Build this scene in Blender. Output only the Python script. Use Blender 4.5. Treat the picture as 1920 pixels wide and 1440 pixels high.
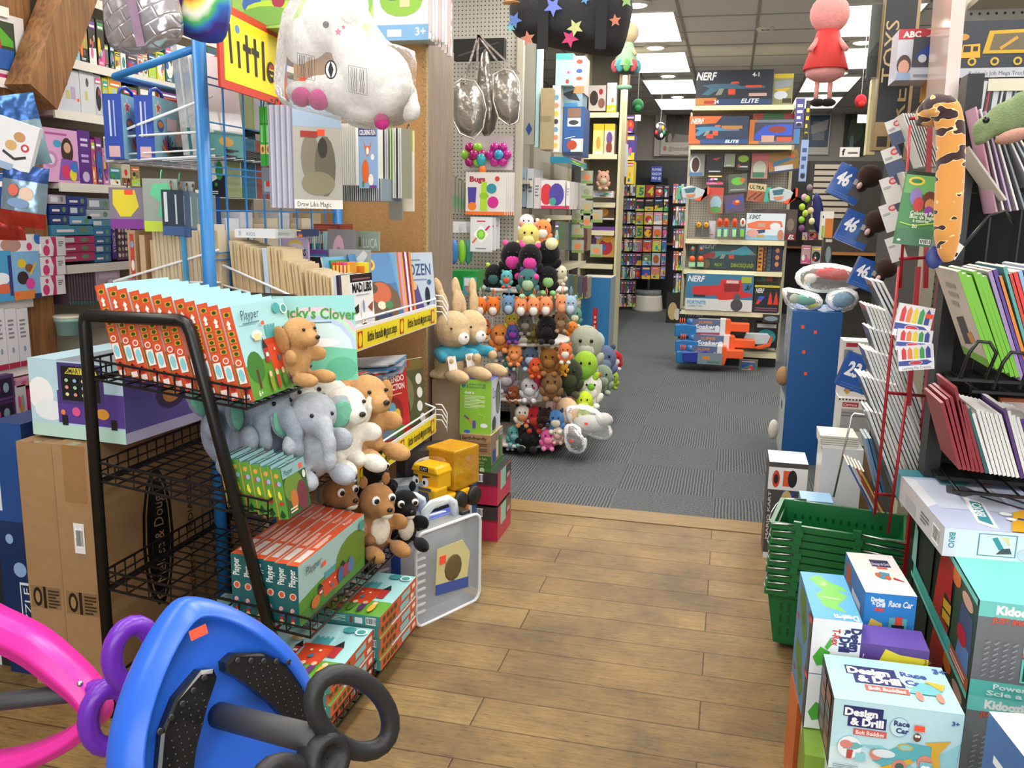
import bpy, bmesh, math, random
from mathutils import Vector, Matrix, Euler
PI=math.pi; R_=math.radians
for o in list(bpy.data.objects): bpy.data.objects.remove(o)
S=bpy.context.scene; COL=S.collection
# ---------------- camera, world, exposure ----------------
FPX=1650.; HC=1.42
cam=bpy.data.cameras.new('camera'); camo=bpy.data.objects.new('camera',cam); COL.objects.link(camo)
cam.sensor_width=36; cam.lens=36*FPX/1920; cam.clip_start=.02; cam.clip_end=100
CR=(Matrix.Rotation(R_(13.6),3,'Z')@Matrix.Rotation(PI/2-R_(10.9),3,'X')@Matrix.Rotation(R_(1.1),3,'Z'))
camo.matrix_world=Matrix.Translation((0,0,HC))@CR.to_4x4(); S.camera=camo
CP=Vector((0,0,HC))
def ray(x,y): return CR@Vector(((x-960)/FPX,-(y-720)/FPX,-1))
def QX(x,y,X): d=ray(x,y); return CP+d*(X/d.x)
def QY(x,y,Y): d=ray(x,y); return CP+d*(Y/d.y)
def QZ(x,y,Z): d=ray(x,y); return CP+d*((Z-HC)/d.z)
S.view_settings.view_transform='Standard'; S.view_settings.look='None'; S.view_settings.gamma=1
S.view_settings.use_curve_mapping=False; S.view_settings.exposure=-0.2
w=bpy.data.worlds.new('daylight'); S.world=w; w.use_nodes=True
w.node_tree.nodes['Background'].inputs[0].default_value=(.93,.96,1,1); w.node_tree.nodes['Background'].inputs[1].default_value=.3
def area(name,loc,sx,sy,power,rot=(0,0,0),col=(1,.97,.92)):
    l=bpy.data.lights.new(name,'AREA'); l.shape='RECTANGLE'; l.size=sx; l.size_y=sy; l.energy=power; l.color=col
    o=bpy.data.objects.new(name,l); o.location=loc; o.rotation_euler=rot; COL.objects.link(o); return o
# ---------------- materials ----------------
def lin(h):
    h=h.lstrip('#')
    if len(h)==3: h=''.join(c*2 for c in h)
    v=[int(h[i:i+2],16)/255 for i in (0,2,4)]
    return tuple((c/12.92 if c<=.04045 else ((c+.055)/1.055)**2.4) for c in v)+(1,)
KIND={'card':(.38,0,.03,60,0),'gloss':(.12,0,.0,40,0),'matte':(.85,0,.05,40,.05),'plush':(1,0,.16,90,.6),'plas':(.3,0,.02,20,0),
 'metal':(.28,1,.05,20,0),'kraft':(.75,0,.09,30,.08),'paint':(.35,0,.03,20,.02),'foil':(.22,.6,.12,25,.4),'cloth':(.7,0,.1,60,.3),'rub':(.5,0,.04,80,.1)}
_M={}
def M(spec):
    if spec in _M: return _M[spec]
    if ':' not in spec: spec2='card:'+spec
    else: spec2=spec
    k,c=spec2.split(':')[:2]
    m=bpy.data.materials.new(k+'_'+c.strip('#')); m.use_nodes=True; nt=m.node_tree; N=nt.nodes; L=nt.links
    b=N['Principled BSDF']; out=N['Material Output']; col=lin(c)
    if k=='emit':
        b.inputs['Base Color'].default_value=col; b.inputs['Emission Color'].default_value=col
        b.inputs['Emission Strength'].default_value=float(spec2.split(':')[2]); _M[spec]=m; return m
    if k in('clear','haze'):
        a=float(spec2.split(':')[2]) if spec2.count(':')>1 else .12
        tr=N.new('ShaderNodeBsdfTransparent'); mx=N.new('ShaderNodeMixShader'); fr=N.new('ShaderNodeFresnel'); fr.inputs[0].default_value=1.45
        b.inputs['Base Color'].default_value=col; b.inputs['Roughness'].default_value=.12
        nz=N.new('ShaderNodeTexNoise'); nz.inputs['Scale'].default_value=22; nz.inputs['Detail'].default_value=3
        bp=N.new('ShaderNodeBump'); bp.inputs['Strength'].default_value=.7; bp.inputs['Distance'].default_value=.02
        tc=N.new('ShaderNodeTexCoord'); L.new(tc.outputs['Object'],nz.inputs['Vector']); L.new(nz.outputs['Fac'],bp.inputs['Height'])
        if k=='clear': L.new(bp.outputs[0],b.inputs['Normal']); L.new(bp.outputs[0],fr.inputs['Normal'])
        ad=N.new('ShaderNodeMath'); ad.operation='ADD'; ad.inputs[1].default_value=a; ad.use_clamp=True
        L.new(fr.outputs[0],ad.inputs[0]); L.new(ad.outputs[0],mx.inputs[0]); L.new(tr.outputs[0],mx.inputs[1]); L.new(b.outputs[0],mx.inputs[2])
        L.new(mx.outputs[0],out.inputs[0]); _M[spec]=m; return m
    ro,me,va,sc,bu=KIND[k]
    b.inputs['Roughness'].default_value=ro; b.inputs['Metallic'].default_value=me
    tc=N.new('ShaderNodeTexCoord'); nz=N.new('ShaderNodeTexNoise'); nz.inputs['Scale'].default_value=sc; nz.inputs['Detail'].default_value=3
    L.new(tc.outputs['Object'],nz.inputs['Vector'])
    if va:
        mx=N.new('ShaderNodeMix'); mx.data_type='RGBA'; mx.inputs[6].default_value=tuple(min(1,x*(1-va*1.6)) for x in col[:3])+(1,)
        mx.inputs[7].default_value=tuple(min(1,x*(1+va)+va*.02) for x in col[:3])+(1,)
        L.new(nz.outputs['Fac'],mx.inputs[0]); L.new(mx.outputs[2],b.inputs['Base Color'])
    else: b.inputs['Base Color'].default_value=col
    if bu:
        bp=N.new('ShaderNodeBump'); bp.inputs['Strength'].default_value=bu; bp.inputs['Distance'].default_value=.004
        n2=N.new('ShaderNodeTexNoise'); n2.inputs['Scale'].default_value=sc*3 if k!='foil' else 14; n2.inputs['Detail'].default_value=2
        L.new(tc.outputs['Object'],n2.inputs['Vector']); L.new(n2.outputs['Fac'],bp.inputs['Height']); L.new(bp.outputs[0],b.inputs['Normal'])
        if k=='foil': bp.inputs['Distance'].default_value=.03
    if k=='plush': b.inputs['Sheen Weight'].default_value=.12; b.inputs['Specular IOR Level'].default_value=.1
    _M[spec]=m; return m
# ---------------- text ----------------
_T={}
def text_mesh(s,bold=0.0,shear=0.0):
    k=(s,bold,shear)
    if k in _T: return _T[k]
    c=bpy.data.curves.new('t','FONT'); c.body=s; c.resolution_u=2; c.offset=bold; c.shear=shear; c.size=1
    o=bpy.data.objects.new('t',c); COL.objects.link(o); bpy.context.view_layer.update()
    me=bpy.data.meshes.new_from_object(o); vs=[v.co.copy() for v in me.vertices]; fs=[tuple(p.vertices) for p in me.polygons]
    bpy.data.objects.remove(o); bpy.data.curves.remove(c); bpy.data.meshes.remove(me)
    if vs:
        x0=min(v.x for v in vs); x1=max(v.x for v in vs)
        vs=[((v.x-x0)/.7,v.y/.7) for v in vs]; w_=(x1-x0)/.7
    else: w_=1
    _T[k]=(vs,fs,w_); return _T[k]
def clip01(pts):
    for ax,lim,sg in ((0,0,1),(0,1,-1),(1,0,1),(1,1,-1)):
        out=[]; n=len(pts)
        for i in range(n):
            a,b=pts[i-1],pts[i]; da=(a[ax]-lim)*sg; db=(b[ax]-lim)*sg
            if (da<0)!=(db<0): t=da/(da-db); out.append((a[0]+(b[0]-a[0])*t,a[1]+(b[1]-a[1])*t))
            if db>=0: out.append(b)
        pts=out
        if len(pts)<3: return []
    return pts
# ---------------- mesh builder ----------------
class MB:
    def __init__(s): s.v=[]; s.f=[]; s.m=[]; s.sm=[]; s.mats=[]; s.T=Matrix.Identity(4)
    def mi(s,c):
        if c not in s.mats: s.mats.append(c)
        return s.mats.index(c)
    def add(s,vs,fs,c,smooth=False):
        b=len(s.v); s.v+=[tuple(s.T@Vector(v)) for v in vs]; k=s.mi(c)
        for f in fs: s.f.append(tuple(b+i for i in f)); s.m.append(k); s.sm.append(smooth)
        return s
    def box(s,x0,x1,y0,y1,z0,z1,c):
        return s.add([(x0,y0,z0),(x1,y0,z0),(x1,y1,z0),(x0,y1,z0),(x0,y0,z1),(x1,y0,z1),(x1,y1,z1),(x0,y1,z1)],
          [(0,3,2,1),(4,5,6,7),(0,1,5,4),(1,2,6,5),(2,3,7,6),(3,0,4,7)],c)
    def tube(s,pts,r,c,n=6,closed=False,smooth=True,rs=None):
        P=[Vector(p) for p in pts]; vs=[]; fs=[]; m=len(P); pu=None
        for i,p in enumerate(P):
            if closed: t=P[(i+1)%m]-P[i-1]
            else: t=P[min(i+1,m-1)]-P[max(i-1,0)]
            t=t.normalized() if t.length>1e-9 else Vector((0,0,1))
            if pu is None: pu=Vector((0,0,1)) if abs(t.z)<.9 else Vector((1,0,0))
            a=(pu-t*pu.dot(t))
            a=a.normalized() if a.length>1e-6 else t.orthogonal().normalized()
            b=t.cross(a); pu=a; rr=rs[i] if rs else r
            for j in range(n):
                an=2*PI*(j+.5)/n; vs.append(p+a*math.cos(an)*rr+b*math.sin(an)*rr)
        K=m if closed else m-1
        for i in range(K):
            for j in range(n):
                a0=i*n+j; a1=i*n+(j+1)%n; b0=((i+1)%m)*n+j; b1=((i+1)%m)*n+(j+1)%n; fs.append((a0,b0,b1,a1))
        if not closed: fs.append(tuple(range(n))); fs.append(tuple(reversed(range((m-1)*n,m*n))))
        return s.add(vs,fs,c,smooth and n>4)
    def rod(s,a,b,r,c,n=4): return s.tube([a,b],r,c,n)
    def ell(s,c0,r,c,n=12,rot=None,sm=True):
        if not hasattr(r,'__len__'): r=(r,r,r)
        vs=[];fs=[];m=max(5,n*2//3); Rm=Euler(rot).to_matrix() if rot else Matrix.Identity(3); c0=Vector(c0)
        for i in range(1,m):
            th=PI*i/m
            for j in range(n):
                ph=2*PI*j/n; vs.append(c0+Rm@Vector((r[0]*math.sin(th)*math.cos(ph),r[1]*math.sin(th)*math.sin(ph),r[2]*math.cos(th))))
        t=len(vs); vs.append(c0+Rm@Vector((0,0,r[2]))); vs.append(c0+Rm@Vector((0,0,-r[2])))
        for i in range(m-2):
            for j in range(n): fs.append((i*n+j,(i+1)*n+j,(i+1)*n+(j+1)%n,i*n+(j+1)%n))
        for j in range(n): fs.append((t,j,(j+1)%n)); fs.append((t+1,(m-2)*n+(j+1)%n,(m-2)*n+j))
        return s.add(vs,fs,c,sm)
    def lathe(s,prof,c,n=20,cx=0,cy=0,cap=True):
        vs=[];fs=[];m=len(prof)
        for r,z in prof:
            for j in range(n): a=2*PI*j/n; vs.append((cx+r*math.cos(a),cy+r*math.sin(a),z))
        for i in range(m-1):
            for j in range(n): fs.append((i*n+j,i*n+(j+1)%n,(i+1)*n+(j+1)%n,(i+1)*n+j))
        if cap: fs.append(tuple(reversed(range(n)))); fs.append(tuple(range((m-1)*n,m*n)))
        return s.add(vs,fs,c,True)
    def prism(s,pts,y0,y1,c):  # pts in xz, extruded in y
        n=len(pts); vs=[(x,y0,z) for x,z in pts]+[(x,y1,z) for x,z in pts]
        fs=[tuple(range(n)),tuple(reversed(range(n,2*n)))]+[(i,i+n,(i+1)%n+n,(i+1)%n) for i in range(n)]
        return s.add(vs,fs,c)
    def art(s,O,U,V,items,k0=0):
        O=Vector(O);U=Vector(U);V=Vector(V);Nn=U.cross(V).normalized(); wU=U.length; hV=V.length; u=U/wU; v=V/hV
        for i,it in enumerate(items):
            off=Nn*(.0004+.00025*(i+k0)); q=it[0]
            P=lambda x,y: O+U*x+V*y+off
            def PG(pts,c):
                pts=clip01(pts)
                if pts: s.add([P(*p) for p in pts],[tuple(range(len(pts)))],c)
            if q=='r': _,x0,y0,x1,y1,c=it; s.add([P(x0,y0),P(x1,y0),P(x1,y1),P(x0,y1)],[(0,1,2,3)],c)
            elif q=='e':
                _,x,y,rx,ry,c=it[:6]; n=it[6] if len(it)>6 else 14
                PG([(x+rx*math.cos(2*PI*j/n),y+ry*math.sin(2*PI*j/n)) for j in range(n)],c)
            elif q=='c':  # true circle, radius in fraction of width
                _,x,y,r,c=it[:5]; ry=r*wU/hV; n=14
                PG([(x+r*math.cos(2*PI*j/n),y+ry*math.sin(2*PI*j/n)) for j in range(n)],c)
            elif q=='p': _,pts,c=it; PG(pts,c)
            elif q=='star':
                _,x,y,r,c,a0=it; ry=r*wU/hV
                s.add([P(x,y)]+[P(x+r*(1 if j%2==0 else .45)*math.cos(a0+PI*j/5),y+ry*(1 if j%2==0 else .45)*math.sin(a0+PI*j/5)) for j in range(10)],[(0,j+1,(j+1)%10+1) for j in range(10)],c)
            elif q=='l':
                _,pts,wd,c=it
                for a,b in zip(pts,pts[1:]):
                    A=P(*a);B=P(*b);d=(B-A)
                    if d.length<1e-6: continue
                    d.normalize(); pr=Nn.cross(d)*wd/2*wU
                    s.add([A-pr,B-pr,B+pr,A+pr],[(0,1,2,3)],c)
            elif q=='b':
                _,x,y,w_,h,n,c=it
                for j in range(n):
                    yy=y+h*(n-1-j)/n; ww=w_*(1 if j%3!=2 else .7); s.add([P(x,yy),P(x+ww,yy),P(x+ww,yy+h/n*.5),P(x,yy+h/n*.5)],[(0,1,2,3)],c)
            elif q=='bc':
                _,x,y,w_,h,c=it; s.add([P(x,y),P(x+w_,y),P(x+w_,y+h),P(x,y+h)],[(0,1,2,3)],'#ffffff')
                rg=random.Random(5); xx=.08
                while xx<.9:
                    t=rg.choice((.03,.05,.08)); a=x+w_*xx; b=x+w_*(xx+t); s.add([P(a,y+.12*h)+Nn*.0002,P(b,y+.12*h)+Nn*.0002,P(b,y+.9*h)+Nn*.0002,P(a,y+.9*h)+Nn*.0002],[(0,1,2,3)],c); xx+=t+rg.choice((.03,.05))
            elif q=='t':
                _,tx,x,y,h,c=it[:6]; o=it[6] if len(it)>6 else {}
                vs,fs,tw=text_mesh(tx,o.get('b',.0),o.get('s',0)); rot=o.get('r',0)
                hh=h*(hV if rot in(0,180) else wU) ; hs=hh
                W=o.get('w'); sx=hh
                if W:
                    W=W*(wU if rot in (0,180) else hV); sx=W/tw if (o.get('fit') or tw*hh>W) else hh
                ca,sa=math.cos(R_(rot)),math.sin(R_(rot)); al=o.get('a','l'); dx={'l':0,'c':-tw*sx/2,'r':-tw*sx}[al]
                base=O+U*x+V*y+off
                s.add([base+u*((a*sx+dx)*ca-b*hs*sa)+v*((a*sx+dx)*sa+b*hs*ca) for a,b in vs],fs,c)
        return s
    def build(s,name,parent=None,loc=None,rot=None,bev=0,sub=0,remesh=0):
        me=bpy.data.meshes.new(name); me.from_pydata(s.v,[],s.f); me.polygons.foreach_set('material_index',s.m); me.polygons.foreach_set('use_smooth',s.sm)
        for c in s.mats: me.materials.append(M(c))
        me.update(); o=bpy.data.objects.new(name,me); COL.objects.link(o)
        if parent: o.parent=parent
        if loc is not None: o.location=loc
        if rot is not None: o.rotation_euler=rot
        if remesh:
            m=o.modifiers.new('r','REMESH'); m.mode='VOXEL'; m.voxel_size=remesh; m.use_smooth_shade=True
            m2=o.modifiers.new('s','SMOOTH'); m2.iterations=5; m2.factor=.6
        if bev: m=o.modifiers.new('b','BEVEL'); m.width=bev; m.segments=2; m.limit_method='ANGLE'
        if sub: m=o.modifiers.new('s','SUBSURF'); m.levels=sub; m.render_levels=sub
        return o
def tag(o,label,cat,group=None,kind=None):
    o['label']=label; o['category']=cat
    if group: o['group']=group
    if kind: o['kind']=kind
    return o
def thing(name,label,cat,loc=(0,0,0),rot=(0,0,0),group=None):
    o=bpy.data.objects.new(name,None); COL.objects.link(o); o.location=loc; o.rotation_euler=rot; o.empty_display_size=.05
    return tag(o,label,cat,group)
def struct(o): o['kind']='structure'; return o
def kids(o): return [c for c in bpy.data.objects if c.parent==o]
_KC={}
def dup(o,loc=None,rot=None,label=None,parent=None):
    c=o.copy(); COL.objects.link(c); c.parent=parent
    if loc is not None: c.location=loc
    if rot is not None: c.rotation_euler=rot
    if label: c['label']=label
    if o.name not in _KC: _KC[o.name]=kids(o)
    for k in list(_KC[o.name]): dup(k,parent=c)
    return c
ORD=['first','second','third','fourth','fifth','sixth','seventh','eighth','ninth','tenth','eleventh','twelfth','thirteenth','fourteenth','fifteenth','sixteenth','seventeenth','eighteenth','nineteenth','twentieth']
ORD+=['twenty-'+x for x in ORD[:9]]+['thirtieth']+['thirty-'+x for x in ORD[:9]]
# ---------------- boxed goods ----------------
def pkg_mb(w,d,h,cols,art=None,mb=None):
    """closed box, origin bottom centre; F -y, K +y, L -x, R +x, T top, B bottom"""
    mb=mb or MB(); g=lambda k: cols.get(k,cols.get('*','#ffffff')) if isinstance(cols,dict) else cols
    x0,x1,y0,y1=-w/2,w/2,-d/2,d/2
    v=[(x0,y0,0),(x1,y0,0),(x1,y1,0),(x0,y1,0),(x0,y0,h),(x1,y0,h),(x1,y1,h),(x0,y1,h)]
    for f,k in (((0,3,2,1),'B'),((4,5,6,7),'T'),((0,1,5,4),'F'),((1,2,6,5),'R'),((2,3,7,6),'K'),((3,0,4,7),'L')): mb.add([v[i] for i in f],[(0,1,2,3)],g(k))
    fr={'F':((x0,y0,0),(w,0,0),(0,0,h)),'R':((x1,y0,0),(0,d,0),(0,0,h)),'K':((x1,y1,0),(-w,0,0),(0,0,h)),'L':((x0,y1,0),(0,-d,0),(0,0,h)),'T':((x0,y0,h),(w,0,0),(0,d,0)),'B':((x0,y1,0),(w,0,0),(0,-d,0))}
    for k,it in (art or {}).items(): mb.art(*fr[k],it)
    return mb
def pkg(name,label,w,d,h,cols,art=None,loc=(0,0,0),rot=(0,0,0),group=None,cat='box'):
    if not hasattr(rot,'__len__'): rot=(0,0,rot)
    o=pkg_mb(w,d,h,cols,art).build(name,None,loc,rot); return tag(o,label,cat,group)
PAL=['#d8342c','#2a5fb0','#f2c521','#3f9a46','#e8772a','#7a3f98','#2fa6b5','#f4f1e8','#1c2230','#e05c96','#b9d84a','#8a5a3a','#9fc9e8']
def cover(rg,bg=None,pal=PAL,title='#ffffff'):
    c=lambda: rg.choice(pal); A=[('r',0,0,1,1,bg or c())]
    k=rg.random()
    if k<.35: A.append(('r',0,0,1,rg.uniform(.15,.35),c()))
    elif k<.6: A.append(('p',[(0,0),(1,0),(1,rg.uniform(.2,.5)),(0,rg.uniform(.1,.4))],c()))
    else: A.append(('e',.5,.42,.42,.3,c()))
    for _ in range(rg.randint(3,5)):
        x,y=rg.uniform(.2,.8),rg.uniform(.12,.62); r=rg.uniform(.06,.2); q=rg.random()
        if q<.6: A.append(('e',x,y,r,r*rg.uniform(.5,1.2),c(),10))
        else: A.append(('p',[(x-r,y-r*.6),(x+r,y-r*.4),(x+r*.5,y+r*.7),(x-r*.6,y+r*.5)],c()))
    A.append(('r',.08,.78,.92,.93,c())); A.append(('b',.14,.81,.7,.09,1,title)); A.append(('b',.15,.05,.5,.06,2,title))
    return A
def book_mb(rg,w=.19,h=.26,t=.008,front=None,spine='#ffffff',pages='#efece2',back=None,art=None,soft=True):
    # cover faces -y, spine at -x
    return pkg_mb(w,t,h,{'F':front or rg.choice(PAL),'K':back or rg.choice(PAL),'L':spine,'R':pages,'T':pages,'B':pages},{'F':art} if art else None)
# ---------------- big lights: the shop's fluorescent panels and the shop window behind the camera ----------------
for y in (-.6,.93,2.46,3.99,5.52,7.05+.87,9.6,11.3):
    for x in (-.83,1.0,-2.6,2.6):
        if abs(x)>2 and y>9: continue
        area('panel_light',(x,y,2.985),.56,1.15,21 if y<4.2 else 25)
area('shop_window_daylight',(.3,-2.6,1.6),3.6,2.0,115,(R_(100),0,0),(.92,.96,1))
# ---------------- special materials ----------------
def wood_floor():
    m=bpy.data.materials.new('old_plank_floor'); m.use_nodes=True; nt=m.node_tree; N=nt.nodes; L=nt.links; b=N['Principled BSDF']
    tc=N.new('ShaderNodeTexCoord'); br=N.new('ShaderNodeTexBrick'); br.offset=.37; br.inputs['Scale'].default_value=1
    br.inputs['Brick Width'].default_value=1.7; br.inputs['Row Height'].default_value=.155; br.inputs['Mortar Size'].default_value=.0022; br.inputs['Mortar Smooth'].default_value=.3
    br.inputs['Color1'].default_value=lin('#927547'); br.inputs['Color2'].default_value=lin('#ab8e59'); br.inputs['Mortar'].default_value=lin('#5a4028'); br.inputs['Bias'].default_value=-.1
    L.new(tc.outputs['Object'],br.inputs['Vector'])
    mp=N.new('ShaderNodeMapping'); mp.inputs['Scale'].default_value=(2.6,46,1); L.new(tc.outputs['Object'],mp.inputs['Vector'])
    nz=N.new('ShaderNodeTexNoise'); nz.inputs['Scale'].default_value=2.2; nz.inputs['Detail'].default_value=9; nz.inputs['Roughness'].default_value=.72; nz.inputs['Distortion'].default_value=.5; L.new(mp.outputs[0],nz.inputs['Vector'])
    r1=N.new('ShaderNodeValToRGB'); r1.color_ramp.elements[0].position=.34; r1.color_ramp.elements[0].color=(.45,.42,.38,1); r1.color_ramp.elements[1].position=.58; r1.color_ramp.elements[1].color=(1,1,1,1); L.new(nz.outputs['Fac'],r1.inputs[0])
    mx=N.new('ShaderNodeMix'); mx.data_type='RGBA'; mx.blend_type='MULTIPLY'; mx.inputs[0].default_value=.72; L.new(br.outputs['Color'],mx.inputs[6]); L.new(r1.outputs[0],mx.inputs[7])
    n2=N.new('ShaderNodeTexNoise'); n2.inputs['Scale'].default_value=2.6; n2.inputs['Detail'].default_value=10; n2.inputs['Roughness'].default_value=.72; L.new(tc.outputs['Object'],n2.inputs['Vector'])
    r2=N.new('ShaderNodeValToRGB'); r2.color_ramp.elements[0].position=.36; r2.color_ramp.elements[0].color=(.5,.5,.5,1); r2.color_ramp.elements[1].position=.62; r2.color_ramp.elements[1].color=(1.1,1.06,.95,1); L.new(n2.outputs['Fac'],r2.inputs[0])
    m2=N.new('ShaderNodeMix'); m2.data_type='RGBA'; m2.blend_type='MULTIPLY'; m2.inputs[0].default_value=1; L.new(mx.outputs[2],m2.inputs[6]); L.new(r2.outputs[0],m2.inputs[7])
    # dark wear specks
    mp3=N.new('ShaderNodeMapping'); mp3.inputs['Scale'].default_value=(7,40,1); L.new(tc.outputs['Object'],mp3.inputs['Vector'])
    n3=N.new('ShaderNodeTexNoise'); n3.inputs['Scale'].default_value=3; n3.inputs['Detail'].default_value=8; n3.inputs['Roughness'].default_value=.8; L.new(mp3.outputs[0],n3.inputs['Vector'])
    r3=N.new('ShaderNodeValToRGB'); r3.color_ramp.elements[0].position=.36; r3.color_ramp.elements[0].color=(.2,.17,.15,1); r3.color_ramp.elements[1].position=.46; r3.color_ramp.elements[1].color=(1,1,1,1); L.new(n3.outputs['Fac'],r3.inputs[0])
    m3=N.new('ShaderNodeMix'); m3.data_type='RGBA'; m3.blend_type='MULTIPLY'; m3.inputs[0].default_value=.9; L.new(m2.outputs[2],m3.inputs[6]); L.new(r3.outputs[0],m3.inputs[7])
    L.new(m3.outputs[2],b.inputs['Base Color'])
    rr=N.new('ShaderNodeMapRange'); rr.inputs['To Min'].default_value=.28; rr.inputs['To Max'].default_value=.52; L.new(nz.outputs['Fac'],rr.inputs['Value']); L.new(rr.outputs[0],b.inputs['Roughness'])
    bp=N.new('ShaderNodeBump'); bp.inputs['Strength'].default_value=.8; bp.inputs['Distance'].default_value=.003; ad=N.new('ShaderNodeMath'); ad.operation='SUBTRACT'; L.new(n3.outputs['Fac'],ad.inputs[0]); L.new(br.outputs['Fac'],ad.inputs[1]); L.new(ad.outputs[0],bp.inputs['Height']); L.new(bp.outputs[0],b.inputs['Normal'])
    return m
def carpet_mat():
    m=bpy.data.materials.new('ribbed_carpet_tiles'); m.use_nodes=True; nt=m.node_tree; N=nt.nodes; L=nt.links; b=N['Principled BSDF']
    tc=N.new('ShaderNodeTexCoord'); ck=N.new('ShaderNodeTexChecker'); ck.inputs['Scale'].default_value=2.0; L.new(tc.outputs['Object'],ck.inputs['Vector'])
    sp=N.new('ShaderNodeSeparateXYZ'); L.new(tc.outputs['Object'],sp.inputs[0])
    def wave(o,f):
        a=N.new('ShaderNodeMath'); a.operation='MULTIPLY'; a.inputs[1].default_value=f; L.new(sp.outputs[o],a.inputs[0])
        nz=N.new('ShaderNodeTexNoise'); nz.inputs['Scale'].default_value=9; L.new(tc.outputs['Object'],nz.inputs['Vector'])
        a2=N.new('ShaderNodeMath'); a2.operation='MULTIPLY_ADD'; a2.inputs[1].default_value=3.5; L.new(nz.outputs['Fac'],a2.inputs[0]); L.new(a.outputs[0],a2.inputs[2])
        s_=N.new('ShaderNodeMath'); s_.operation='SINE'; L.new(a2.outputs[0],s_.inputs[0]); return s_
    wx=wave(0,400); wy=wave(1,400)
    mv=N.new('ShaderNodeMix'); mv.data_type='FLOAT'; L.new(ck.outputs['Fac'],mv.inputs[0]); L.new(wx.outputs[0],mv.inputs[2]); L.new(wy.outputs[0],mv.inputs[3])
    n=N.new('ShaderNodeTexNoise'); n.inputs['Scale'].default_value=110; n.inputs['Detail'].default_value=4; L.new(tc.outputs['Object'],n.inputs['Vector'])
    a=N.new('ShaderNodeMath'); a.operation='MULTIPLY_ADD'; a.inputs[1].default_value=.24; L.new(mv.outputs[0],a.inputs[0]); L.new(n.outputs['Fac'],a.inputs[2])
    r=N.new('ShaderNodeValToRGB'); r.color_ramp.elements[0].position=.2; r.color_ramp.elements[0].color=lin('#23282a'); r.color_ramp.elements[1].position=.8; r.color_ramp.elements[1].color=lin('#6e7274'); L.new(a.outputs[0],r.inputs[0])
    L.new(r.outputs[0],b.inputs['Base Color']); b.inputs['Roughness'].default_value=.95
    bp=N.new('ShaderNodeBump'); bp.inputs['Strength'].default_value=.6; bp.inputs['Distance'].default_value=.004; L.new(a.outputs[0],bp.inputs['Height']); L.new(bp.outputs[0],b.inputs['Normal'])
    return m
def grain_mat(name,c1,c2,sc=(18,18,1.2),rough=.55,wave=2.0):
    m=bpy.data.materials.new(name); m.use_nodes=True; nt=m.node_tree; N=nt.nodes; L=nt.links; b=N['Principled BSDF']
    tc=N.new('ShaderNodeTexCoord'); mp=N.new('ShaderNodeMapping'); mp.inputs['Scale'].default_value=sc; L.new(tc.outputs['Object'],mp.inputs['Vector'])
    nz=N.new('ShaderNodeTexNoise'); nz.inputs['Scale'].default_value=wave; nz.inputs['Detail'].default_value=7; nz.inputs['Distortion'].default_value=1.2; L.new(mp.outputs[0],nz.inputs['Vector'])
    r=N.new('ShaderNodeValToRGB'); r.color_ramp.elements[0].position=.35; r.color_ramp.elements[0].color=lin(c1); r.color_ramp.elements[1].position=.65; r.color_ramp.elements[1].color=lin(c2); L.new(nz.outputs['Fac'],r.inputs[0])
    L.new(r.outputs[0],b.inputs['Base Color']); b.inputs['Roughness'].default_value=rough
    return m
def ceil_mat():
    m=grain_mat('ceiling_tile','#eceae4','#f6f4ef',(60,60,60),.9,3); return m
def peg_mat():
    m=bpy.data.materials.new('pegboard'); m.use_nodes=True; nt=m.node_tree; N=nt.nodes; L=nt.links; b=N['Principled BSDF']
    tc=N.new('ShaderNodeTexCoord'); mp=N.new('ShaderNodeMapping'); mp.inputs['Scale'].default_value=(40,0,40); L.new(tc.outputs['Object'],mp.inputs['Vector'])
    fr=N.new('ShaderNodeVectorMath'); fr.operation='FRACTION'; L.new(mp.outputs[0],fr.inputs[0])
    sb=N.new('ShaderNodeVectorMath'); sb.operation='SUBTRACT'; sb.inputs[1].default_value=(.5,0,.5); L.new(fr.outputs[0],sb.inputs[0])
    ln=N.new('ShaderNodeVectorMath'); ln.operation='LENGTH'; L.new(sb.outputs[0],ln.inputs[0])
    g=N.new('ShaderNodeMath'); g.operation='GREATER_THAN'; g.inputs[1].default_value=.17; L.new(ln.outputs['Value'],g.inputs[0])
    mx=N.new('ShaderNodeMix'); mx.data_type='RGBA'; mx.inputs[6].default_value=(.03,.03,.03,1); mx.inputs[7].default_value=lin('#b4b0a4'); L.new(g.outputs[0],mx.inputs[0]); L.new(mx.outputs[2],b.inputs['Base Color']); b.inputs['Roughness'].default_value=.6
    return m
_M['WOODFLOOR']=wood_floor(); _M['CARPET']=carpet_mat(); _M['CEIL']=ceil_mat(); _M['PEG']=peg_mat()
_M['POST']=grain_mat('rough_post','#6a4526','#98693c',(22,22,1.6)); _M['CHIP']=grain_mat('chipboard','#a87a48','#bd8f5c',(90,90,90),.7,2)
_M['CHIPEDGE']=grain_mat('chipboard_edge','#7a5a34','#c9a673',(260,260,260),.8,1); _M['LAM']=grain_mat('brown_laminate','#77695b','#8d7e6e',(30,30,2)); _M['OAK']=grain_mat('oak_strip','#7a5f38','#927546',(2,40,2))
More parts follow.
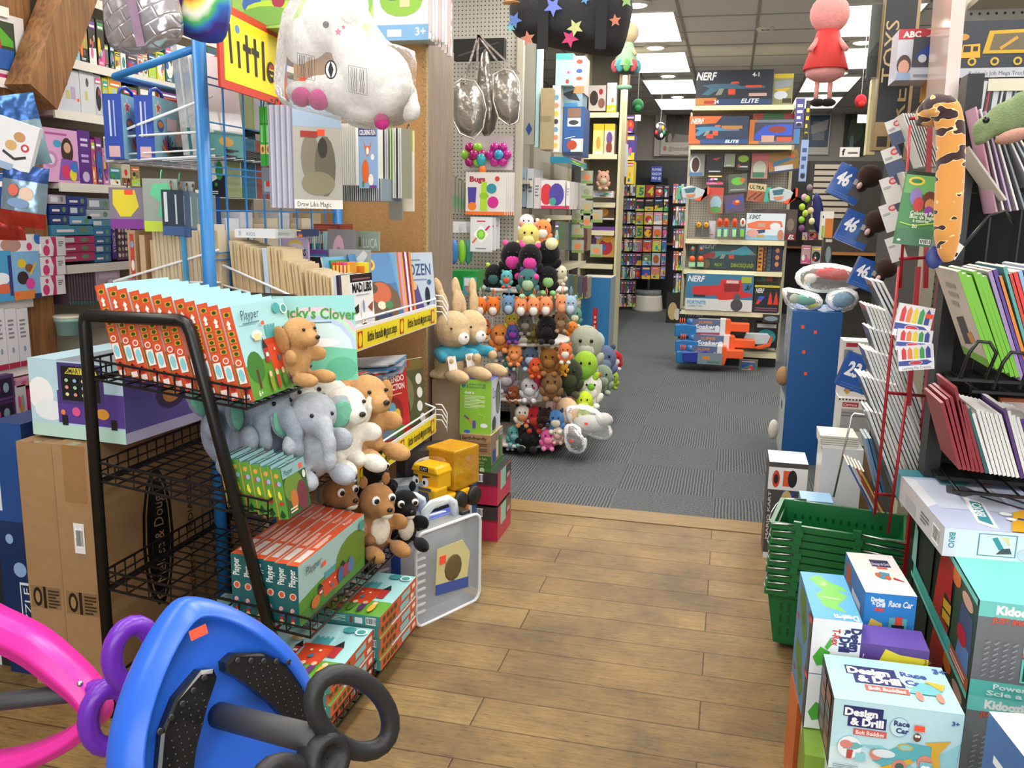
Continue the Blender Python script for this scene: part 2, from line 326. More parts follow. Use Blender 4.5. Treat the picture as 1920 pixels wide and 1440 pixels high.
# ---------------- setting ----------------
def sbox(name,x0,x1,y0,y1,z0,z1,c): return struct(MB().box(x0,x1,y0,y1,z0,z1,c).build(name))
sbox('floor',-4.5,4.5,-3.2,4.0,-.1,0,'WOODFLOOR')
o=sbox('floor_carpet',-4.5,4.5,4.16,16.5,-.1,0,'CARPET')
sbox('trim_threshold',-4.5,4.5,4.0,4.16,-.1,.004,'OAK')
sbox('ceiling',-4.5,4.5,-3.2,16.5,3.0,3.1,'CEIL')
sbox('wall_left',-4.6,-4.5,-3.2,16.5,-.1,3.1,'matte:#b9ab98'); sbox('wall_right',4.5,4.6,-3.2,16.5,-.1,3.1,'matte:#8d857a'); 
sbox('wall_back',-4.5,4.5,14.6,14.7,-.1,3.1,'matte:#b3aea6')
g=MB()
for i in range(-7,8):
    x=.1+.6*i
    if abs(x)<4.4: g.box(x-.012,x+.012,-3.1,16.4,2.994,3.002,'paint:#a9a7a2')
for j in range(0,30):
    y=-2.8+.61*j
    if y<14.5: g.box(-4.4,4.4,y-.012,y+.012,2.995,3.002,'paint:#a9a7a2')
struct(g.build('ceiling_grid'))
# fluorescent ceiling panels and round downlights
def ceil_panel():
    t=thing('ceiling_light','','ceiling light')
    f=MB(); 
    for a in ((-.3,-.285,-.6,.6),(.285,.3,-.6,.6),(-.285,.285,-.6,-.585),(-.285,.285,.585,.6)): f.box(*a,2.985,2.999,'paint:#e8e6e0')
    f.build('frame',t); MB().box(-.285,.285,-.585,.585,2.988,2.994,'emit:#fff9ee:5.5').build('diffuser',t); return t
pan=ceil_panel(); first=True
for side,x in (('left',-.83),('right',1.0)):
    for i,y in enumerate((2.46,3.99,5.52,7.92,9.66,11.4,13.1)):
        lab='rectangular white ceiling light panel, %s along the %s row over the aisle'%(['nearest','second','third','fourth','fifth','sixth','farthest'][i],side)
        if first: o=pan; o.location=(x,y,0); o['label']=lab; first=False
        else: o=dup(pan,(x,y,0),label=lab)
        o['group']='rectangular ceiling light panels'
dl=thing('downlight','','ceiling light'); MB().lathe([(.115,2.999),(.115,2.985),(.09,2.98)],'paint:#f2efe8',20).build('trim_ring',dl); MB().lathe([(.09,2.984),(.06,2.972),(.001,2.966)],'emit:#fff6e6:9',20).build('lens',dl)
first=True
for side,x in (('left',-.8),('right',1.03)):
    for i,y in enumerate((7.05,8.78,10.5,12.27)):
        lab='round glowing downlight between ceiling panels, %s in the %s row'%(ORD[i],side)
        if first: o=dl; o.location=(x,y,0); o['label']=lab; first=False
        else: o=dup(dl,(x,y,0),label=lab)
        o['group']='round downlights'
sd=thing('smoke_detector','white round smoke detector on the ceiling above the blaster shelves','smoke detector',(.17,8.1,3.0))
MB().lathe([(.075,0),(.075,-.012),(.055,-.035),(.001,-.04)],'plas:#e9e5da',20).build('housing',sd)
MB().box(-.03,.03,-.06,-.04,-.031,-.024,'plas:#3a3a38').build('vent',sd)
STK='matte:#ff5a3a'
rg=random.Random(7)
# ================= black wire rack =================
def basket(mb,x0,x1,y0,y1,z0,z1,h,c,nx,ny,r=.0028):
    # sloping tray: back (x0) at z0, front (x1) at z1
    zf=lambda x: z0+(z1-z0)*(x-x0)/(x1-x0)
    cs=[(x0,y0),(x1,y0),(x1,y1),(x0,y1)]
    for k,hh in ((0,0),(1,h),(2,h*.45)):
        mb.tube([(x,y,zf(x)+hh) for x,y in cs],r*1.5 if k<2 else r,c,4,closed=True)
    for i in range(nx+1):
        x=x0+(x1-x0)*i/nx; mb.tube([(x,y0,zf(x)+h),(x,y0,zf(x)),(x,y1,zf(x)),(x,y1,zf(x)+h)],r,c,4)
    for j in range(ny+1):
        y=y0+(y1-y0)*j/ny; mb.tube([(x0,y,z0+h),(x0,y,z0),(x1,y,z1),(x1,y,z1+h)],r,c,4)
rack=thing('display_rack','black five-sided wire display rack with sloping basket shelves and slanted front legs','display rack',(-1.32,2.25,0))
BK='paint:#121213'; LY0,LY1=1.95,2.56
for y,nm in ((LY0,'near'),(LY1,'far')):
    m=MB(); m.tube([(-.3,y-2.25,0),(-.3,y-2.25,1.12),(-.297,y-2.25,1.135),(-.285,y-2.25,1.142),(-.02,y-2.25,1.142),(.0,y-2.25,1.135),(.012,y-2.25,1.11),(.285,y-2.25,0)],.0165,BK,8); m.build('side_frame',rack)
TI=((-1.16,.975,.925,'T1'),(-1.11,.695,.635,'T2'),(-1.0,.385,.325,'T3'),(-.95,.065,.05,'T4'))
for xf,zb,zf_,n in TI:
    m=MB(); basket(m,-.295,xf+1.32,LY0-2.25+.0,LY1-2.25+.03,zb,zf_,.052,BK,9,15)
    m.box(-.3,-.285,-.3,.33,zb-.01,zb+.0,BK); m.build('wire_basket',rack)
# ================= stacked craft boxes on it (castle game boxes) =================
def castle(x=0,y=0,s=1):
    f=lambda a,b:(x+a*s,y+b*s)
    A=[('p',[f(.28,.12),f(.72,.12),f(.76,.62),f(.24,.62)],'#e0522f'),('p',[f(.2,.6),f(.8,.6),f(.8,.7),f(.2,.7)],'#cf4426'),('r',*f(.3,.7),*f(.62,.9),'#4fa7ad')]
    for i in range(4): A.append(('r',*f(.3+.09*i,.9),*f(.35+.09*i,.94),'#4fa7ad'))
    A+=[('p',[f(.1,.3),f(.22,.3),f(.22,.55),f(.1,.55)],'#b93336'),('p',[f(.08,.55),f(.24,.55),f(.14,.74)],'#25262c'),('p',[f(.76,.35),f(.9,.35),f(.9,.66),f(.76,.66)],'#b93336'),('p',[f(.74,.66),f(.92,.66),f(.84,.86)],'#25262c'),
        ('e',*f(.42,.5),.025*s,.03*s,'#ffe9c9'),('e',*f(.58,.5),.025*s,.03*s,'#ffe9c9'),('e',*f(.5,.33),.04*s,.06*s,'#3c7c9c'),('r',*f(.12,.4),*f(.2,.47),'#f6f2ea')]
    return A
def castle_cover():
    A=[('r',0,0,1,1,'#a9dce0'),('e',.25,.14,.5,.26,'#5d9a38'),('e',.85,.05,.5,.28,'#6aa942'),('e',.17,.33,.15,.17,'#3f7d33'),('r',.15,.1,.19,.3,'#5b3b22')]
    A+=castle(.3,.16,.62)
    A+=[('e',.3,.66,.1,.05,'#f4f1e6'),('r',.24,.6,.36,.67,'#f0d9a0'),('e',.78,.9,.075,.06,'#45a6a6'),('e',.92,.88,.07,.06,'#e8f5f0'),('e',.92,.88,.05,.045,'#4a9e98')]
    for i,c in enumerate(('#8f9a2c','#b5472e','#4f7e3a','#6e3c7a','#e3b23c')):
        x=.36+.12*i; A+=[('e',x,.13,.035,.1,c),('e',x,.22,.028,.035,'#f0c9a0')]
    A+=[('t','Playper',.07,.84,.1,'#2c4150',{'s':.3,'w':.34}),('b',.08,.79,.3,.03,1,'#5f8b96'),('r',.4,.75,.46,.79,STK),('t','6+',.05,.03,.06,'#ffffff')]
    return A
def sp_orange():
    A=[('r',0,0,1,1,'#dd5b34')]
    for i,y in enumerate((.9,.7,.63,.56,.49)): A+=[('r',.2,y,.8,y+.05,'#d8a23a'),('e',.5,y+.025,.22,.02,'#38511f',8)]
    A+=[('p',[(.5,.79),(.7,.83),(.5,.87),(.3,.83)],'#fff6ee'),('r',.35,.77,.65,.80,'#fff6ee'),('e',.5,.42,.3,.035,'#fbe4da'),('e',.5,.42,.2,.022,'#dd5b34'),('r',.15,.2,.85,.37,'#f4efe6'),('e',.5,.285,.28,.07,'#8ed0d8',10),
        ('e',.5,.13,.24,.035,'#c3272b'),('e',.5,.15,.12,.02,'#1d1d1f'),('r',.2,.02,.8,.08,'#fbe9e2')]
    return A
cb=pkg_mb(.27,.03,.245,{'F':'#a9dce0','K':'#bfe3e3','L':'#dd5b34','R':'#dd5b34','T':'#b9e3e4','B':'#54993a'},{'F':castle_cover(),'L':sp_orange(),'T':[('r',.55,.2,.65,.8,'#6f9fa6'),('b',.1,.3,.3,.4,2,'#8cc4c9')]}).build('craft_box')
for i in range(12):
    x=-1.555+.0325*i; yy=1.945+.005*(i%2)
    z=.985-.055*(x+1.6)/.44+.004
    lab='orange-spined castle craft box, %s from the left on the top rack tier'%ORD[i] if i<11 else 'pale blue castle craft box showing its cover on the top rack tier'
    o=cb if i==0 else dup(cb)
    o.location=(x+.035,yy+.155,z); o.rotation_euler=(R_(-14),0,R_(90)); tag(o,lab,'box','castle craft boxes on the top tier')
# lucky book and puppy
A=[('r',0,0,1,1,'#9adbd8'),('e',.5,.3,.62,.58,'#e7c9d6'),('e',.5,.3,.57,.53,'#bfe6c8'),('e',.5,.3,.52,.48,'#bcd3f2'),('e',.5,.3,.47,.42,'#d7f0f2'),('p',[(0,0),(1,0),(1,.36),(.5,.42),(0,.34)],'#79cfae'),('e',.6,.45,.2,.05,'#ffffff'),('e',.8,.14,.2,.14,'#62bd99'),
   ('t',"Lucky's Clover",.04,.76,.13,'#4a9a3e',{'b':.02,'w':.92,'fit':1,'r':-3}),('b',.3,.68,.4,.03,1,'#5a8a9c')]
o=pkg_mb(.235,.012,.25,{'F':'#9adbd8','K':'#fff','L':'#e8efe9','R':'#f3efe4','T':'#f3efe4','B':'#f3efe4'},{'F':A}).build('picture_book',None,(-1.145,2.32,.93),(R_(-9),0,R_(36)))
tag(o,'pale blue picture book with a rainbow cover behind the puppy on the top rack tier','book')
def soft(name,parent,col,els,rm=.006,loc=None):
    m=MB()
    for e in els:
        c,r=e[0],e[1]; m.ell(c,r,'plush:'+col,12,e[2] if len(e)>2 else None)
    return m.build(name,parent,loc,remesh=rm)
def plushie(kind,label,loc,rz=0,sc=1,col=None,group=None,cat='plush toy',tilt=0,name=None,rm=.0055):
    nm={'elephant':'plush_elephant','dog':'plush_dog','lamb':'plush_lamb','fox':'plush_squirrel','cat':'plush_cat'}.get(kind,'plush_toy')
    t=thing(name or nm,label,cat,loc,(tilt,0,rz),group); t.scale=(sc,sc,sc)
    if kind=='elephant':
        c=col or '#9aa3b0'
        soft('body',t,c,[((0,.01,.075),(.062,.055,.075)),((0,-.02,.165),(.055,.055,.052)),((0,-.075,.14),(.022,.028,.03)),((0,-.1,.11),(.018,.02,.032)),((0,-.105,.075),(.016,.018,.026)),((.045,-.07,.028),(.027,.05,.025)),((-.045,-.07,.028),(.027,.05,.025)),((.06,-.03,.1),(.02,.035,.03),(0,0,.6)),((-.06,-.03,.1),(.02,.035,.03),(0,0,-.6))],rm)
        for s_ in (-1,1):
            e=soft('ear',t,c,[((s_*.067,.0,.155),(.035,.012,.05),(0,s_*.35,s_*-.3))],rm); MB().ell((s_*.072,-.012,.152),(.024,.005,.036),'plush:#7cc4a8',10,(0,s_*.35,s_*-.3)).build('ear_lining',e)
    elif kind in('dog','lamb','fox'):
        c=col or {'dog':'#c99b66','lamb':'#ece8dd','fox':'#b08050'}[kind]
        soft('body',t,c,[((0,.01,.07),(.055,.05,.07)),((0,-.012,.155),(.052,.05,.05)),((0,-.058,.143),(.028,.03,.024)),((.04,-.07,.025),(.024,.05,.022)),((-.04,-.07,.025),(.024,.05,.022)),((.055,-.03,.09),(.017,.035,.025),(0,0,.5)),((-.055,-.03,.09),(.017,.035,.025),(0,0,-.5))],rm)
        for s_ in (-1,1):
            if kind=='fox': soft('ear',t,c,[((s_*.035,0,.21),(.015,.008,.022))],rm)
            else: soft('ear',t,c if kind=='lamb' else '#bd8d58',[((s_*.06,.0,.14),(.014,.03,.048),(0,s_*.25,0))],rm)
        MB().ell((0,-.087,.15),(.009,.006,.007),'plas:#2a1d18',8).build('nose',t)
        if kind=='fox':
            soft('muzzle',t,'#eadfcf',[((0,-.066,.133),(.02,.022,.016))],rm); soft('belly',t,'#efe4d2',[((0,-.03,.075),(.032,.016,.045))],rm)
    for s_ in (-1,1):
        r=.013 if kind=='fox' else .005; e=MB()
        if r>.01: e.ell((s_*.024,-.052,.17),(r,.007,r),'plas:#f4f4f0',12); e.ell((s_*.024,-.058,.17),(r*.6,.004,r*.6),'gloss:#101010',10)
        else: e.ell((s_*.024,-.055 if kind!='elephant' else -.066,.172),r,'gloss:#101010',8)
        e.build('eye',t)
    return t
o=plushie('dog','tan floppy-eared plush puppy sitting in front of the rainbow picture book',(-1.15,2.2,.945),R_(75),.92)
# tier 2: grey elephants, white lambs, tan puppies
P2=[('elephant','grey plush elephant with mint ears at the back left of the second tier',(-1.36,2.22,.675),60,1.25),('elephant','grey plush elephant beside the first one on the second tier',(-1.27,2.2,.665),75,1.1),
 ('elephant','pale grey plush elephant with raised mint ear in front of the white lambs',(-1.135,2.245,.65),50,1.02,'#b4bac4'),('lamb','white plush lamb behind the pale elephant on the second tier',(-1.24,2.36,.66),60,1.15),
 ('lamb','white plush lamb second from the rack end with its legs out',(-1.17,2.42,.655),45,1.1),('lamb','white plush lamb lying lowest over the front of the second tier',(-1.1,2.39,.648),55,1.05),('lamb','white plush lamb at the very back of the second tier',(-1.33,2.36,.67),60,1.1),
 ('dog','tan plush puppy at the far end of the second tier facing the aisle',(-1.085,2.51,.65),60,1.1),('dog','tan plush puppy peeking over the white lambs on the second tier',(-1.2,2.51,.66),70,1.2),('dog','tan plush puppy half hidden behind the elephants on the second tier',(-1.31,2.49,.67),60,1.2)]
for q in P2: plushie(q[0],q[1],q[2],R_(q[3]),q[4]*1.22,q[5] if len(q)>5 else None,rm=.007)
gc=[('r',0,0,1,1,'#3d5f33'),('e',.4,.55,.4,.3,'#6f8f3a'),('e',.7,.3,.22,.3,'#7a3a44'),('e',.35,.3,.15,.2,'#c6773c'),('r',0,.78,1,1,'#8fb8bd'),('t','Playper',.06,.83,.1,'#1f4a4a',{'s':.3,'w':.4}),('r',.72,.82,.86,.92,STK),('e',.88,.68,.07,.08,'#e3efe0'),('b',.1,.08,.3,.12,2,'#e9e2c0')]
gs=[('r',0,0,1,1,'#5c9a3c'),('l',[(.04,0),(.04,1)],.08,'#e9952f'),('e',.5,.86,.22,.05,'#d9a441'),('r',.3,.66,.75,.74,'#d23c36'),('e',.65,.7,.2,.05,'#8fb6dc'),('e',.5,.48,.14,.08,'#f1dd3c'),('e',.6,.43,.12,.05,'#f1dd3c'),('r',.35,.28,.75,.35,'#c8352f'),('p',[(.5,.02),(.8,.06),(.5,.2),(.2,.06)],'#1f4a22')]
gb=pkg_mb(.125,.0285,.135,{'F':'#3d5f33','K':'#5c9a3c','L':'#5c9a3c','R':'#5c9a3c','T':'#2e5f5c','B':'#5c9a3c'},{'F':gc,'L':gs,'T':[('t','Playper',.5,.3,.45,'#e9f1ec',{'s':.2,'w':.4}),('b',.08,.3,.35,.4,1,'#9fc2bd')]}).build('craft_box')
for i in range(6):
    o=gb if i==0 else dup(gb); o.location=(-1.245+.0295*i+.02,2.035,.653-.004*i); o.rotation_euler=(R_(-9),0,R_(90)); tag(o,'small green craft box with teal top, %s from the left in front of the elephants'%ORD[i],'box','small green craft boxes on the second tier')
# tier 3
tc_=[('r',0,0,1,1,'#a9cfd0'),('e',.45,.1,.7,.4,'#5d9a38'),('e',.78,.5,.26,.34,'#6a8f35'),('r',.0,.0,.5,.22,'#4c8a3c')]+castle(.2,.08,.5)+[('e',.58,.3,.05,.14,'#44699c'),('e',.66,.3,.05,.12,'#a94a5a'),('e',.74,.32,.05,.14,'#5d7fae'),('e',.2,.22,.06,.1,'#d7763a'),('t','Playper',.07,.78,.13,'#2c4150',{'s':.3,'w':.3}),('e',.93,.86,.05,.09,'#4a9e98'),('r',.3,.7,.35,.78,STK)]
ts=[('r',0,0,1,1,'#1f6468'),('t','Playper',.74,.66,.6,'#eef7f5',{'r':90,'b':.02,'w':.28,'fit':0}),('e',.5,.5,.32,.06,'#e7d6c8'),('e',.5,.5,.22,.045,'#d8623f'),('e',.42,.26,.2,.05,'#e9a9b5'),('e',.6,.2,.18,.06,'#2f6fae'),('e',.45,.12,.16,.03,'#c33'),('e',.45,.06,.2,.04,'#f3c9a0')]
tt=[('r',0,0,1,1,'#dd5b34'),('r',.06,.2,.26,.8,'#d9d2cc'),('b',.3,.25,.24,.5,3,'#f4ece6'),('t','Playper',.74,.3,.42,'#ffffff',{'s':.2,'w':.2})]
tb=pkg_mb(.43,.0315,.172,{'F':'#a9cfd0','K':'#dd5b34','L':'#1f6468','R':'#1f6468','T':'#dd5b34','B':'#dd5b34'},{'F':tc_,'L':ts,'T':tt}).build('craft_box')
for i in range(6):
    o=tb if i==0 else dup(tb); o.location=(-1.225+.0325*i+.008,1.955+.225,.39-.06*(.37+.0325*i)/.62); o.rotation_euler=(0,0,R_(90)); tag(o,'teal-spined craft box with orange top, %s from the left on the third tier'%ORD[i],'box','orange-topped craft boxes on the third tier')
plushie('fox','brown plush squirrel with white-rimmed eye at the front end of the third tier',(-1.05,2.51,.34),R_(50),1.15)
plushie('fox','brown plush squirrel behind the orange-topped boxes near the black cat plush',(-1.16,2.47,.375),R_(60),1.1,'#9a6e44')
plushie('fox','small tan plush squirrel low behind the teal-spined boxes',(-1.33,2.5,.37),R_(60),1.0,'#b98a58')
plushie('fox','black plush cat with big white eyes at the far end of the third tier',(-1.02,2.68,.3),R_(40),1.0,'#15151a',name='plush_cat')
plushie('fox','black plush toy with a red hood behind the squirrels on the third tier',(-1.13,2.68,.42),R_(60),.95,'#1a1a20')
# tier 4: flat stacks
fb=pkg_mb(.27,.31,.0335,{'F':'#3f8f8a','K':'#dd5b34','L':'#dd5b34','R':'#dd5b34','T':'#a9dce0','B':'#54993a'},{'T':[(q if q[0]!='r' or q[1:5]!=(0,0,1,1) else q) for q in castle_cover()],
 'F':[('r',0,0,1,1,'#3f8f8a'),('bc',.83,.15,.12,.7,'#222222'),('r',.7,.2,.79,.75,'#e8f1ef'),('r',.64,.2,.67,.8,'#8d2b2b'),('b',.42,.25,.17,.6,4,'#c7e2de'),('t','Playper',.03,.3,.5,'#e8f4f2',{'s':.2,'w':.2})],
 'R':[('r',0,0,1,1,'#dd5b34')]+[('r',.06+.1*i,.25,.13+.1*i,.75,'#38511f') for i in range(4)]+[('r',.55,.2,.8,.8,'#8ed0d8'),('r',.86,.3,.95,.7,'#f4efe6')]}).build('craft_box')
FBX=[(-1.1,2.075,0,'bottom of'),(-1.1,2.075,1,'second in'),(-1.1,2.075,2,'third in'),(-1.1,2.075,3,'fourth in')]
k=0
def flat(x,y,lv,lab,dr=0):
    global k
    o=fb if k==0 else dup(fb); o.location=(x,y,.072+.0345*lv); o.rotation_euler=(0,0,R_(180 if False else dr)); tag(o,lab,'box','castle craft boxes lying on the bottom tier'); k+=1
for lv in range(4): flat(-1.09+.006*(lv%2),2.095,lv,'flat castle craft box, %s from the bottom of the near stack on the lowest tier'%ORD[lv],1.5*(lv%2))
for lv in range(5): flat(-1.07-.005*(lv%2),2.42,lv,'flat castle craft box, %s from the bottom of the far stack on the lowest tier'%ORD[lv])
flat(-1.1,2.2,4.15,'flat castle craft box bridging the two stacks on the lowest tier',0) if False else None
for lv in range(4):
    flat(-1.37,2.2,lv,'flat castle craft box, %s from the bottom of the rear stack under the empty baskets'%ORD[lv])
# ================= cardboard cartons =================
KR='kraft:#a8845a'
def carton(name,label,x0,x1,y0,y1,h,artR=None,artF=None):
    w,d=x1-x0,y1-y0
    m=pkg_mb(w,d,h,KR,{'R':artR or [],'F':artF or [],'T':[('r',.35,0,.62,1,'gloss:#a98a62')]})
    o=m.build(name,None,((x0+x1)/2,(y0+y1)/2,0),bev=.004); return tag(o,label,'box')
af=[('r',.25,.78,.85,1,'kraft:#9c7545'),('r',.06,.33,.92,.42,'kraft:#8f7148'),('e',.25,.375,.13,.04,'#241d18'),('e',.25,.375,.07,.025,'kraft:#a8845a'),('r',.42,.33,.5,.42,'#241d18'),('b',.56,.335,.32,.08,6,'#3a3027')]
carton('cardboard_box','tall brown cardboard carton next to the navy puzzle box',-1.955,-1.835,2.04,2.95,.755,None,af[1:])
ar=[('e',.3,.52,.085,.3,'#1c1815'),('e',.3,.52,.07,.275,'kraft:#a8845a'),('e',.3,.52,.062,.262,'#14110f'),('t','Melissa & Doug',.33,.32,.052,'kraft:#b08c60',{'r':90,'w':.38,'s':.2,'fit':1}),
    ('t','ACADEMY OF PEDIATRICS',.5,.12,.03,'#2a231c',{'r':90,'w':.62,'fit':1}),('l',[(.56,.1),(.56,.8)],.002,'#2a231c'),('b',.62,.2,.14,.5,9,'#4a3c2c')]
carton('cardboard_box','tall brown cardboard carton with a black oval logo behind the wire rack',-1.825,-1.7,2.03,2.95,.76,ar,af+[('r',.42,.58,.7,.7,'#f4f3ef'),('bc',.46,.6,.2,.08,'#1b1b1b')])
nv='#16305e'
o=pkg('puzzle_board_box','navy blue puzzle board box standing against the brown cartons',.115,.85,.795,{'*':nv,'T':'#27457e'},{'F':[('r',0,.62,1,1,'#1f4c90'),('r',.1,.66,.22,.95,'#dfe8f5'),('e',.35,.55,.12,.02,'#8fb4e0'),('e',.6,.43,.2,.03,'#8fb4e0'),('r',.55,.12,.95,.38,'#e8eef6'),('r',.58,.13,.92,.37,nv),('t','PUZZLE',.86,.14,.2,'#e8eef6',{'r':90,'w':.22,'fit':1}),('e',.65,.05,.25,.035,'#c9b9a4')]},(-2.025,2.5,0),0,None,'box')
o=pkg('puzzle_board_box','dark slate puzzle board box left of the navy one',.07,.8,.74,{'*':'#2a2c33','T':'#3f434c'},{'F':[('r',0,0,.3,.6,'#e9e9ea')]},(-2.125,2.5,0),0,None,'box')
# cash register box
CR_=[('r',0,0,1,1,'#bfe0ec'),('e',.12,.55,.14,.22,'#ffffff'),('e',.2,.35,.16,.14,'#f2f8fb'),('r',0,0,1,.17,'#bfe6d6'),('r',.3,.2,1.0,.62,'#5a3f96'),('r',.32,.45,.8,.98,'#4b3a7a'),('r',.36,.5,.76,.94,'#16161c'),('p',[(.4,.84),(.75,.84),(.72,.92),(.45,.92)],'#e7d34a'),('t','SMART CASH',.42,.85,.06,'#2a2330',{'w':.3,'b':.02}),
     ('r',.34,.17,.4,.3,'#1d1d22'),('r',.86,.17,.92,.3,'#1d1d22'),('e',.5,.36,.045,.06,'#e05c96'),('e',.78,.36,.07,.07,'#e8a23c'),('e',.36,.34,.025,.035,'#f08a4a')]
for i in range(4):
    for j in range(3): CR_.append(('e',.42+.09*i,.58+.09*j,.02,.024,('#f3e6a8','#e79a9a','#a8d8a8','#9ab8e8')[(i+j)%4],8))
o=pkg('toy_register_box','light blue and purple toy cash register box lying on the brown cartons',.33,.56,.225,{'*':'#6a5fa8','T':'#8f95a0'},{'F':CR_,'R':[('r',0,.0,1,.14,'#c9c3e0'),('e',.35,.5,.12,.2,'#4c3a5e'),('e',.35,.5,.07,.12,'#c98a4a')],'T':[('r',0,0,.3,1,'#bfe0ec')]},(-1.755,2.36,.765),R_(-4),None,'box')
# ================= twist cars =================
def outline(hw,L,n=40):
    # closed outline in (u,t): nose at t=L, tail at t=0
    prof=[(0,.12),(.03,.22),(.12,.32),(.25,.36),(.38,.34),(.5,.43),(.6,.5),(.7,.5),(.79,.455),(.86,.365),(.92,.255),(.965,.145),(.99,.06),(1,0)]
    r=[(w_*2*hw,t*L) for t,w_ in prof]
    return r+[(-x,t) for x,t in reversed(r[:-1])]
def loft(mb,rings,c,cap=True,cen=(0,.45)):
    n=len(rings[0]); vs=[p for r in rings for p in r]; fs=[]
    for i in range(len(rings)-1):
        for j in range(n): fs.append((i*n+j,i*n+(j+1)%n,(i+1)*n+(j+1)%n,(i+1)*n+j))
    if cap:
        k=len(vs); vs.append(tuple(sum(p[a] for p in rings[-1])/n for a in range(3))); b=(len(rings)-1)*n
        for j in range(n): fs.append((b+j,b+(j+1)%n,k))
    return mb.add(vs,fs,c,True)
def frameM(org,nrm,up=(0,0,1)):
    n=Vector(nrm).normalized(); u=Vector(up).cross(n).normalized(); v=n.cross(u)
    return Matrix.Translation(org)@Matrix((u,v,n)).transposed().to_4x4()
def twist(name,label,org,nrm,hw,L,colb,hole,colw,base=(0,0,1)):
    # local: x width, y along the length (up), z outward from deck
    t=thing(name,label,'ride-on toy'); t.matrix_world=frameM(org,nrm,base)
    ol=outline(hw,L); cy=L*.66
    def ring(s_,z,dt=0): return [(x*s_,cy+(y-cy)*(1-(1-s_)*.62),z) for x,y in ol]
    m=MB(); rs=[ring(.99,-.06),ring(1.0,-.055),ring(1.0,-.035),ring(.97,-.022),ring(.9,-.008),ring(.84,.002),ring(.825,.004),ring(.8,-.002),ring(.76,-.018)]
    if hole: rs+=[ring(.66,-.03),ring(.64,-.06)]
    else: rs+=[ring(.5,-.028),ring(.25,-.026)]
    loft(m,rs,'plas:'+colb,not hole); b=m.build('body',t,sub=1)
    return t
tn_=Vector((math.cos(R_(-27))*math.cos(R_(15)),math.sin(R_(-27))*math.cos(R_(15)),math.sin(R_(15)))); tb_=Vector((-.036,-.071,1)); tv_=tn_.cross(tb_.cross(tn_).normalized())
tw=twist('twist_car','blue ride-on twist car standing on end with black footrests and a black wheel',QY(332,1124,1.15)-tv_*.845+Vector((.022,.015,0)),tn_,.19,.845,'#2b67d8',False,'',tb_)

DK='rub:#3b3c40'
def pad(u0,sg):
    pts=[(0,.122),(-.02,.115),(-.07,.137),(-.105,.175),(-.125,.225),(-.13,.275),(-.125,.33),(-.1,.335),(-.085,.275),(-.062,.225),(-.022,.166),(.002,.137)]
    m=MB(); q=[((x if sg<0 else -x)+sg*.022*(sg>0),.845-d) for x,d in pts]
    if sg>0: q=q[::-1]
    n=len(q); vs=[(x,y,-.028) for x,y in q]+[(x,y,-.004) for x,y in q]+[((x-sg*.06)*.92+sg*.06,(y-.62)*.95+.62,.0) for x,y in q]
    fs=[tuple(range(2*n,3*n))]+[(i+a,(i+1)%n+a,(i+1)%n+n+a,i+n+a) for i in range(n) for a in (0,n)]
    if sg>0: pass
    m.add(vs,fs,'gloss:#1b1b1c')
    for i in range(9):
        for j in range(17):
            d=.15+.011*j; u=.03+.013*i
            c0=.01+ (d-.12)*.75 if d<.24 else .1
            if abs(u-c0-.005)<.028: m.ell((sg*u+(.022 if sg>0 else 0),.845-d,.0005),(.0022,.0022,.0015),'gloss:#2c2c2e',5)
    for i in range(5): m.ell((sg*(.02+.022*i)+(.022 if sg>0 else 0),.845-.127-.011*i,.001),(.006,.006,.002),'gloss:#2c2c2e',8)
    return m
pad(0,-1).build('footrest',tw); pad(0,1).build('footrest',tw)
MB().tube([(.0,.64,-.03),(.0,.64,.25)],.021,DK,16).build('steering_column',tw)
MB().add([(.0,0,0),(.03,0,0),(.03,.016,0),(0,.016,0)],[(0,1,2,3)],STK).build('price_sticker',tw,(-.03,.785,.012))
def wheel(parent,c,col,sc=1,roll=0,nm='steering_wheel'):
    m=MB(); m.T=Matrix.Translation(c)@Matrix.Rotation(roll,4,'Z')
    for s_ in (-1,1):
        cx,cy=s_*.07*sc,.0*sc; pts=[(cx+.043*sc*math.cos(a),cy+.08*sc*math.sin(a),-.018+.25*abs(cx+.043*sc*math.cos(a))) for a in [2*PI*i/22 for i in range(22)]]
        m.tube(pts,.0145*sc,'rub:'+col,10,closed=True)
    m.lathe([(.001,-.04),(.03*sc,-.035),(.036*sc,-.005),(.033*sc,.012),(.022*sc,.014),(.02*sc,.002),(.001,.0)],'rub:'+col,18,cap=False)
    return m.build(nm,parent)
wheel(tw,(.0,.615,.262),'#242527',1.0,R_(32))
pk=thing('twist_car','bright pink ride-on twist car with purple wheel at the lower left corner','ride-on toy')
YP=1.3
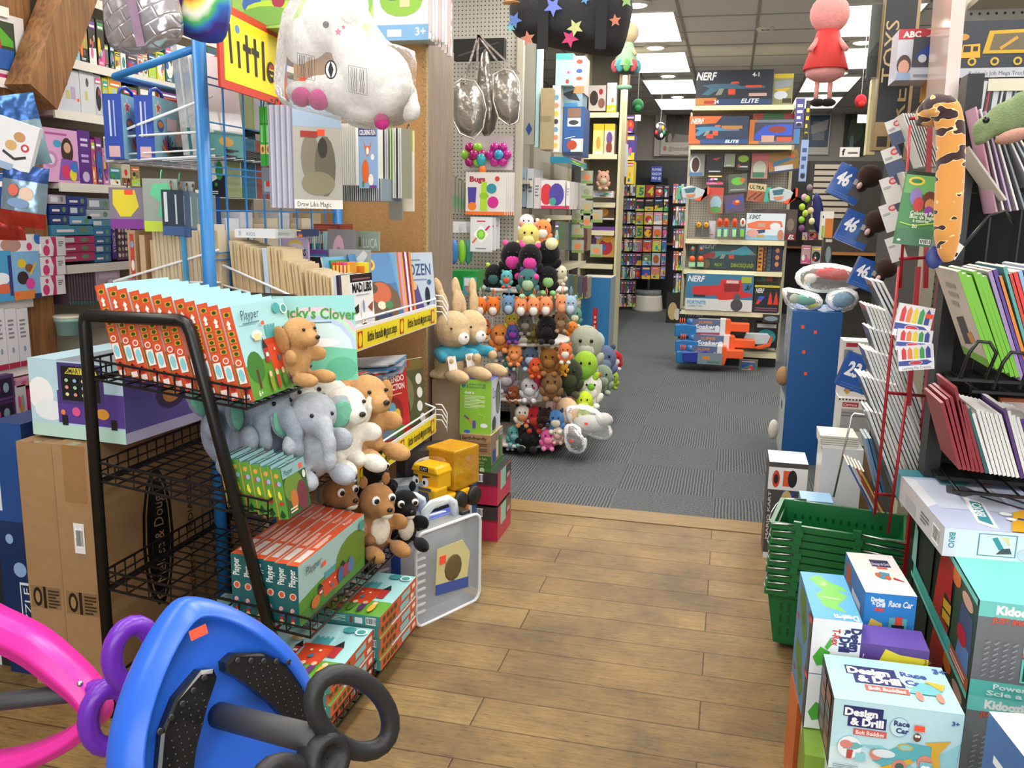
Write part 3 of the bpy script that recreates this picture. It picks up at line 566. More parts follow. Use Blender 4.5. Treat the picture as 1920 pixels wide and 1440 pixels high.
def band(px,hw,dep,col,name,Y=YP):
    P=[QY(x,y,Y) for x,y in px]; m=MB(); vs=[];fs=[]; n=len(P)
    # smooth by Catmull subdivision
    Q=[];H=[]
    for i in range(n-1):
        p0,p1,p2,p3=P[max(i-1,0)],P[i],P[i+1],P[min(i+2,n-1)]
        for k_ in range(5):
            t_=k_/5; Q.append(.5*((2*p1)+(p2-p0)*t_+(2*p0-5*p1+4*p2-p3)*t_*t_+(3*p1-p0-3*p2+p3)*t_**3)); H.append(hw[i]*(1-t_)+hw[i+1]*t_)
    Q.append(P[-1]);H.append(hw[-1]); n=len(Q); sec=[(-1,dep),(-1,-.5*dep),(-.8,-dep*.8),(-.35,-dep*.75),(-.2,-dep),(.3,-dep),(.45,-dep*.75),(.85,-dep*.7),(1,-dep*.4),(1,dep)]
    for i in range(n):
        d=(Q[min(i+1,n-1)]-Q[max(i-1,0)]).normalized(); nr=Vector((d.z,0,-d.x))
        for a,b in sec: vs.append(Q[i]-nr*a*H[i]+Vector((0,b,0)))
    K=len(sec)
    for i in range(n-1):
        for j in range(K): fs.append((i*K+j,i*K+(j+1)%K,(i+1)*K+(j+1)%K,(i+1)*K+j))
    m.add(vs,fs,col,True); return m
pb=band([(-260,1170),(-160,1150),(-60,1160),(0,1185),(60,1215),(115,1258),(160,1300),(178,1340),(150,1372),(95,1405),(20,1432),(-80,1440),(-200,1420)],[.03,.034,.034,.034,.033,.03,.024,.018,.017,.018,.02,.022,.02],.03,'plas:#ee33a8','body').build('body',pk)
a=QY(-260,1345,YP); b=QY(150,1298,YP); MB().tube([a,b],.018,DK,14).build('steering_column',pk)
MB().ell(QY(150,1282,YP-.03),.006,'metal:#d0d0d0',10).build('bolt',pk)
pw=MB()
for cx,cy,ry in ((205,1345,68),(250,1228,66)):
    c=QY(cx,cy,YP-.02); r=ry/1150
    pw.tube([(c.x+.022*math.cos(t_),c.y+.0+.03*math.cos(t_),c.z+r*math.sin(t_)) for t_ in [2*PI*i/20 for i in range(20)]],.019,'plas:#6f2db3',12,closed=True)
pw.tube([QY(150,1298,YP),QY(215,1290,YP)],.02,'plas:#6f2db3',10)
pw.build('steering_wheel',pk)
def BX(name,label,r,ax,v,dep,col,art=None,side=None,cat='box',group=None,top=None,yaw=0,lean=0,seed=None,bottom=None):
    """box whose shown face fills the pixel rectangle on the plane ax=v; ax 'Y' faces the camera, 'X' faces +X, 'x' faces -X"""
    x0,y0,x1,y1=r; xm=(x0+x1)/2; ym=(y0+y1)/2
    if ax=='Y':
        a=QY(x0,ym,v).x; b=QY(x1,ym,v).x; z0=QY(xm,y1,v).z; z1=QY(xm,y0,v).z; w,d=b-a,dep; cx,cy=(a+b)/2,v+dep/2; f='F'; sf='R'
    else:
        a=QX(x0,ym,v).y; b=QX(x1,ym,v).y; a,b=min(a,b),max(a,b); z0=QX(xm,y1,v).z; z1=QX(xm,y0,v).z; w,d=dep,b-a; cy=(a+b)/2
        if ax=='X': cx=v-dep/2; f='R'; sf='F'
        else: cx=v+dep/2; f='L'; sf='F'
    if bottom is not None: z0=bottom
    h=max(z1-z0,.01)
    if art is None: rr=random.Random(seed if seed is not None else int(x0*7+y0*3)); art=cover(rr,col['*'] if isinstance(col,dict) else col)
    A={f:art}
    if side: A[sf]=side
    cols=col if isinstance(col,dict) else {'*':col,'T':top or col}
    o=pkg(name,label,w,d,h,cols,A,(cx,cy,z0),(R_(lean),0,R_(yaw)),group,cat); return o
def pxs(x,y,Y): return (QY(x+1,y,Y)-QY(x,y,Y)).length
def EL(mb,x,y,Y,rx,ry,rd,col,rot=0,n=12):
    s_=pxs(x,y,Y); mb.ell(QY(x,y,Y),(rx*s_,rd*s_,ry*s_),col,n,(0,R_(rot),0) if rot else None)
def cen(mb,P):   # shift the mesh so that P is its origin
    P=Vector(P); mb.v=[(a-P.x,b-P.y,c-P.z) for a,b,c in mb.v]; return mb
# ================= blue book rack =================
BL='paint:#2f7fc4'; WH='paint:#eeefee'; XG=-1.6
br=thing('book_rack','bright blue tube book rack with wire grid and white wire shelves','display rack',(XG,2.97,0))
L_=lambda p: (p[0]-XG,p[1]-2.97,p[2])
for y in (2.5,3.46):
    MB().tube([L_((XG,y,0.03)),L_((XG,y,1.93 if y<3 else 1.9))],.021,BL,12).build('post',br)
for z in (.05,):
    MB().box(-.35,.35,-.52,-.46,0,.05,BL).build('foot',br); MB().box(-.35,.35,.46,.52,0,.05,BL).build('foot',br)
MB().tube([L_((XG-.0,2.5,1.9)),L_((XG-.3,2.5,1.82)),L_((XG-.33,3.46,1.82))],.012,BL,8).build('top_arm',br)
m=MB()
for i in range(13):
    z=.2+.135*i; m.rod(L_((XG,2.5,z)),L_((XG,3.46,z)),.003,BL); 
    if i%2==0: m.rod(L_((XG,2.5,z-.022)),L_((XG,3.46,z-.022)),.003,BL)
for j in range(1,8): m.rod(L_((XG,2.5+.12*j,.2)),L_((XG,2.5+.12*j,1.85)),.0035,BL)
m.build('wire_grid',br)
def wshelf(side,y0,y1,xi,xo,zi,zo,rise,label_strip=None,arm=.12,n=14):
    m=MB(); r=.0033
    for dz in (0,.02,.075): m.tube([L_((xi,y0,zi+dz)),L_((xo,y0,zo+dz)),L_((xo,y1,zo+dz)),L_((xi,y1,zi+dz))],r*(1.25 if dz!=.02 else .9),WH,5)
    m.tube([L_((xi,y0,zi+arm+.06)),L_((xo,y0,zo+.075)),L_((xo,y0,zo))],r*1.3,WH,6); m.tube([L_((xi,y1,zi+arm+.06)),L_((xo,y1,zo+.075)),L_((xo,y1,zo))],r*1.3,WH,6)
    for j in range(n+1):
        y=y0+(y1-y0)*j/n; m.rod(L_((xi,y,zi)),L_((xo,y,zo)),r*.7,WH); m.rod(L_((xo,y,zo)),L_((xo,y,zo+.075 if label_strip is None else zo+.02)),r*.7,WH)
    o=m.build('wire_shelf',br); return o
wshelf(-1,2.56,3.4,XG,-2.0,1.585,1.565,0); wshelf(-1,2.56,3.4,XG,-2.0,1.11,1.10,0)
def strip(par,x,y0,y1,z0,z1):
    a=Vector(L_((x,y0,z0))); A=[('r',0,0,1,1,'#f0dc1f')]
    for k,u in enumerate((.03,.5,.93)): A+=[('r',u-.02,.08,u+.03,.92,'#b5322a'),('e',u+.005,.5,.018,.36,'#f0dc1f')]
    for u in (.11,.58): A+=[('t','little hands',u,.3,.5,'#1b1b1b',{'b':.02,'w':.165,'fit':1}),('e',u+.185,.5,.012,.22,'#1b1b1b'),('t','giant steps',u+.2,.3,.5,'#1b1b1b',{'b':.02,'w':.13,'fit':1})]
    m=MB(); m.add([a,a+Vector((0,y1-y0,0)),a+Vector((0,y1-y0,z1-z0)),a+Vector((0,0,z1-z0))],[(0,1,2,3)],'#f0dc1f'); m.art(a,(0,y1-y0,0),(0,0,z1-z0),A,1)
    m.box(a.x-.004,a.x-.0005,a.y,a.y+y1-y0,a.z-.004,a.z+z1-z0+.012,WH)
    m.build('label_strip',par)
for zo,zi in ((1.0,1.10),(.545,.62)):
    o=wshelf(1,2.58,3.42,XG,-1.155,zi,zo,0,1,.08); strip(br,-1.145,2.6,3.4,zo-.02,zo+.045)
    m=MB(); 
    for k in range(4): m.tube([L_((-1.155,3.42,zo+.09-.022*k)),L_((-1.13,3.43,zo+.088-.022*k)),L_((-1.11,3.44,zo+.05-.022*k)),L_((-1.11,3.44,zo-.03))],.003,WH,5)
    m.build('shelf_bracket',br)
# little sign
sg=thing('shop_sign','yellow sign with red border reading little, hung high on the blue rack','sign',(-1.5,2.66,1.77))
dv=Vector((-.06,.52,0)); ln=dv.length; ang=math.atan2(dv.y,dv.x)
m=MB(); m.T=Matrix.Translation((.03,-.26,0))@Matrix.Rotation(ang,4,'Z')
m.box(0,ln,.0,.008,0,.24,'paint:#c7382a'); m.build('board',sg)
m=MB(); m.T=Matrix.Translation((.03,-.26,0))@Matrix.Rotation(ang,4,'Z')
A=[('r',.055,.1,.945,.9,'paint:#f3d92a')]
K='#151515'
for x in (.13,.24,.36,.47,.58): pass
A+=[('l',[(.13,.78),(.15,.32)],.035,K),('l',[(.245,.62),(.255,.3)],.035,K),('e',.24,.76,.03,.05,'#4d86c0'),('l',[(.36,.74),(.37,.28)],.035,K),('l',[(.31,.58),(.42,.56)],.035,K),('l',[(.48,.74),(.49,.27)],.035,K),('l',[(.43,.58),(.54,.56)],.035,K),('l',[(.6,.76),(.605,.26)],.035,K),
    ('e',.715,.4,.065,.14,K),('e',.72,.42,.035,.08,'paint:#f3d92a'),('r',.67,.37,.77,.42,K),('e',.72,.47,.03,.035,'#c7382a'),('r',.745,.3,.8,.36,'paint:#f3d92a'),
    ('l',[(.9,.35),(.98,.6)],.03,'#4d86c0'),('l',[(.93,.35),(.9,.66)],.03,'#4d86c0')]
m.art((0,0,0),(ln,0,0),(0,0,.24),A); m.build('lettering',sg)
sg.scale=(1,1,1)
# ---------- left side of the rack ----------
ac=[('r',0,0,1,1,'#8fc4d8'),('star',.2,.82,.14,'#f3efe6',.3),('star',.2,.82,.1,'#d4534a',.3),('e',.25,.55,.13,.1,'#3b5fae'),('e',.25,.57,.1,.05,'#d8843a'),('r',.5,.5,.9,.7,'#e8d0d8')]+[('l',[(.5,.12),(.5+.28*math.cos(a),.12+.3*math.sin(a))],.05,c) for a,c in zip((.4,.8,1.2,1.57,1.95,2.35,2.75),('#c33','#2a7a3a','#23408e','#1a1a1a','#7a2fa0','#c33','#e28a2a'))]
for i,(x,y) in enumerate(((-1.955,2.62),(-1.87,2.66))):
    t=thing('activity_case','blue cardboard activity case with a handle, %s in the top white basket'%('leftmost' if i==0 else 'second from the left'),'toy case',(x,y,1.572),(R_(0),0,R_(12)),'blue activity cases')
    pkg_mb(.06,.2,.2,{'*':'#2f4fae','R':'#8fc4d8'},{'F':[('r',.3,.35,.4,.9,'#c9d4f0'),('r',.55,.35,.62,.9,'#a8b8e8'),('r',.2,.03,.8,.2,'#d8b0b4')],'R':ac}).build('case',t)
    MB().tube([(.0,-.05,.2),(.0,-.04,.222),(.0,0,.232),(.0,.04,.222),(.0,.05,.2)],.006,'plas:#2f4fae',6).build('handle',t)
def leanbox(name,label,P0,w,t_,h,col,rot,art=None,cat='book',group=None,side=None):
    A={}
    if art: A['F']=art
    if side: A['L']=side
    return pkg(name,label,w,t_,h,col,A,P0,rot,group,cat)
leanbox('sticker_book','red and grey picture book leaning in the top white basket',(-1.8,2.78,1.6),.14,.01,.24,'#8d8480',(R_(-38),0,R_(75)),[('r',0,0,1,1,'#9a8478'),('r',0,.6,1,1,'#c0302c'),('e',.5,.35,.3,.12,'#b97a3a')])
leanbox('workbook','kraft-backed red workbook leaning behind the grey one in the top basket',(-1.74,2.82,1.6),.16,.02,.29,{'*':'#b89468','F':'#b5322c'},(R_(-22),0,R_(78)))
for i in range(3):
    leanbox('wrapped_pad','white plastic-wrapped pad, %s from the left beside the blue pole'%ORD[i],(-1.72+.035*i,2.7,1.59),.2,.024,.34-.012*i,{'*':'gloss:#e9ecee','L':'foil:#dfe4ea'},(R_(-5),0,R_(86)),[('r',0,0,1,.25,'#5aa6a6'),('e',.5,.15,.2,.05,'#e2b04a')],'pad','plastic-wrapped white pads')
leanbox('activity_book','dark teal activity book standing behind the white wrapped pads',(-1.75,2.95,1.6),.2,.015,.37,'#2f5a6c',(R_(-6),0,R_(80)),[('r',0,0,1,1,'#2f5a6c'),('r',.2,.6,.8,.85,'#a9b4b8'),('e',.5,.72,.16,.08,'#5a3a34')])
for i in range(7):
    leanbox('sketch_pad','dark grey pad lying flat, %s from the bottom in the top white basket'%ORD[i],(-1.74,2.83,1.58+.006*i),.2,.3,.0045,{'*':'#4c4f56','F':'#26282e'},(0,0,R_(2*(i%3))),None,'pad','dark pads lying in the top basket')
# packets on hooks under the top basket
def hookpack(label,px,w,h,body,card,yc=2.55,art=None,hook='plas:#2a2a2a',split=.35,name='hanging_packet',cat='craft packet',group=None,yaw=0,Y=None):
    """px = top centre of the packet"""
    P=QY(px[0],px[1],yc); t=thing(name,label,cat,P,(0,0,R_(yaw)),group); s_=pxs(px[0],px[1],yc); W=w*s_; Hh=h*s_
    m=pkg_mb(W,.012,Hh,{'*':body},{'F':art or [('r',0,0,1,split,card)]}); m.v=[(a,b,c-Hh) for a,b,c in m.v]; m.build('pouch',t)
    MB().tube([(0,.005,0),(0,.012,.02),(.0,.02,.028),(0,.03,.02)],.0022,hook,5).build('hook',t); return t
hookpack('yellow zigzag stencil in a purple-carded packet under the top white basket',(237,352),56,66,'gloss:#8d8390','#7a3f98',2.58,[('r',0,0,1,1,'#8b8190'),('r',0,0,.95,.24,'#8a3f9a'),('p',[(.12,.95),(.75,.95),(.85,.55),(.6,.3),(.3,.3),(.1,.6)],'#ecd93c'),('r',.45,.83,.7,.95,STK)],yaw=15)
hookpack('grey clear packet behind the yellow stencil packet',(275,350),50,64,'gloss:#77707c','#5a3f6a',2.64,yaw=20)
hookpack('mint green stencil in a lime-bottomed packet on a hook',(300,335),56,86,'gloss:#a9b0a4','#c6dc3c',2.55,[('r',0,0,1,1,'#9da69c'),('r',0,0,1,.2,'#c9de3a'),('p',[(.3,.9),(.72,.92),(.85,.7),(.6,.3),(.4,.28),(.5,.55),(.2,.7)],'#63cf96'),('r',.55,.5,.75,.6,STK)],hook='plas:#6fd8a0',yaw=18)
hookpack('lime-bottomed packet behind the mint stencil one',(335,340),50,88,'gloss:#8f9694','#c6dc3c',2.62,hook='plas:#6fd8a0',yaw=22)
for i,(x,c) in enumerate(((322,'#3c4652'),(338,'#55647c'),(352,'#7d8e8c'),(364,'#8a9a90'),(376,'#7e9088'),(388,'#8e9a9c'),(397,'#2f4a86'))):
    hookpack('narrow clear packet, %s from the left in the row hooked beside the blue pole'%ORD[i],(x,356+2*i),26 if i else 34,74,'gloss:'+c,'#2f5fa0',2.53+.02*i,[('r',0,0,1,1,'gloss:'+c),('r',0,0,1,.2,'#3b5a8e'),('r',.1,.3,.25,.95,'gloss:#dfe6ea'),('r',.6,.25,.68,.9,'gloss:#c2cdd0')],hook='metal:#8c6a3a',yaw=40,group='clear packets beside the blue pole')
# lower left basket books
for i in range(3):
    leanbox('board_book','kraft-backed board book with a red face, %s from the left in the lower white basket'%ORD[i],(-1.93+.04*i,2.68,1.115),.22,.03 if i==0 else .02,.23-.015*i,{'*':'#c2a079','L':'#c9a985' if i else '#b8977a'},(0,0,R_(90)),None,'book','board books in the lower basket',[('r',.3,.05,.8,.95,'#bf4a34'),('e',.55,.8,.2,.05,'#7fa7d0'),('e',.55,.5,.2,.08,'#e8e0d8'),('e',.55,.25,.2,.06,'#7fa7d0')] if i==0 else None)
cr=book_mb(random.Random(1),.2,.235,.0095,spine='#d3c0a0',front='#d9c9ab',back='#cdb996').build('coloring_book'); first=True
for i in range(24):
    x=-1.83+.0098*i
    o=cr if first else dup(cr); first=False; o.location=(x,2.66+.004*(i%3),1.115); o.rotation_euler=(R_(-2),0,R_(90)); tag(o,'cream-edged coloring book, %s from the left in the lower left white basket'%ORD[i],'book','cream-edged coloring books in the lower left basket')
leanbox('workbook','bright blue spined book among the cream books beside the blue pole',(-1.715,2.645,1.117),.2,.012,.236,'#4a9ccb',(R_(-2),0,R_(90)))
# ---------- beyond the grid: dark shelves of books seen through it ----------
rs=random.Random(11)
for i in range(16):
    if i%8<2: continue
    z=1.46 if i<8 else 1.70; yy=2.62+.1*(i%8)
    leanbox('picture_book','book seen through the blue grid, %s from the pole in its %s row'%(ORD[i%8],'lower' if i<8 else 'upper'),(-1.72,yy,z),.085,.16,.2+.02*rs.random(),rs.choice(['#3d5a6e','#c9c6bd','#6a7f70','#8a4a3c','#2f6e8c','#a9abb2','#4d4a66','#9aa87c']),(0,0,R_(2)),cover(rs))
for i in range(9):
    leanbox('picture_book','pale-backed book, %s from the pole behind the lower grid'%ORD[i],(-1.68,2.62+.09*i,1.12),.085,.08,.25+.02*(i%3),rs.choice(['#c9b899','#d8ccb6','#b9a684','#c9ccd4']),(0,0,0),[('r',.3,.1,.35,.9,'#a08c68')])
# green hooked packets
for i in range(5):
    hookpack('slim green packet with a gold foot, %s from the left right of the blue pole'%ORD[i],(492+10.5*i,200),9.5,98,'gloss:#3f9a3a','#d9b24a',2.75+.0*i,[('r',0,0,1,1,'gloss:#3f9a3a'),('r',.05,.7,.95,.72,'#2c6a28'),('r',.05,.2,.95,.36,'#d9b26a'),('e',.5,.28,.25,.05,'#8a4a2a'),('r',.25,.4,.6,.68,'gloss:#7fc878')],name='bookmark_packet',group='slim green packets')
hookpack('small grey boxed packet hanging below the green packets',(505,315),26,44,'#70757e','#c9ccd2',2.75,[('r',.15,.1,.85,.5,'#9aa0aa'),('r',.3,.3,.6,.5,'#b5322c')])
# hanging magazines (front pack, edges left and cover right)
def magstack(label0,n,x0,dx,ytop,w,h,Y,cols,front,group,yaw=62,lean=0,last=None):
    first=None
    for i in range(n):
        P=QY(x0+dx*i,ytop,Y); s_=pxs(x0,ytop,Y)
        c=cols[i%len(cols)]; W=w*s_; Hh=h*s_; a=front if i==n-1 else None
        o=pkg('coloring_magazine',(last if (i==n-1 and last) else label0%ORD[i]),W,.0035,Hh,{'*':'#e9e7e2','F':c},{'F':a} if a else None,(P.x,P.y+W*.4,P.z-Hh),(R_(lean),0,R_(yaw)),group,'magazine')
wolf=[('r',0,0,1,1,'gloss:#b9b7ae'),('r',0,.8,1,1,'gloss:#a9bfd8'),('e',.35,.5,.2,.24,'#8b8470'),('e',.65,.42,.22,.3,'#6f6a58'),('e',.5,.25,.35,.12,'#8f8a6c'),('e',.6,.6,.1,.1,'#3a382f'),('r',.15,.7,.5,.76,'#a83a30'),('r',.5,.72,.65,.78,STK),('r',0,0,1,.09,'#f1efe8'),('t','Draw Like Magic',.06,.02,.05,'#3a3a3a',{'w':.7})]
magstack('white-edged magazine, %s from the left in the pack under the unicorn',14,530,3.6,195,84,174,2.55,['#8d88a0','#c9c4cc','#a9b2c8'],wolf,'magazines hanging below the unicorn',yaw=35,last='magazine with grey wolves on its cover hanging below the unicorn')
rb=[('r',0,0,1,1,'#2c2c66')]+[('r',.05+.24*i,.12+.17*j,.24+.24*i,.25+.17*j,('#e2f04a','#f04a9a','#f5873a','#3a9a5a','#4a6ae2','#c03ac0','#f04a4a')[(i*3+j*2)%7]) for i in range(4) for j in range(5)]
magstack('dark pack behind the rainbow pattern book, %s in',3,634,4,238,60,98,2.9,['#5a4a6e'],rb,'rainbow pattern books',yaw=35,last='book with a rainbow name-block pattern hanging right of the wolves magazine')
fox=[('r',0,0,1,1,'#8fb0da'),('r',0,.86,1,1,'#2f3f86'),('t','COLORING FUN',.06,.885,.08,'#ffffff',{'b':.03,'w':.88,'fit':1}),('p',[(.25,.82),(.38,.7),(.62,.7),(.75,.82),(.62,.6),(.5,.52),(.38,.6)],'#df6a2c'),('e',.5,.62,.08,.06,'#fff'),('e',.38,.28,.2,.2,'#df6a2c'),('e',.68,.14,.14,.1,'#f3efe8'),('e',.78,.52,.1,.05,'#eef2f8'),('r',.2,.02,.3,.12,'#4f8a2c'),('r',.6,.0,1,.05,'#7a3f98')]
magstack('white-edged book, %s from the left in the pack beside the fox cover',9,648,4,232,70,104,2.9,['#dcdcd8'],None,'white-edged coloring books hanging under the unicorn',yaw=70)
hookpack('coloring book with an orange fox cover reading COLORING FUN',(690,240),34,103,'#8fb0da','#2f3f86',2.85,fox,name='coloring_book',cat='book')
magstack('colour-edged activity book, %s from the fox cover',10,712,5,240,30,120,3.05,['#7fae4a','#d8d8d0','#2f4a3a','#c9ccd4','#8a8c7a'],None,'activity books hanging right of the fox cover',yaw=72)
hookpack('grey floral hanging card below the activity books',(742,300),26,104,'#8d8c80','#a8a79a',3.2,[('r',.1,.3,.9,.9,'#a5a493'),('e',.5,.6,.2,.2,'#8a9078')])
hookpack('cream floral hanging card with a lime top beside the chipboard edge',(762,245),28,140,'#e3dccd','#cfd04a',3.25,[('r',0,0,1,1,'#e3dccd'),('r',0,.74,1,1,'#c3c23c'),('e',.5,.4,.3,.1,'#d9a8a4'),('e',.4,.25,.2,.06,'#c98f9a'),('e',.6,.55,.2,.06,'#a8b890')])
magstack('grey sheet pad, %s from the left in the dense row under the hanging books',22,640,4,335,60,38,3.0,['#5d6b78','#8794a0'],None,'grey sheet pads',yaw=75)
# ---------- right upper shelf ----------
pb_=book_mb(random.Random(2),.135,.205,.0078,spine='#cdb68c',front='#d8c49e',back='#bfa67c').build('paperback'); first=True
def prow(x0,n,z,lab,grp,dx=.0082,Y=2.66,lean=-3,hh=1.0,proto=None):
    global first
    for i in range(n):
        o=pb_ if first else dup(pb_); first=False; o.location=(x0+dx*i,Y+.003*((i*5)%3),z-.11*(.0082*i)/.4); o.rotation_euler=(R_(lean+(i*7%3)-1),0,R_(90)); o.scale=(1,1,hh); tag(o,lab%ORD[i],'book',grp)
prow(-1.565,13,1.115,'thin tan paperback, %s from the blue pole in the tallest row','tan paperbacks nearest the pole')
leanbox('paperback','pale blue book between the tan paperbacks of the tallest row',(-1.445,2.66,1.1),.14,.016,.2,'#b9c8d8',(R_(-3),0,R_(90)))
prow(-1.43,6,1.1,'thin tan paperback, %s right of the pale blue book','tan paperbacks right of the pale blue book')
prow(-1.375,8,1.06,'thin tan paperback, %s from the left in the middle step','tan paperbacks in the middle step',lean=-6)
prow(-1.30,11,1.03,'tan paperback, %s from the left in the low front step','tan paperbacks in the low front step')
for i in range(5): leanbox('paperback','white-edged paperback, %s left of the white penguin cover'%ORD[i],(-1.212+.0085*i,2.665,1.015),.14,.0078,.205,rs.choice(['#dfe0e2','#4a3f5a','#e8e2d2','#c9d3e0','#2a2a30']),(R_(-3),0,R_(90)),None,'book','white-edged paperbacks beside the penguin cover')
ml=[('r',0,0,1,1,'#e9ebee'),('r',0,.88,1,1,'#241a1c'),('b',.1,.91,.8,.05,1,'#8a5a5a'),('t','MAD LIBS',.06,.73,.13,'#111111',{'b':.045,'w':.88,'fit':1}),('e',.52,.78,.06,.06,'#9aa0a8'),('b',.2,.67,.6,.03,1,'#9aa0a8'),('p',[(.1,.5),(.3,.55),(.28,.42),(.16,.4)],'#2a2622'),('p',[(.7,.48),(.95,.56),(.9,.4)],'#9a4a3c'),('e',.5,.42,.13,.18,'#e4e6ea'),('e',.5,.3,.12,.13,'#f6f2e8'),('e',.5,.13,.2,.12,'#26262a'),('e',.5,.5,.05,.1,'#8a97a8'),('p',[(.5,.3),(.54,.27),(.46,.26)],'#d87a2a')]
leanbox('paperback','white word-game paperback with a penguin cover facing the aisle',(-1.165,2.71,1.005),.145,.009,.215,{'*':'#d8c9a8','F':'#e9ebee','L':'#e9ebee'},(R_(-4),0,R_(84)),ml)
mj=[('r',0,0,1,1,'#eceae6'),('r',0,.62,1,1,'#1b1b1e'),('b',.1,.72,.7,.1,1,'#4a4a50'),('t','MAD LIBS JUNIOR',.05,.2,.3,'#111111',{'b':.04,'w':.9,'fit':1})]
BX('paperback','black-topped white word-game book standing behind the low paperbacks',(559,481,612,548),'Y',2.86,.012,'#eceae6',mj,cat='book')
mt=[('r',0,0,1,1,'#cdb9dc'),('e',.5,.75,.3,.2,'#f0d25a'),('e',.5,.55,.42,.3,'#e9e2f2'),('t','MAD LIBS',.08,.48,.2,'#4a4f8e',{'b':.04,'w':.84,'fit':1}),('e',.3,.15,.14,.15,'#4a6ab8'),('e',.7,.15,.14,.15,'#e8c24a')]
BX('paperback','lilac word-game book with a yellow sun above the middle step of paperbacks',(530,446,578,510),'Y',2.8,.012,'#cdb9dc',mt,cat='book')
BX('book_stand_sign','white long display box lying on the tan paperbacks',(440,430,516,446),'Y',2.64,.13,{'*':'#e6e8ea'},[('r',.1,.2,.16,.8,'#b9bcc2'),('t','KIDS',.3,.25,.4,'#8088a8',{'w':.5})],cat='box')
BX('small_box','short pale grey box beside the white one on the paperbacks',(517,430,546,446),'Y',2.66,.11,{'*':'#b9bcb8'},[('b',.1,.3,.8,.4,2,'#8f928e')],cat='box')
BX('picture_book','dark blue patterned book at the right of the grey box',(547,430,567,444),'Y',2.7,.12,{'*':'#2f3f66'},None,cat='book')
BX('picture_book','blue book with purple top behind the black-topped word-game book',(576,468,612,520),'Y',2.95,.012,'#3f6fae',[('r',0,.85,1,1,'#6a3f86'),('r',.1,.2,.9,.7,'#5a8ac2')],cat='book')
cs=['#c9c24a','#2f3f86','#6a7f3a','#7a3f66','#1f2f56','#4aa6a0','#d8d2c2','#2f5f9a','#3f8f8a','#8a8f96','#5a3f2a','#9ac2c8']
for i in range(12): BX('picture_book','narrow book spine, %s from the left at the back of the upper shelf'%ORD[i],(568+3.4*i,434,571.1+3.4*i,478),'Y',3.05,.15,{'*':cs[i]},[('r',.3,.5,.7,.9,'#e0dccb')],cat='book',group='narrow books at the back of the upper shelf')
BX('picture_book','dark red patterned box lying above the narrow spines',(588,420,637,434),'Y',3.12,.12,'#8a3a2a',[('b',.1,.3,.8,.5,2,'#b5583a')],cat='box')
pw_=[('r',0,0,1,1,'gloss:#8f8a8c'),('e',.45,.62,.24,.3,'gloss:#d9b0bc'),('e',.45,.55,.16,.2,'gloss:#b58a96'),('e',.5,.4,.12,.06,'#b5323a'),('r',.75,.6,.85,.68,STK)]
BX('wrapped_toy_pad','clear-wrapped pink toy pad leaning behind the upper shelf magazines',(608,430,656,560),'Y',3.0,.03,'gloss:#8f8a8c',pw_,cat='craft packet',lean=-8)
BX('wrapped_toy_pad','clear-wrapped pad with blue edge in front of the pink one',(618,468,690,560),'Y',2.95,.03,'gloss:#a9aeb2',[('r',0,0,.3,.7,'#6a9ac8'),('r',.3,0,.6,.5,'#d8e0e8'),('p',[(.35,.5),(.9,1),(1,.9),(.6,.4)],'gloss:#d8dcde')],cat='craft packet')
BX('picture_book','pale green picture book with white title letters on the upper shelf',(666,434,710,470),'Y',3.2,.015,'#9aa890',[('r',0,0,1,1,'#9fb0a0'),('t','LUCA',.35,.15,.5,'#e8e8e0',{'w':.6,'fit':1}),('r',.15,.2,.25,.7,'#7a6a4a')],cat='book')
BX('picture_book','bright green spine beside the pale green picture book',(654,434,665,470),'Y',3.2,.15,{'*':'#4a9a3a'},cat='book')
for i,c in enumerate(('#d8452e','#e05a2a','#c93a6a','#d94a8a','#e89a3a')): BX('sticker_book','small %s booklet standing before the wrapped pads'%('red','orange red','dark pink','pink','amber')[i],(623+7*i,492,629.5+7*i,545),'Y',2.78,.05,{'*':c},[('r',.2,.55,.8,.9,'#f0d84a')],cat='book')
BX('sticker_book','yellow booklet standing behind the penguin cover',(660,492,688,560),'Y',2.86,.02,'#f0dc3a',[('r',.15,.6,.85,.9,'#e8872a'),('e',.5,.3,.3,.2,'#3f9a5a')],cat='book')
bc=[('r',0,0,1,1,'#3f6ea0'),('r',0,.55,1,1,'#4f86bc'),('e',.45,.84,.12,.09,'#e8c23a'),('e',.45,.84,.07,.05,'#b5322a'),('e',.5,.3,.5,.3,'#6a4f3a'),('e',.55,.42,.25,.16,'#c0603a'),('e',.3,.5,.2,.08,'#4a4030'),('e',.5,.25,.1,.06,'#e8d8c0'),('e',.68,.24,.1,.06,'#3f7f4a'),('r',.3,.0,.7,.14,'#2f3f5a')]
magazine=[(-1.25,2.93,.24,'#3f8f3a',None,-14,'green-edged magazine leaning left of the blue monster truck cover'),(-1.27,2.9,.25,'#e8f0f0',[('r',0,0,1,1,'#6aa6c8'),('e',.5,.3,.3,.2,'#d87aa8'),('e',.4,.6,.3,.2,'#5ac2b8')],-13,'pale turquoise magazine leaning behind the penguin cover'),(-1.215,3.02,.26,'#3f6ea0',bc,-16,'magazine with a blue sky and brown vehicle cover leaning on the upper shelf')]
for x,y,h,c,a,l,lab in magazine: leanbox('magazine',lab,(x,y,1.02),.26,.006,h,{'*':'#f2f2ee','F':c,'L':c},(R_(l),0,R_(78)),a,'magazine')
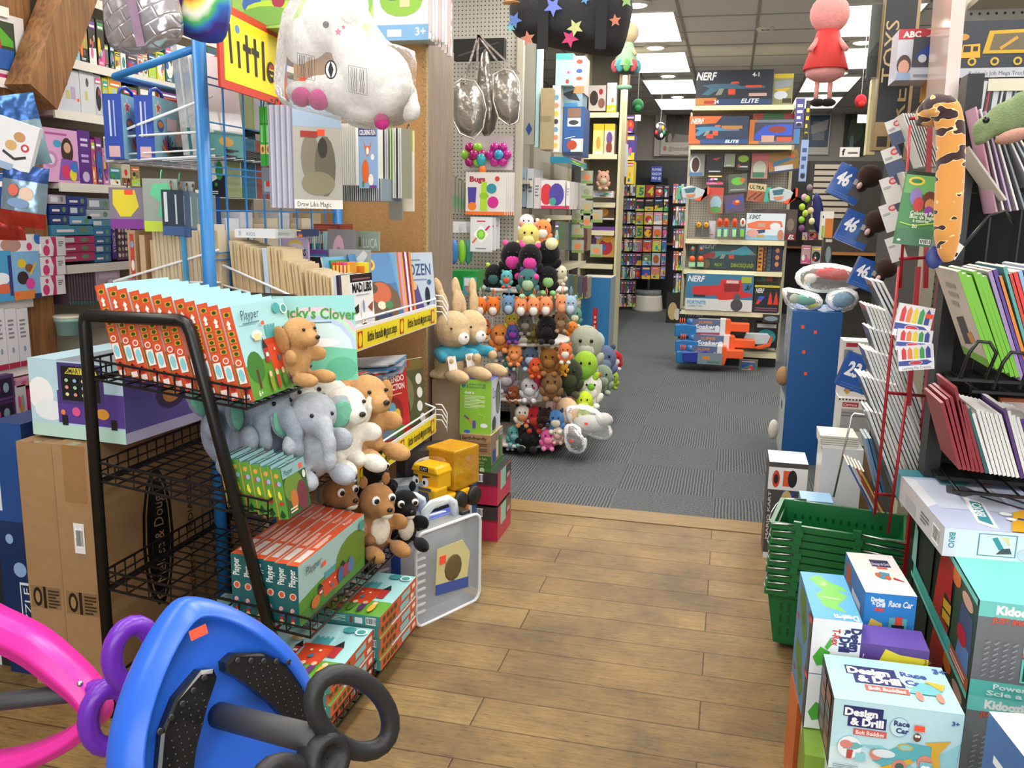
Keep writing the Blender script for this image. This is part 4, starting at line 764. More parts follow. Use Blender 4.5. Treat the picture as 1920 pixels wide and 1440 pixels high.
for i,c in enumerate(('#7ab0dc','#d8763a','#c9a0c8','#e8a23a','#7a2f6a','#e8e0da','#8a2f4a','#d9913a')):
    leanbox('magazine','thin %s magazine standing left of the grey-blue princess cover'%('light blue','orange','lilac','amber','plum','cream','maroon','tan')[i],(-1.275+.004*i,3.12+.012*i,1.02),.22,.006,.25,{'*':'#f0eee8','F':c,'L':c},(R_(-9),0,R_(62)),None,'magazine')
fz=[('r',0,0,1,1,'#b9c6d4'),('t','FROZEN',.08,.66,.17,'#3f5a86',{'b':.02,'w':.84,'fit':1}),('b',.2,.58,.6,.04,1,'#7a86a0'),('b',.35,.88,.3,.03,1,'#6a7896'),('p',[(.38,.5),(.52,.52),(.72,.05),(.3,.05)],'#5a4a86'),('e',.45,.5,.06,.06,'#d8b89a'),('e',.18,.32,.06,.14,'#2f3f4a'),('e',.78,.34,.07,.14,'#26303c'),('e',.85,.55,.06,.04,'#3f6f96'),('r',.12,.05,.2,.2,'#3a4a5a')]
leanbox('magazine','pale grey-blue magazine with a purple gown at the end of the upper shelf',(-1.2,3.34,1.0),.19,.006,.265,{'*':'#f2f2ee','F':'#b9c6d4','L':'#b9c6d4'},(R_(-7),0,R_(60)),fz,'magazine')
# ---------- right lower shelf ----------
for i in range(8): leanbox('magazine','blue and grey magazine lying flat, %s from the pile bottom'%ORD[i],(-1.34+.01*(i%3),3.1,.80+.0075*i),.28,.2,.006,{'*':'#b9bcc2','R':rs.choice(['#3f8fc8','#5aa0d8','#8a97a0']),'F':rs.choice(['#4a8ac2','#9aa6b2','#c9cdd2'])},(0,R_(-6),R_(8*(i%3))),None,'magazine','magazines lying flat on the lower shelf')
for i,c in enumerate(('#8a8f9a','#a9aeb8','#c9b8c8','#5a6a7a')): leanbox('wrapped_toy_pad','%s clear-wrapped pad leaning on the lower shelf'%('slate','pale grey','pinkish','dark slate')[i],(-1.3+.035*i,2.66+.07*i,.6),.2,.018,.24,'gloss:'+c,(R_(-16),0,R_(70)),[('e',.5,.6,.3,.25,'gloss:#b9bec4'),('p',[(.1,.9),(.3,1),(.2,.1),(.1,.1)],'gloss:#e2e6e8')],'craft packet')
leanbox('coloring_pack','pale blue boxed coloring pack on the lower shelf behind the puppy',(-1.25,2.78,.58),.16,.06,.19,'#8fbcd8',(0,0,R_(40)),[('r',.0,.8,1,1,'#5a8ac2'),('b',.1,.3,.8,.3,3,'#e8f0f6')],'box')
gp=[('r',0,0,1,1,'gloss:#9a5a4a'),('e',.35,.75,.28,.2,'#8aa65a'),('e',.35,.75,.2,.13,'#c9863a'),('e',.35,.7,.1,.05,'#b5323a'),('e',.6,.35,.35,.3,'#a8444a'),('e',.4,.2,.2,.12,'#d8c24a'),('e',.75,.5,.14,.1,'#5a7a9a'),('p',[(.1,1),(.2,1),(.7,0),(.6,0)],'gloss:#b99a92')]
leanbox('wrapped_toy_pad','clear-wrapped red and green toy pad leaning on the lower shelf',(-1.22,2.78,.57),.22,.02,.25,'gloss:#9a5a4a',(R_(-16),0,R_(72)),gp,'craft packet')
for i,c in enumerate(('#e8c83a','#3f8f3a','#f0d23a','#d8cfa8','#e9b23a','#7a4a3a','#5a7a8a','#d8403a','#8f8f8a')):
    leanbox('picture_book','%s-spined book standing left of the red collection book'%('yellow','green','lemon','straw','gold','brown','steel blue','scarlet','ash')[i],(-1.33+.011*i,3.0+.006*i,.575),.22,.0095,.27-.004*(i%3),{'*':'#efe9da','L':c,'F':c},(R_(-5),0,R_(80)),None,'book')
nc=[('r',0,0,1,1,'#c2302c'),('t','NINTENDO',.1,.82,.08,'#fff5ee',{'b':.03,'w':.8,'fit':1}),('t','COLLECTION',.1,.71,.08,'#fff5ee',{'b':.03,'w':.8,'fit':1}),('b',.2,.64,.6,.03,1,'#f0b0a0'),('e',.5,.4,.3,.22,'#8f2f2a'),('e',.45,.45,.12,.1,'#6aa6c2'),('e',.6,.35,.1,.1,'#e8c23a'),('e',.5,.15,.3,.1,'#4a8a4a'),('e',.5,.27,.12,.06,'#e8d8b8'),('r',.0,0,1,.03,'#e8c23a')]
leanbox('picture_book','thick red video game book with its cover facing the aisle',(-1.2,3.07,.56),.2,.014,.275,{'*':'#f0ece2','F':'#c2302c','L':'#8f1f1f'},(R_(-5),0,R_(76)),nc)
ww=[('r',0,0,1,1,'#5a5a3a'),('r',0,.84,1,1,'#7a6a3a'),('e',.4,.5,.3,.3,'#7f7f5a'),('e',.4,.3,.16,.2,'#3a3a2a'),('e',.85,.7,.09,.08,'#e8e8e0'),('e',.86,.5,.08,.08,'#e8e8e0'),('e',.84,.3,.08,.08,'#e8e8e0'),('e',.9,.12,.08,.07,'#e8e8e0'),('e',.3,.62,.14,.1,'#8f8f7a'),('r',0,.9,.6,1,'#a83a2a')]
leanbox('picture_book','dark green jungle picture book at the far end of the lower shelf',(-1.22,3.27,.56),.2,.012,.28,{'*':'#e8e4d8','F':'#5a5a3a','L':'#3a3a2a'},(R_(-5),0,R_(66)),ww)
# ---------- gondola end board ----------
e_=thing('shelf_end_panel','tall chipboard end panel with a brown laminate side beside the book rack','panel',(-1.42,3.6,0))
MB().box(-.42,.155,-.03,-.005,.02,2.12,'CHIP').build('chipboard',e_); MB().box(.155,.172,-.032,-.004,.02,2.12,'CHIPEDGE').build('board_edge',e_)
MB().box(.14,.172,-.003,.34,.02,2.12,'LAM').build('laminate_side',e_)
# ---------- toys under the lower shelf ----------
o=leanbox('toy_box','blue boxed flower craft kit under the lower shelf',(-1.2,2.86,.2),.12,.1,.2,'#3f7fc0',(0,0,R_(30)),[('r',0,0,1,1,'#4a8fd0'),('e',.45,.75,.12,.08,'#e8a23a'),('e',.5,.45,.3,.1,'#d84a8a'),('l',[(.5,.1),(.5,.4)],.05,'#4a9a3a')],'box')
leanbox('toy_box','tan boxed kit with a pale blue label under the lower shelf',(-1.13,2.92,.13),.1,.1,.2,'#a9947c',(0,0,R_(30)),[('r',.2,.55,.8,.9,'#8fc0d8'),('b',.3,.6,.4,.2,3,'#e8f0f4'),('e',.5,.05,.2,.06,'#c33')],'box')
leanbox('toy_box','pale blue hexagonal-topped carton under the lower shelf',(-1.16,3.08,.2),.14,.1,.2,'#8f969e',(0,0,R_(35)),[('b',.2,.5,.6,.3,3,'#b9c0c6')],'box')
leanbox('toy_box','light blue race car kit box under the lower shelf',(-1.1,3.07,.07),.11,.12,.27,'#3f8fc8',(0,0,R_(35)),[('t','Race Car',.1,.82,.1,'#f4f4f4',{'w':.8,'fit':1}),('r',.3,.45,.7,.65,'#c33'),('r',.25,.2,.75,.32,'#4aa6b0')],'box')
leanbox('toy_car_box','dark boxed toy car with blue and white body under the lower shelf',(-1.14,3.25,.38),.2,.14,.12,'#2a2a34',(0,0,R_(35)),[('e',.5,.5,.35,.3,'#e8e8ea'),('e',.4,.5,.2,.2,'#2f4fae'),('e',.65,.4,.12,.2,'#c33')],'box')
# dark inner shelf board
m=MB().box(-.22,.22,-.42,.42,0,.02,'paint:#2a2a2c').build('storage_shelf',None,(-1.38,3.0,.06)); tag(m,'dark low shelf board under the book rack','shelf')
# clear cases with blue backs
def toolcase(label,loc,rz):
    t=thing('plastic_case',label,'toy case',loc,(0,0,rz),'clear-fronted blue plastic cases')
    def rr(w,h,y0,y1,cx=0,cz=None):
        cz=cz or h/2; p=[]
        for a0,(sx,sz) in zip((0,90,180,270),((1,1),(-1,1),(-1,-1),(1,-1))):
            for k in range(5): a=R_(a0+22.5*k); p.append((cx+sx*(w/2-.035)+.035*math.cos(a),cz+sz*(h/2-.035)+.035*math.sin(a)))
        return p
    m=MB(); m.prism(rr(.33,.34,0,0),-.0,.05,'plas:#1f56c0'); m.build('back_shell',t,bev=.004)
    m=MB(); m.prism(rr(.325,.335,0,0,0,.17),-.075,-.001,'haze:#e3eaf0:.2')
    m.tube([(x,-.078,z) for x,z in rr(.33,.34,0,0)],.006,'haze:#eef3f6:.5',6,closed=True); m.build('clear_shell',t)
    m=MB()
    for i in range(9): m.box(-.165,-.12,-.082,-.074,.05+.028*i,.056+.028*i,'haze:#ffffff:.55')
    m.build('ribs',t)
    m=MB(); m.prism([(-.07,.10),(.09,.08),(.11,.2),(.07,.26),(-.06,.26)],-.079,-.076,'#d8cf96'); m.ell((.02,-.08,.17),(.045,.004,.05),'#6a5a3a',10); m.prism([(-.07,.09),(.1,.07),(.1,.11),(-.07,.13)],-.0805,-.0795,'#3f5aa8'); m.box(-.05,-.02,-.0815,-.0798,.2,.23,STK); m.build('label',t)
    m=MB(); m.tube([(-.07,-.02,.335),(-.06,-.02,.385),(-.03,-.02,.405),(.05,-.02,.405),(.08,-.02,.385),(.09,-.02,.335)],.017,'haze:#dfe7ee:.4',10); m.build('handle',t)
    for x in (-.1,.12): MB().box(x-.022,x+.022,-.05,.01,.335,.35,'plas:#202124').build('latch',t,bev=.003)
    return t
toolcase('clear-fronted blue plastic case nearest the aisle',(-.975,2.87,0),R_(64))
toolcase('clear-fronted blue plastic case behind the nearest one',(-1.1,2.87,.0),R_(60))
# ================= timber post, brace, left wall shelving =================
o=MB().box(-.07,.07,-.07,.07,0,2.99,'POST').build('timber_post',None,(-2.385,2.57,0)); tag(o,'rough brown timber post in front of the left wall shelves','post')
m=MB(); A_=QX(64,168,-2.25); B_=QX(135,-20,-2.25); d=(B_-A_).normalized(); n_=Vector((0,-d.z,d.y))
vs=[]; 
for P in (A_-d*.03,B_+d*.1):
    for a,b in ((-.05,-.065),(.05,-.065),(.05,.065),(-.05,.065)): vs.append(P+Vector((1,0,0))*a+n_*b)
m.add(vs,[(0,3,2,1),(4,5,6,7),(0,1,5,4),(1,2,6,5),(2,3,7,6),(3,0,4,7)],'POST'); o=cen(m,A_).build('timber_brace',None,A_); tag(o,'slanting brown timber brace running up from the post','beam')
def wallshelf(label,y0,y1,zs,xf=-2.3,dep=.34):
    t=thing('wall_shelf_unit',label,'shelf',((xf-dep/2),(y0+y1)/2,0)); h=(y1-y0)/2
    MB().box(-dep/2-.02,-dep/2,-h,h,0,2.6,'matte:#8a8478').build('back_panel',t)
    for z in zs:
        m=MB(); m.box(-dep/2,dep/2-.008,-h,h,z-.02,z-.001,'paint:#c9c3b4'); m.box(dep/2-.008,dep/2,-h,h,z-.03,z+.001,'paint:#e9e4d8'); m.build('shelf_board',t)
    return t
ZF=(2.16,1.93,1.75,1.50,1.21,.9,.6); ZN=(2.04,1.82,1.11,.885,.66,.4)
wallshelf('white-edged wall shelving beyond the timber post',2.7,4.6,ZF); wallshelf('white-edged wall shelving left of the timber post',1.2,2.53,ZN)
LX=-2.315
def row(name,ax,v,dep,zb,items,cat='box',group=None,where=''):
    for i,it in enumerate(items):
        r,c,lab=it[:3]; art=it[3] if len(it)>3 else None
        BX(name,lab+where,r,ax,v,dep,c,art,cat=cat,bottom=zb,group=group,seed=int(r[0]*5+r[1]))
T1=' on the top left wall shelf'
row('game_box','X',LX,.18,1.932,[((115,60,130,112),'#2f5a9a','blue toy box at the left end'),((131,32,147,114),'#4a86b8','tall pale blue comic box'),((148,32,163,118),'#b5a04a','tall gold and blue comic box'),((166,35,179,122),'#2a221c','tall black box with gold specks'),((182,38,195,125),'#2f261e','second black box with gold specks'),
 ((196,84,203,128),'#6a6a70','slim grey box'),((206,86,214,130),'#16161a','slim black box'),((216,98,225,132),'#e8c63a','yellow box'),((227,100,236,134),'#dfe8e6','white box with a teal oval',[('r',0,0,1,1,'#e8ece6'),('e',.5,.5,.3,.3,'#3f8f8a')]),((238,104,257,140),'#4a3f5e','dark purple and green box'),((259,100,267,146),'#e9e6ee','white and purple box'),
 ((268,98,277,150),'#dfe6c8','pale lime box'),((278,100,292,150),'#1c1a16','black box with gold lettering bars'),((294,98,308,155),'#e8dc3a','bright yellow box'),((310,86,325,160),'#2f6a7a','ornate teal box'),((327,92,336,165),'#3a6ab8','blue box near the pole'),((337,95,350,168),'#d88a3a','orange patterned box near the pole')],where=T1)
row('game_box','X',LX,.2,1.752,[((80,131,102,200),'#a8742c','gold and brown box'),((105,130,149,203),'#cfd2d6','white box with small figures',[('r',0,0,1,1,'#cdd0d8'),('e',.4,.7,.1,.12,'#2f4a2a'),('r',.6,.3,.8,.6,'#b9a8c8'),('r',.4,.3,.55,.5,'#c9c27a'),('e',.9,.3,.05,.04,STK)]),((150,130,177,206),'#d3d5da','second white box with small figures',[('r',0,0,1,1,'#d3d5da'),('e',.5,.7,.1,.1,'#5a4a3a'),('r',.3,.3,.5,.5,'#c9c27a')]),((178,141,190,208),'#c3c6cc','narrow white box'),
 ((192,147,202,188),'#c9c23a','narrow yellow box'),((203,147,227,188),'#d9cf3f','yellow box with an orange scene'),((229,163,257,190),'#3f5a2c','dark green box'),((260,165,292,190),'#6a6a5a','olive box'),((298,168,335,206),'#d86a2a','orange and white box')],where=' on the second left wall shelf')
girl=[('r',0,0,1,1,'#dfa8d0'),('b',.1,.88,.6,.08,1,'#b55aa0'),('e',.42,.72,.12,.07,'#4aa0c8'),('e',.2,.42,.2,.16,'#c98ab8'),('e',.2,.42,.12,.1,'#e9d8e8'),('e',.68,.6,.17,.25,'#3f2a22'),('e',.68,.66,.1,.1,'#d8a98c'),('p',[(.4,.05),(1,.05),(.95,.42),(.5,.45)],'#8a5ab8'),('e',.6,.2,.12,.14,'#d83a6a'),('e',.8,.15,.1,.12,'#e8d83a'),('e',.85,.3,.1,.1,'#3a7ac8')]
row('craft_kit_box','X',LX,.2,1.502,[((80,242,147,350),'#dfa8d0','large pink craft box with a girl picture',girl),((148,245,170,350),'#5a2a86','dark purple craft box end',[('r',0,0,1,1,'#5a2a86'),('b',.2,.7,.6,.2,2,'#d8c8e8'),('b',.2,.4,.6,.2,2,'#c8a8e0'),('e',.5,.13,.3,.1,'#c9b8d8')]),((172,262,179,350),'#b04a86','slim pink box'),((180,258,192,349),'#7a2a72','slim plum box with vertical bars'),((193,278,204,350),'#c98ab8','pale pink box'),((206,315,225,350),'#2f8a8a','teal box'),((228,300,244,350),'#cfc8ac','cream box'),((246,312,262,350),'#a88a5a','tan box')],where=' on the third left wall shelf')
i=0
for r,c,nm in (((92,365,123,382),'#b5a8b8','pale pink'),((125,368,163,385),'#2a3f86','blue'),((93,384,128,402),'#24387a','blue'),((129,386,160,403),'#2a4490','blue'),((94,403,130,420),'#26407f','blue'),((130,405,172,423),'#5aa0c2','light blue'),((172,412,208,425),'#4a8fb8','light blue'),((96,421,175,441),'#3f8aa8','turquoise'),((176,426,208,443),'#2f78a8','blue'),((98,443,177,457),'#b8386a','crimson'),((178,444,208,458),'#2a6a9a','blue'),((100,458,178,473),'#b8386a','crimson'),((178,459,208,474),'#2a6a9a','blue'),((102,474,178,490),'#b8386a','crimson'),((178,475,208,491),'#2a6a9a','blue'),((163,372,208,392),'#7a8a9a','grey'),((163,393,208,411),'#a8b4c0','silver')):
    BX('puzzle_box','%s puzzle box on the fourth left wall shelf, %s from the top left'%(nm,ORD[i]),r,'X',LX,.2,c,[('r',0,0,1,1,c),('r',.08,.2,.5,.8,'#d8dce2') if i%3==0 else ('b',.12,.3,.4,.5,1,'#f0dfe6'),('e',.75,.5,.1,.3,'#6a8a6a')]); i+=1
BX('stencil_box','dark purple STENCIL ART box on the fourth left wall shelf',(209,400,217,485),'X',LX,.2,'#4a2a72',[('r',0,0,1,1,'#4a2a72'),('t','STENCIL ART',.8,.15,.55,'#e8e0f0',{'r':90,'w':.7,'fit':1})])
BX('stencil_box','purple box of small cream shapes beside the STENCIL ART spine',(218,398,245,487),'X',LX,.2,'#5a3a6a',[('r',0,0,1,1,'#5a3a5e')]+[('e',.15+.23*(k%4),.1+.13*(k//4),.09,.045,('#e8dcc8','#c9a8a0','#8aa078')[k%3],8) for k in range(27)])
for i in range(3): BX('stencil_box','slim dark plum box, %s right of the cream-shape box'%ORD[i],(246+9*i,400,254+9*i,489),'X',LX,.2,'#3f2450',None,group='slim plum boxes')
for i in range(10): BX('blister_pack','pinkish grey hanging pack, %s from the left under the fourth left wall shelf'%ORD[i],(128+5.4*i,508,132+5.4*i,572),'X',LX,.16,'gloss:#5a4a55',[('r',.0,0,1,.12,'#3f6a62'),('r',.3,.15,.6,.95,'gloss:#7a6a75')],cat='blister pack')
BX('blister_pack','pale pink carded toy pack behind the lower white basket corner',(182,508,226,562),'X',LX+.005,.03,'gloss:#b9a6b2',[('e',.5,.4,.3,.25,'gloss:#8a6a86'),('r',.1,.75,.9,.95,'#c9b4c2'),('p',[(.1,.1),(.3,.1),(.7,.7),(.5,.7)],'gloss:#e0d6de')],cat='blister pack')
# near shelf goods
bl=[('r',0,0,1,1,'#d9d6d6'),('r',.0,.12,.75,.88,'gloss:#3a4a3a'),('p',[(0,.85),(.4,.78),(.7,.6),(.7,.5),(0,.5)],'gloss:#5aa83a'),('r',0,.4,.4,.58,'gloss:#b5303a'),('r',0,.25,.3,.4,'gloss:#e0a83a'),('r',.3,.14,.7,.45,'gloss:#2f5fa8'),('r',0,.14,.3,.26,'gloss:#4aa03a'),('r',0,0,1,.06,'#b8306a')]
BX('block_set_box','white windowed box of coloured wooden blocks at the upper left',(-30,26,47,148),'X',LX+.005,.2,'#dcd8d8',bl,bottom=1.822); BX('block_set_box','narrow white box right of the wooden block box',(48,62,59,150),'X',LX+.005,.2,'#dad6d4',[('r',0,0,1,.07,'#b8306a'),('e',.5,.4,.25,.06,'#7a8aa0'),('b',.2,.6,.5,.2,4,'#a9a6a6')],bottom=1.822)
def foilbag(label,px,w,h,Y,cols,yaw=0,tilt=0,seed=1,name='snack_bag',cat='toy bag',art=None):
    P=QY(px[0],px[1],Y); s_=pxs(*px,Y); W=w*s_/2; Hh=h*s_/2; rr=random.Random(seed); m=MB(); N=9; vs=[];fs=[]
    for sd in (0,1):
        for i in range(N):
            for j in range(N):
                u=-1+2*i/(N-1); v=-1+2*j/(N-1); t_=(1-u**4)*(1-v**6)*W*.28+(rr.random()-.5)*W*.06*(1 if sd==0 else .5)
                vs.append((u*W*(1+.05*rr.random()*(abs(v)>.9)),(-t_ if sd==0 else t_*.6),v*Hh))
    for sd in (0,1):
        b=sd*N*N
        for i in range(N-1):
            for j in range(N-1):
                f=(b+i*N+j,b+(i+1)*N+j,b+(i+1)*N+j+1,b+i*N+j+1); fs.append(f if sd==0 else f[::-1])
    ks={}
    b0=len(m.v)
    for f in fs:
        cy=sum(vs[k][2] for k in f)/4/Hh; cx=sum(vs[k][0] for k in f)/4/W; ks.setdefault(cols(cx,cy) if callable(cols) else cols,[]).append(f)
    m.v=[tuple(v) for v in vs]
    for c,ff in ks.items():
        k=m.mi(c)
        for f in ff: m.f.append(f); m.m.append(k); m.sm.append(True)
    if art: m.art((-W*.8,-W*.34,-Hh*.8),(W*1.6,0,0),(0,0,Hh*1.6),art)
    o=m.build(name,None,P,(0,R_(tilt),R_(yaw))); return tag(o,label,cat)
foilbag('blue and red foil toy bag hanging at the left below the pink board',(46,368),66,96,2.0,lambda u,v:'foil:#3a5a9a' if v>.5 else('foil:#b03a2c' if v<-.55 else 'foil:#8fa8b8'),yaw=25,tilt=8,seed=3,art=[('e',.6,.55,.2,.14,'#d8b8a0'),('e',.25,.6,.14,.12,'#c9553a'),('e',.4,.35,.3,.1,'#6a8ab0')])
foilbag('blue and red foil bag behind the hanging one at the left edge',(12,390),50,100,2.1,lambda u,v:'foil:#2f4f96' if v>-.1 else 'foil:#a8342c',yaw=20,seed=5)
foilbag('blue crinkled wrapper hanging behind the white carded toy',(38,245),66,110,2.12,lambda u,v:'foil:#3f6aa8' if v>.2 else 'gloss:#7a96a2',yaw=25,tilt=-10,seed=8)
o=BX('carded_toy','white carded toy with a train track picture hanging at the left edge',(-25,222,40,318),'Y',1.98,.02,'#d9d9dc',[('r',0,0,1,1,'#dadadd'),('e',.6,.7,.14,.1,'#b98a5a'),('e',.45,.5,.14,.1,'#c9a06a'),('e',.78,.52,.1,.08,'#c23a4a'),('e',.78,.52,.05,.04,'#e8e8e8'),('l',[(.3,.35),(.6,.25),(.85,.35)],.06,'#2a2a2e'),('r',.1,.0,.6,.14,'#8fa8c0')],cat='blister pack',yaw=18); o.rotation_euler[1]=R_(18)
BX('carded_toy','blue carded packet low at the left edge under the track toy',(-20,320,22,350),'Y',2.0,.02,'#3a6ab0',None,cat='blister pack')
pkb=[('r',0,0,1,1,'#e9e4e6'),('e',.2,.3,.14,.28,'#d83a78'),('e',.25,.75,.07,.13,'#d83a78'),('p',[(.45,0),(.62,0),(.62,1),(.4,1),(.52,.5)],'#c92f6c'),('r',.62,.0,1,1,'#e4e0e2'),('b',.7,.5,.22,.3,3,'#6a6468')]
for i,(y0,y1) in enumerate(((444,480),(481,516),(517,553))): BX('baby_toy_box','white box with pink dots, %s'%('top of the stack of three','middle of the stack of three','bottom of the stack of three')[i],(77,y0,122,y1),'X',-2.27,.2,'#e9e4e6',pkb)
BX('baby_toy_box','white and pink baby toy box with a child picture beside the dotted boxes',(0,440,76,478),'X',-2.275,.2,'#e9e2e4',[('r',0,0,1,1,'#e6e0e4'),('e',.25,.5,.25,.35,'#b58a7a'),('e',.7,.4,.07,.2,'#d83a78'),('e',.95,.8,.12,.3,'#2f6ab0')])
pw2=[('r',0,0,1,1,'#7fb0d8'),('e',.35,.75,.15,.1,'#e0c03a'),('e',.35,.45,.2,.14,'#3a2a2e'),('e',.6,.65,.15,.09,'#8a5a3a'),('l',[(.6,.5),(.85,.75)],.06,'#e8b83a'),('e',.6,.32,.16,.12,'#e04a9a'),('r',.0,.0,.75,.18,'#e0823a'),('r',.7,.0,1,.1,'#2a3a6a'),('e',.1,.12,.06,.04,STK)]
BX('figure_pack','blue carded pack of small toy figures on the left shelf',(23,471,76,552),'X',-2.272,.06,'#7fb0d8',pw2,bottom=1.112); BX('figure_pack','blue boxed toy figure with white clouds at the left edge',(-20,470,22,552),'X',-2.272,.1,'#3f8fc0',[('r',0,0,1,1,'#4a9ac8'),('e',.5,.45,.4,.12,'#f0f2f4'),('e',.6,.25,.4,.1,'#d86a4a'),('r',.85,.1,1,.9,'#2f3f7a')],bottom=1.112)
tl=[('r',0,0,1,1,'#dcd8da'),('b',.2,.5,.5,.35,5,'#8a8488'),('r',0,0,1,.09,'#b02a4a'),('e',.5,.3,.12,.05,'#8a9ab0')]
for i,(x0,x1) in enumerate(((-10,11),(12,33),(34,55))): BX('nursery_toy_box','tall white box with red foot, %s from the left on the lower left shelf'%ORD[i],(x0,578,x1,678),'X',-2.29,.2,'#dcd8da',tl,bottom=.887)
BX('nursery_toy_box','small white box with a picture behind the tall white boxes',(56,582,72,600),'X',-2.35,.1,'#dcd8d6',[('e',.5,.5,.25,.3,'#5a4a44')]); BX('shoe_toy','black and white packaged toy beside the tall white boxes',(56,602,92,660),'X',-2.33,.15,'#2a2829',[('r',0,0,1,1,'#2a2829'),('e',.5,.75,.4,.12,'#d8d2c8'),('e',.5,.35,.3,.12,'#b9a8a0')],bottom=.887)
def tub(label,x,y,Y,r,h,cc,lid):
    t=thing('dough_tub',label,'tub',QY(x,y,Y)); MB().lathe([(r*.85,0),(r*.95,h*.8),(r,h*.8),(r,h)],'plas:'+cc,20).build('cup',t); MB().lathe([(r*1.04,h),(r*1.04,h*1.1),(r*.9,h*1.14),(.001,h*1.14)],lid,20).build('lid',t)
    return t
tub('pale blue and green tub with a cream lid behind the cash register box',131,627,2.62,.048,.06,'#9ac2b0','plas:#d9d3bc'); tub('olive tub with a clear lid left of the pale blue tub',108,622,2.72,.05,.055,'#8a9a5a','clear:#dfe2d8:.4')
for i,(r,c) in enumerate((((-20,705,27,752),'#5a3a6a'),((-20,753,30,800),'#4a3058'),((30,722,50,782),'#c9c2c0'),((51,727,76,784),'#b02a5a'),((30,708,76,722),'#c98aa0'))): BX('doll_box',('purple windowed doll box, upper of two','purple windowed doll box, lower of two','pale windowed box with a toy inside','crimson box with white lettering bars','pink flat box lying on the crimson one')[i]+' at the lower left edge',r,'X',-2.27,.2,c,[('r',0,0,1,1,c),('r',.08,.12,.92,.88,'#2f2433') if i<2 else ('e',.5,.4,.3,.25,'#c98a4a'),('e',.3,.5,.12,.2,'#c94a8a'),('e',.65,.5,.12,.2,'#8aa0a8')])
# ================= hanging goods at the top =================
# silver quilted bag
def bagmesh(px0,px1,Y,th,mat,prof,seam=0,n=14):
    m=MB()
    return m
def softbag(name,label,cat,pts_px,Y,thick,mat,bulge=1,parts=None,wr=.0):
    """pillow shape filled from a pixel outline; front and back bulge"""
    P=[QY(x,y,Y) for x,y in pts_px]; c=sum(P,Vector())/len(P); n=len(P); t=thing(name,label,cat,c)
    m=MB(); rr=random.Random(4); vs=[];fs=[]; rings=[(1,0),(.97,.35),(.86,.7),(.62,.93),(.3,1)]
    for sd in (-1,1):
        b=len(vs)
        for k,h in rings:
            for p in P:
                q=c+(p-c)*k; vs.append((q.x-c.x+(rr.random()-.5)*wr,sd*h*thick+(rr.random()-.5)*wr,q.z-c.z+(rr.random()-.5)*wr))
        vs.append((0,sd*thick,0)); 
        for i in range(len(rings)-1):
            for j in range(n):
                f=(b+i*n+j,b+i*n+(j+1)%n,b+(i+1)*n+(j+1)%n,b+(i+1)*n+j); fs.append(f if sd<0 else f[::-1])
        for j in range(n):
            f=(b+4*n+j,b+4*n+(j+1)%n,len(vs)-1); fs.append(f if sd<0 else f[::-1])
    m.add(vs,fs,mat,True); m.build('body',t,sub=1); return t,c
def quilt_mat():
    m=M('foil:#b9b6bd').copy(); m.name='silver_quilted'; N=m.node_tree.nodes; L=m.node_tree.links
    tc=[x for x in N if x.type=='TEX_COORD'][0]; mp=N.new('ShaderNodeMapping'); mp.inputs['Rotation'].default_value=(0,R_(28),0); mp.inputs['Scale'].default_value=(1,0,1)
    L.new(tc.outputs['Object'],mp.inputs[0]); br=N.new('ShaderNodeTexBrick'); br.inputs['Scale'].default_value=1; br.inputs['Brick Width'].default_value=.05; br.inputs['Row Height'].default_value=.032; br.inputs['Mortar Size'].default_value=.003; br.inputs['Mortar Smooth'].default_value=1
    mp2=N.new('ShaderNodeMapping'); mp2.inputs['Rotation'].default_value=(R_(90),0,0); L.new(mp.outputs[0],mp2.inputs[0]); L.new(mp2.outputs[0],br.inputs['Vector'])
    bp=[x for x in N if x.type=='BUMP'][0]; b2=N.new('ShaderNodeBump'); b2.invert=True; b2.inputs['Strength'].default_value=.35; b2.inputs['Distance'].default_value=.008; L.new(br.outputs['Fac'],b2.inputs['Height']); L.new(bp.outputs[0],b2.inputs['Normal'])
    L.new(b2.outputs[0],N['Principled BSDF'].inputs['Normal']); return m
_M['QUILT']=quilt_mat()
t,c=softbag('quilted_bag','silver quilted bag with an iridescent strap hanging at the upper left','bag',[(197,-60),(200,20),(204,60),(210,88),(222,99),(245,104),(285,100),(320,85),(345,68),(335,10),(320,-60)],2.0,.05,'QUILT')
m=MB(); a=QY(238,-30,1.945);b=QY(262,85,1.945); m.add([QY(232,-30,1.94)-c,QY(248,-30,1.94)-c,QY(272,86,1.95)-c,QY(256,88,1.95)-c],[(0,1,2,3)],'foil:#d8b8d8'); m.build('strap',t)
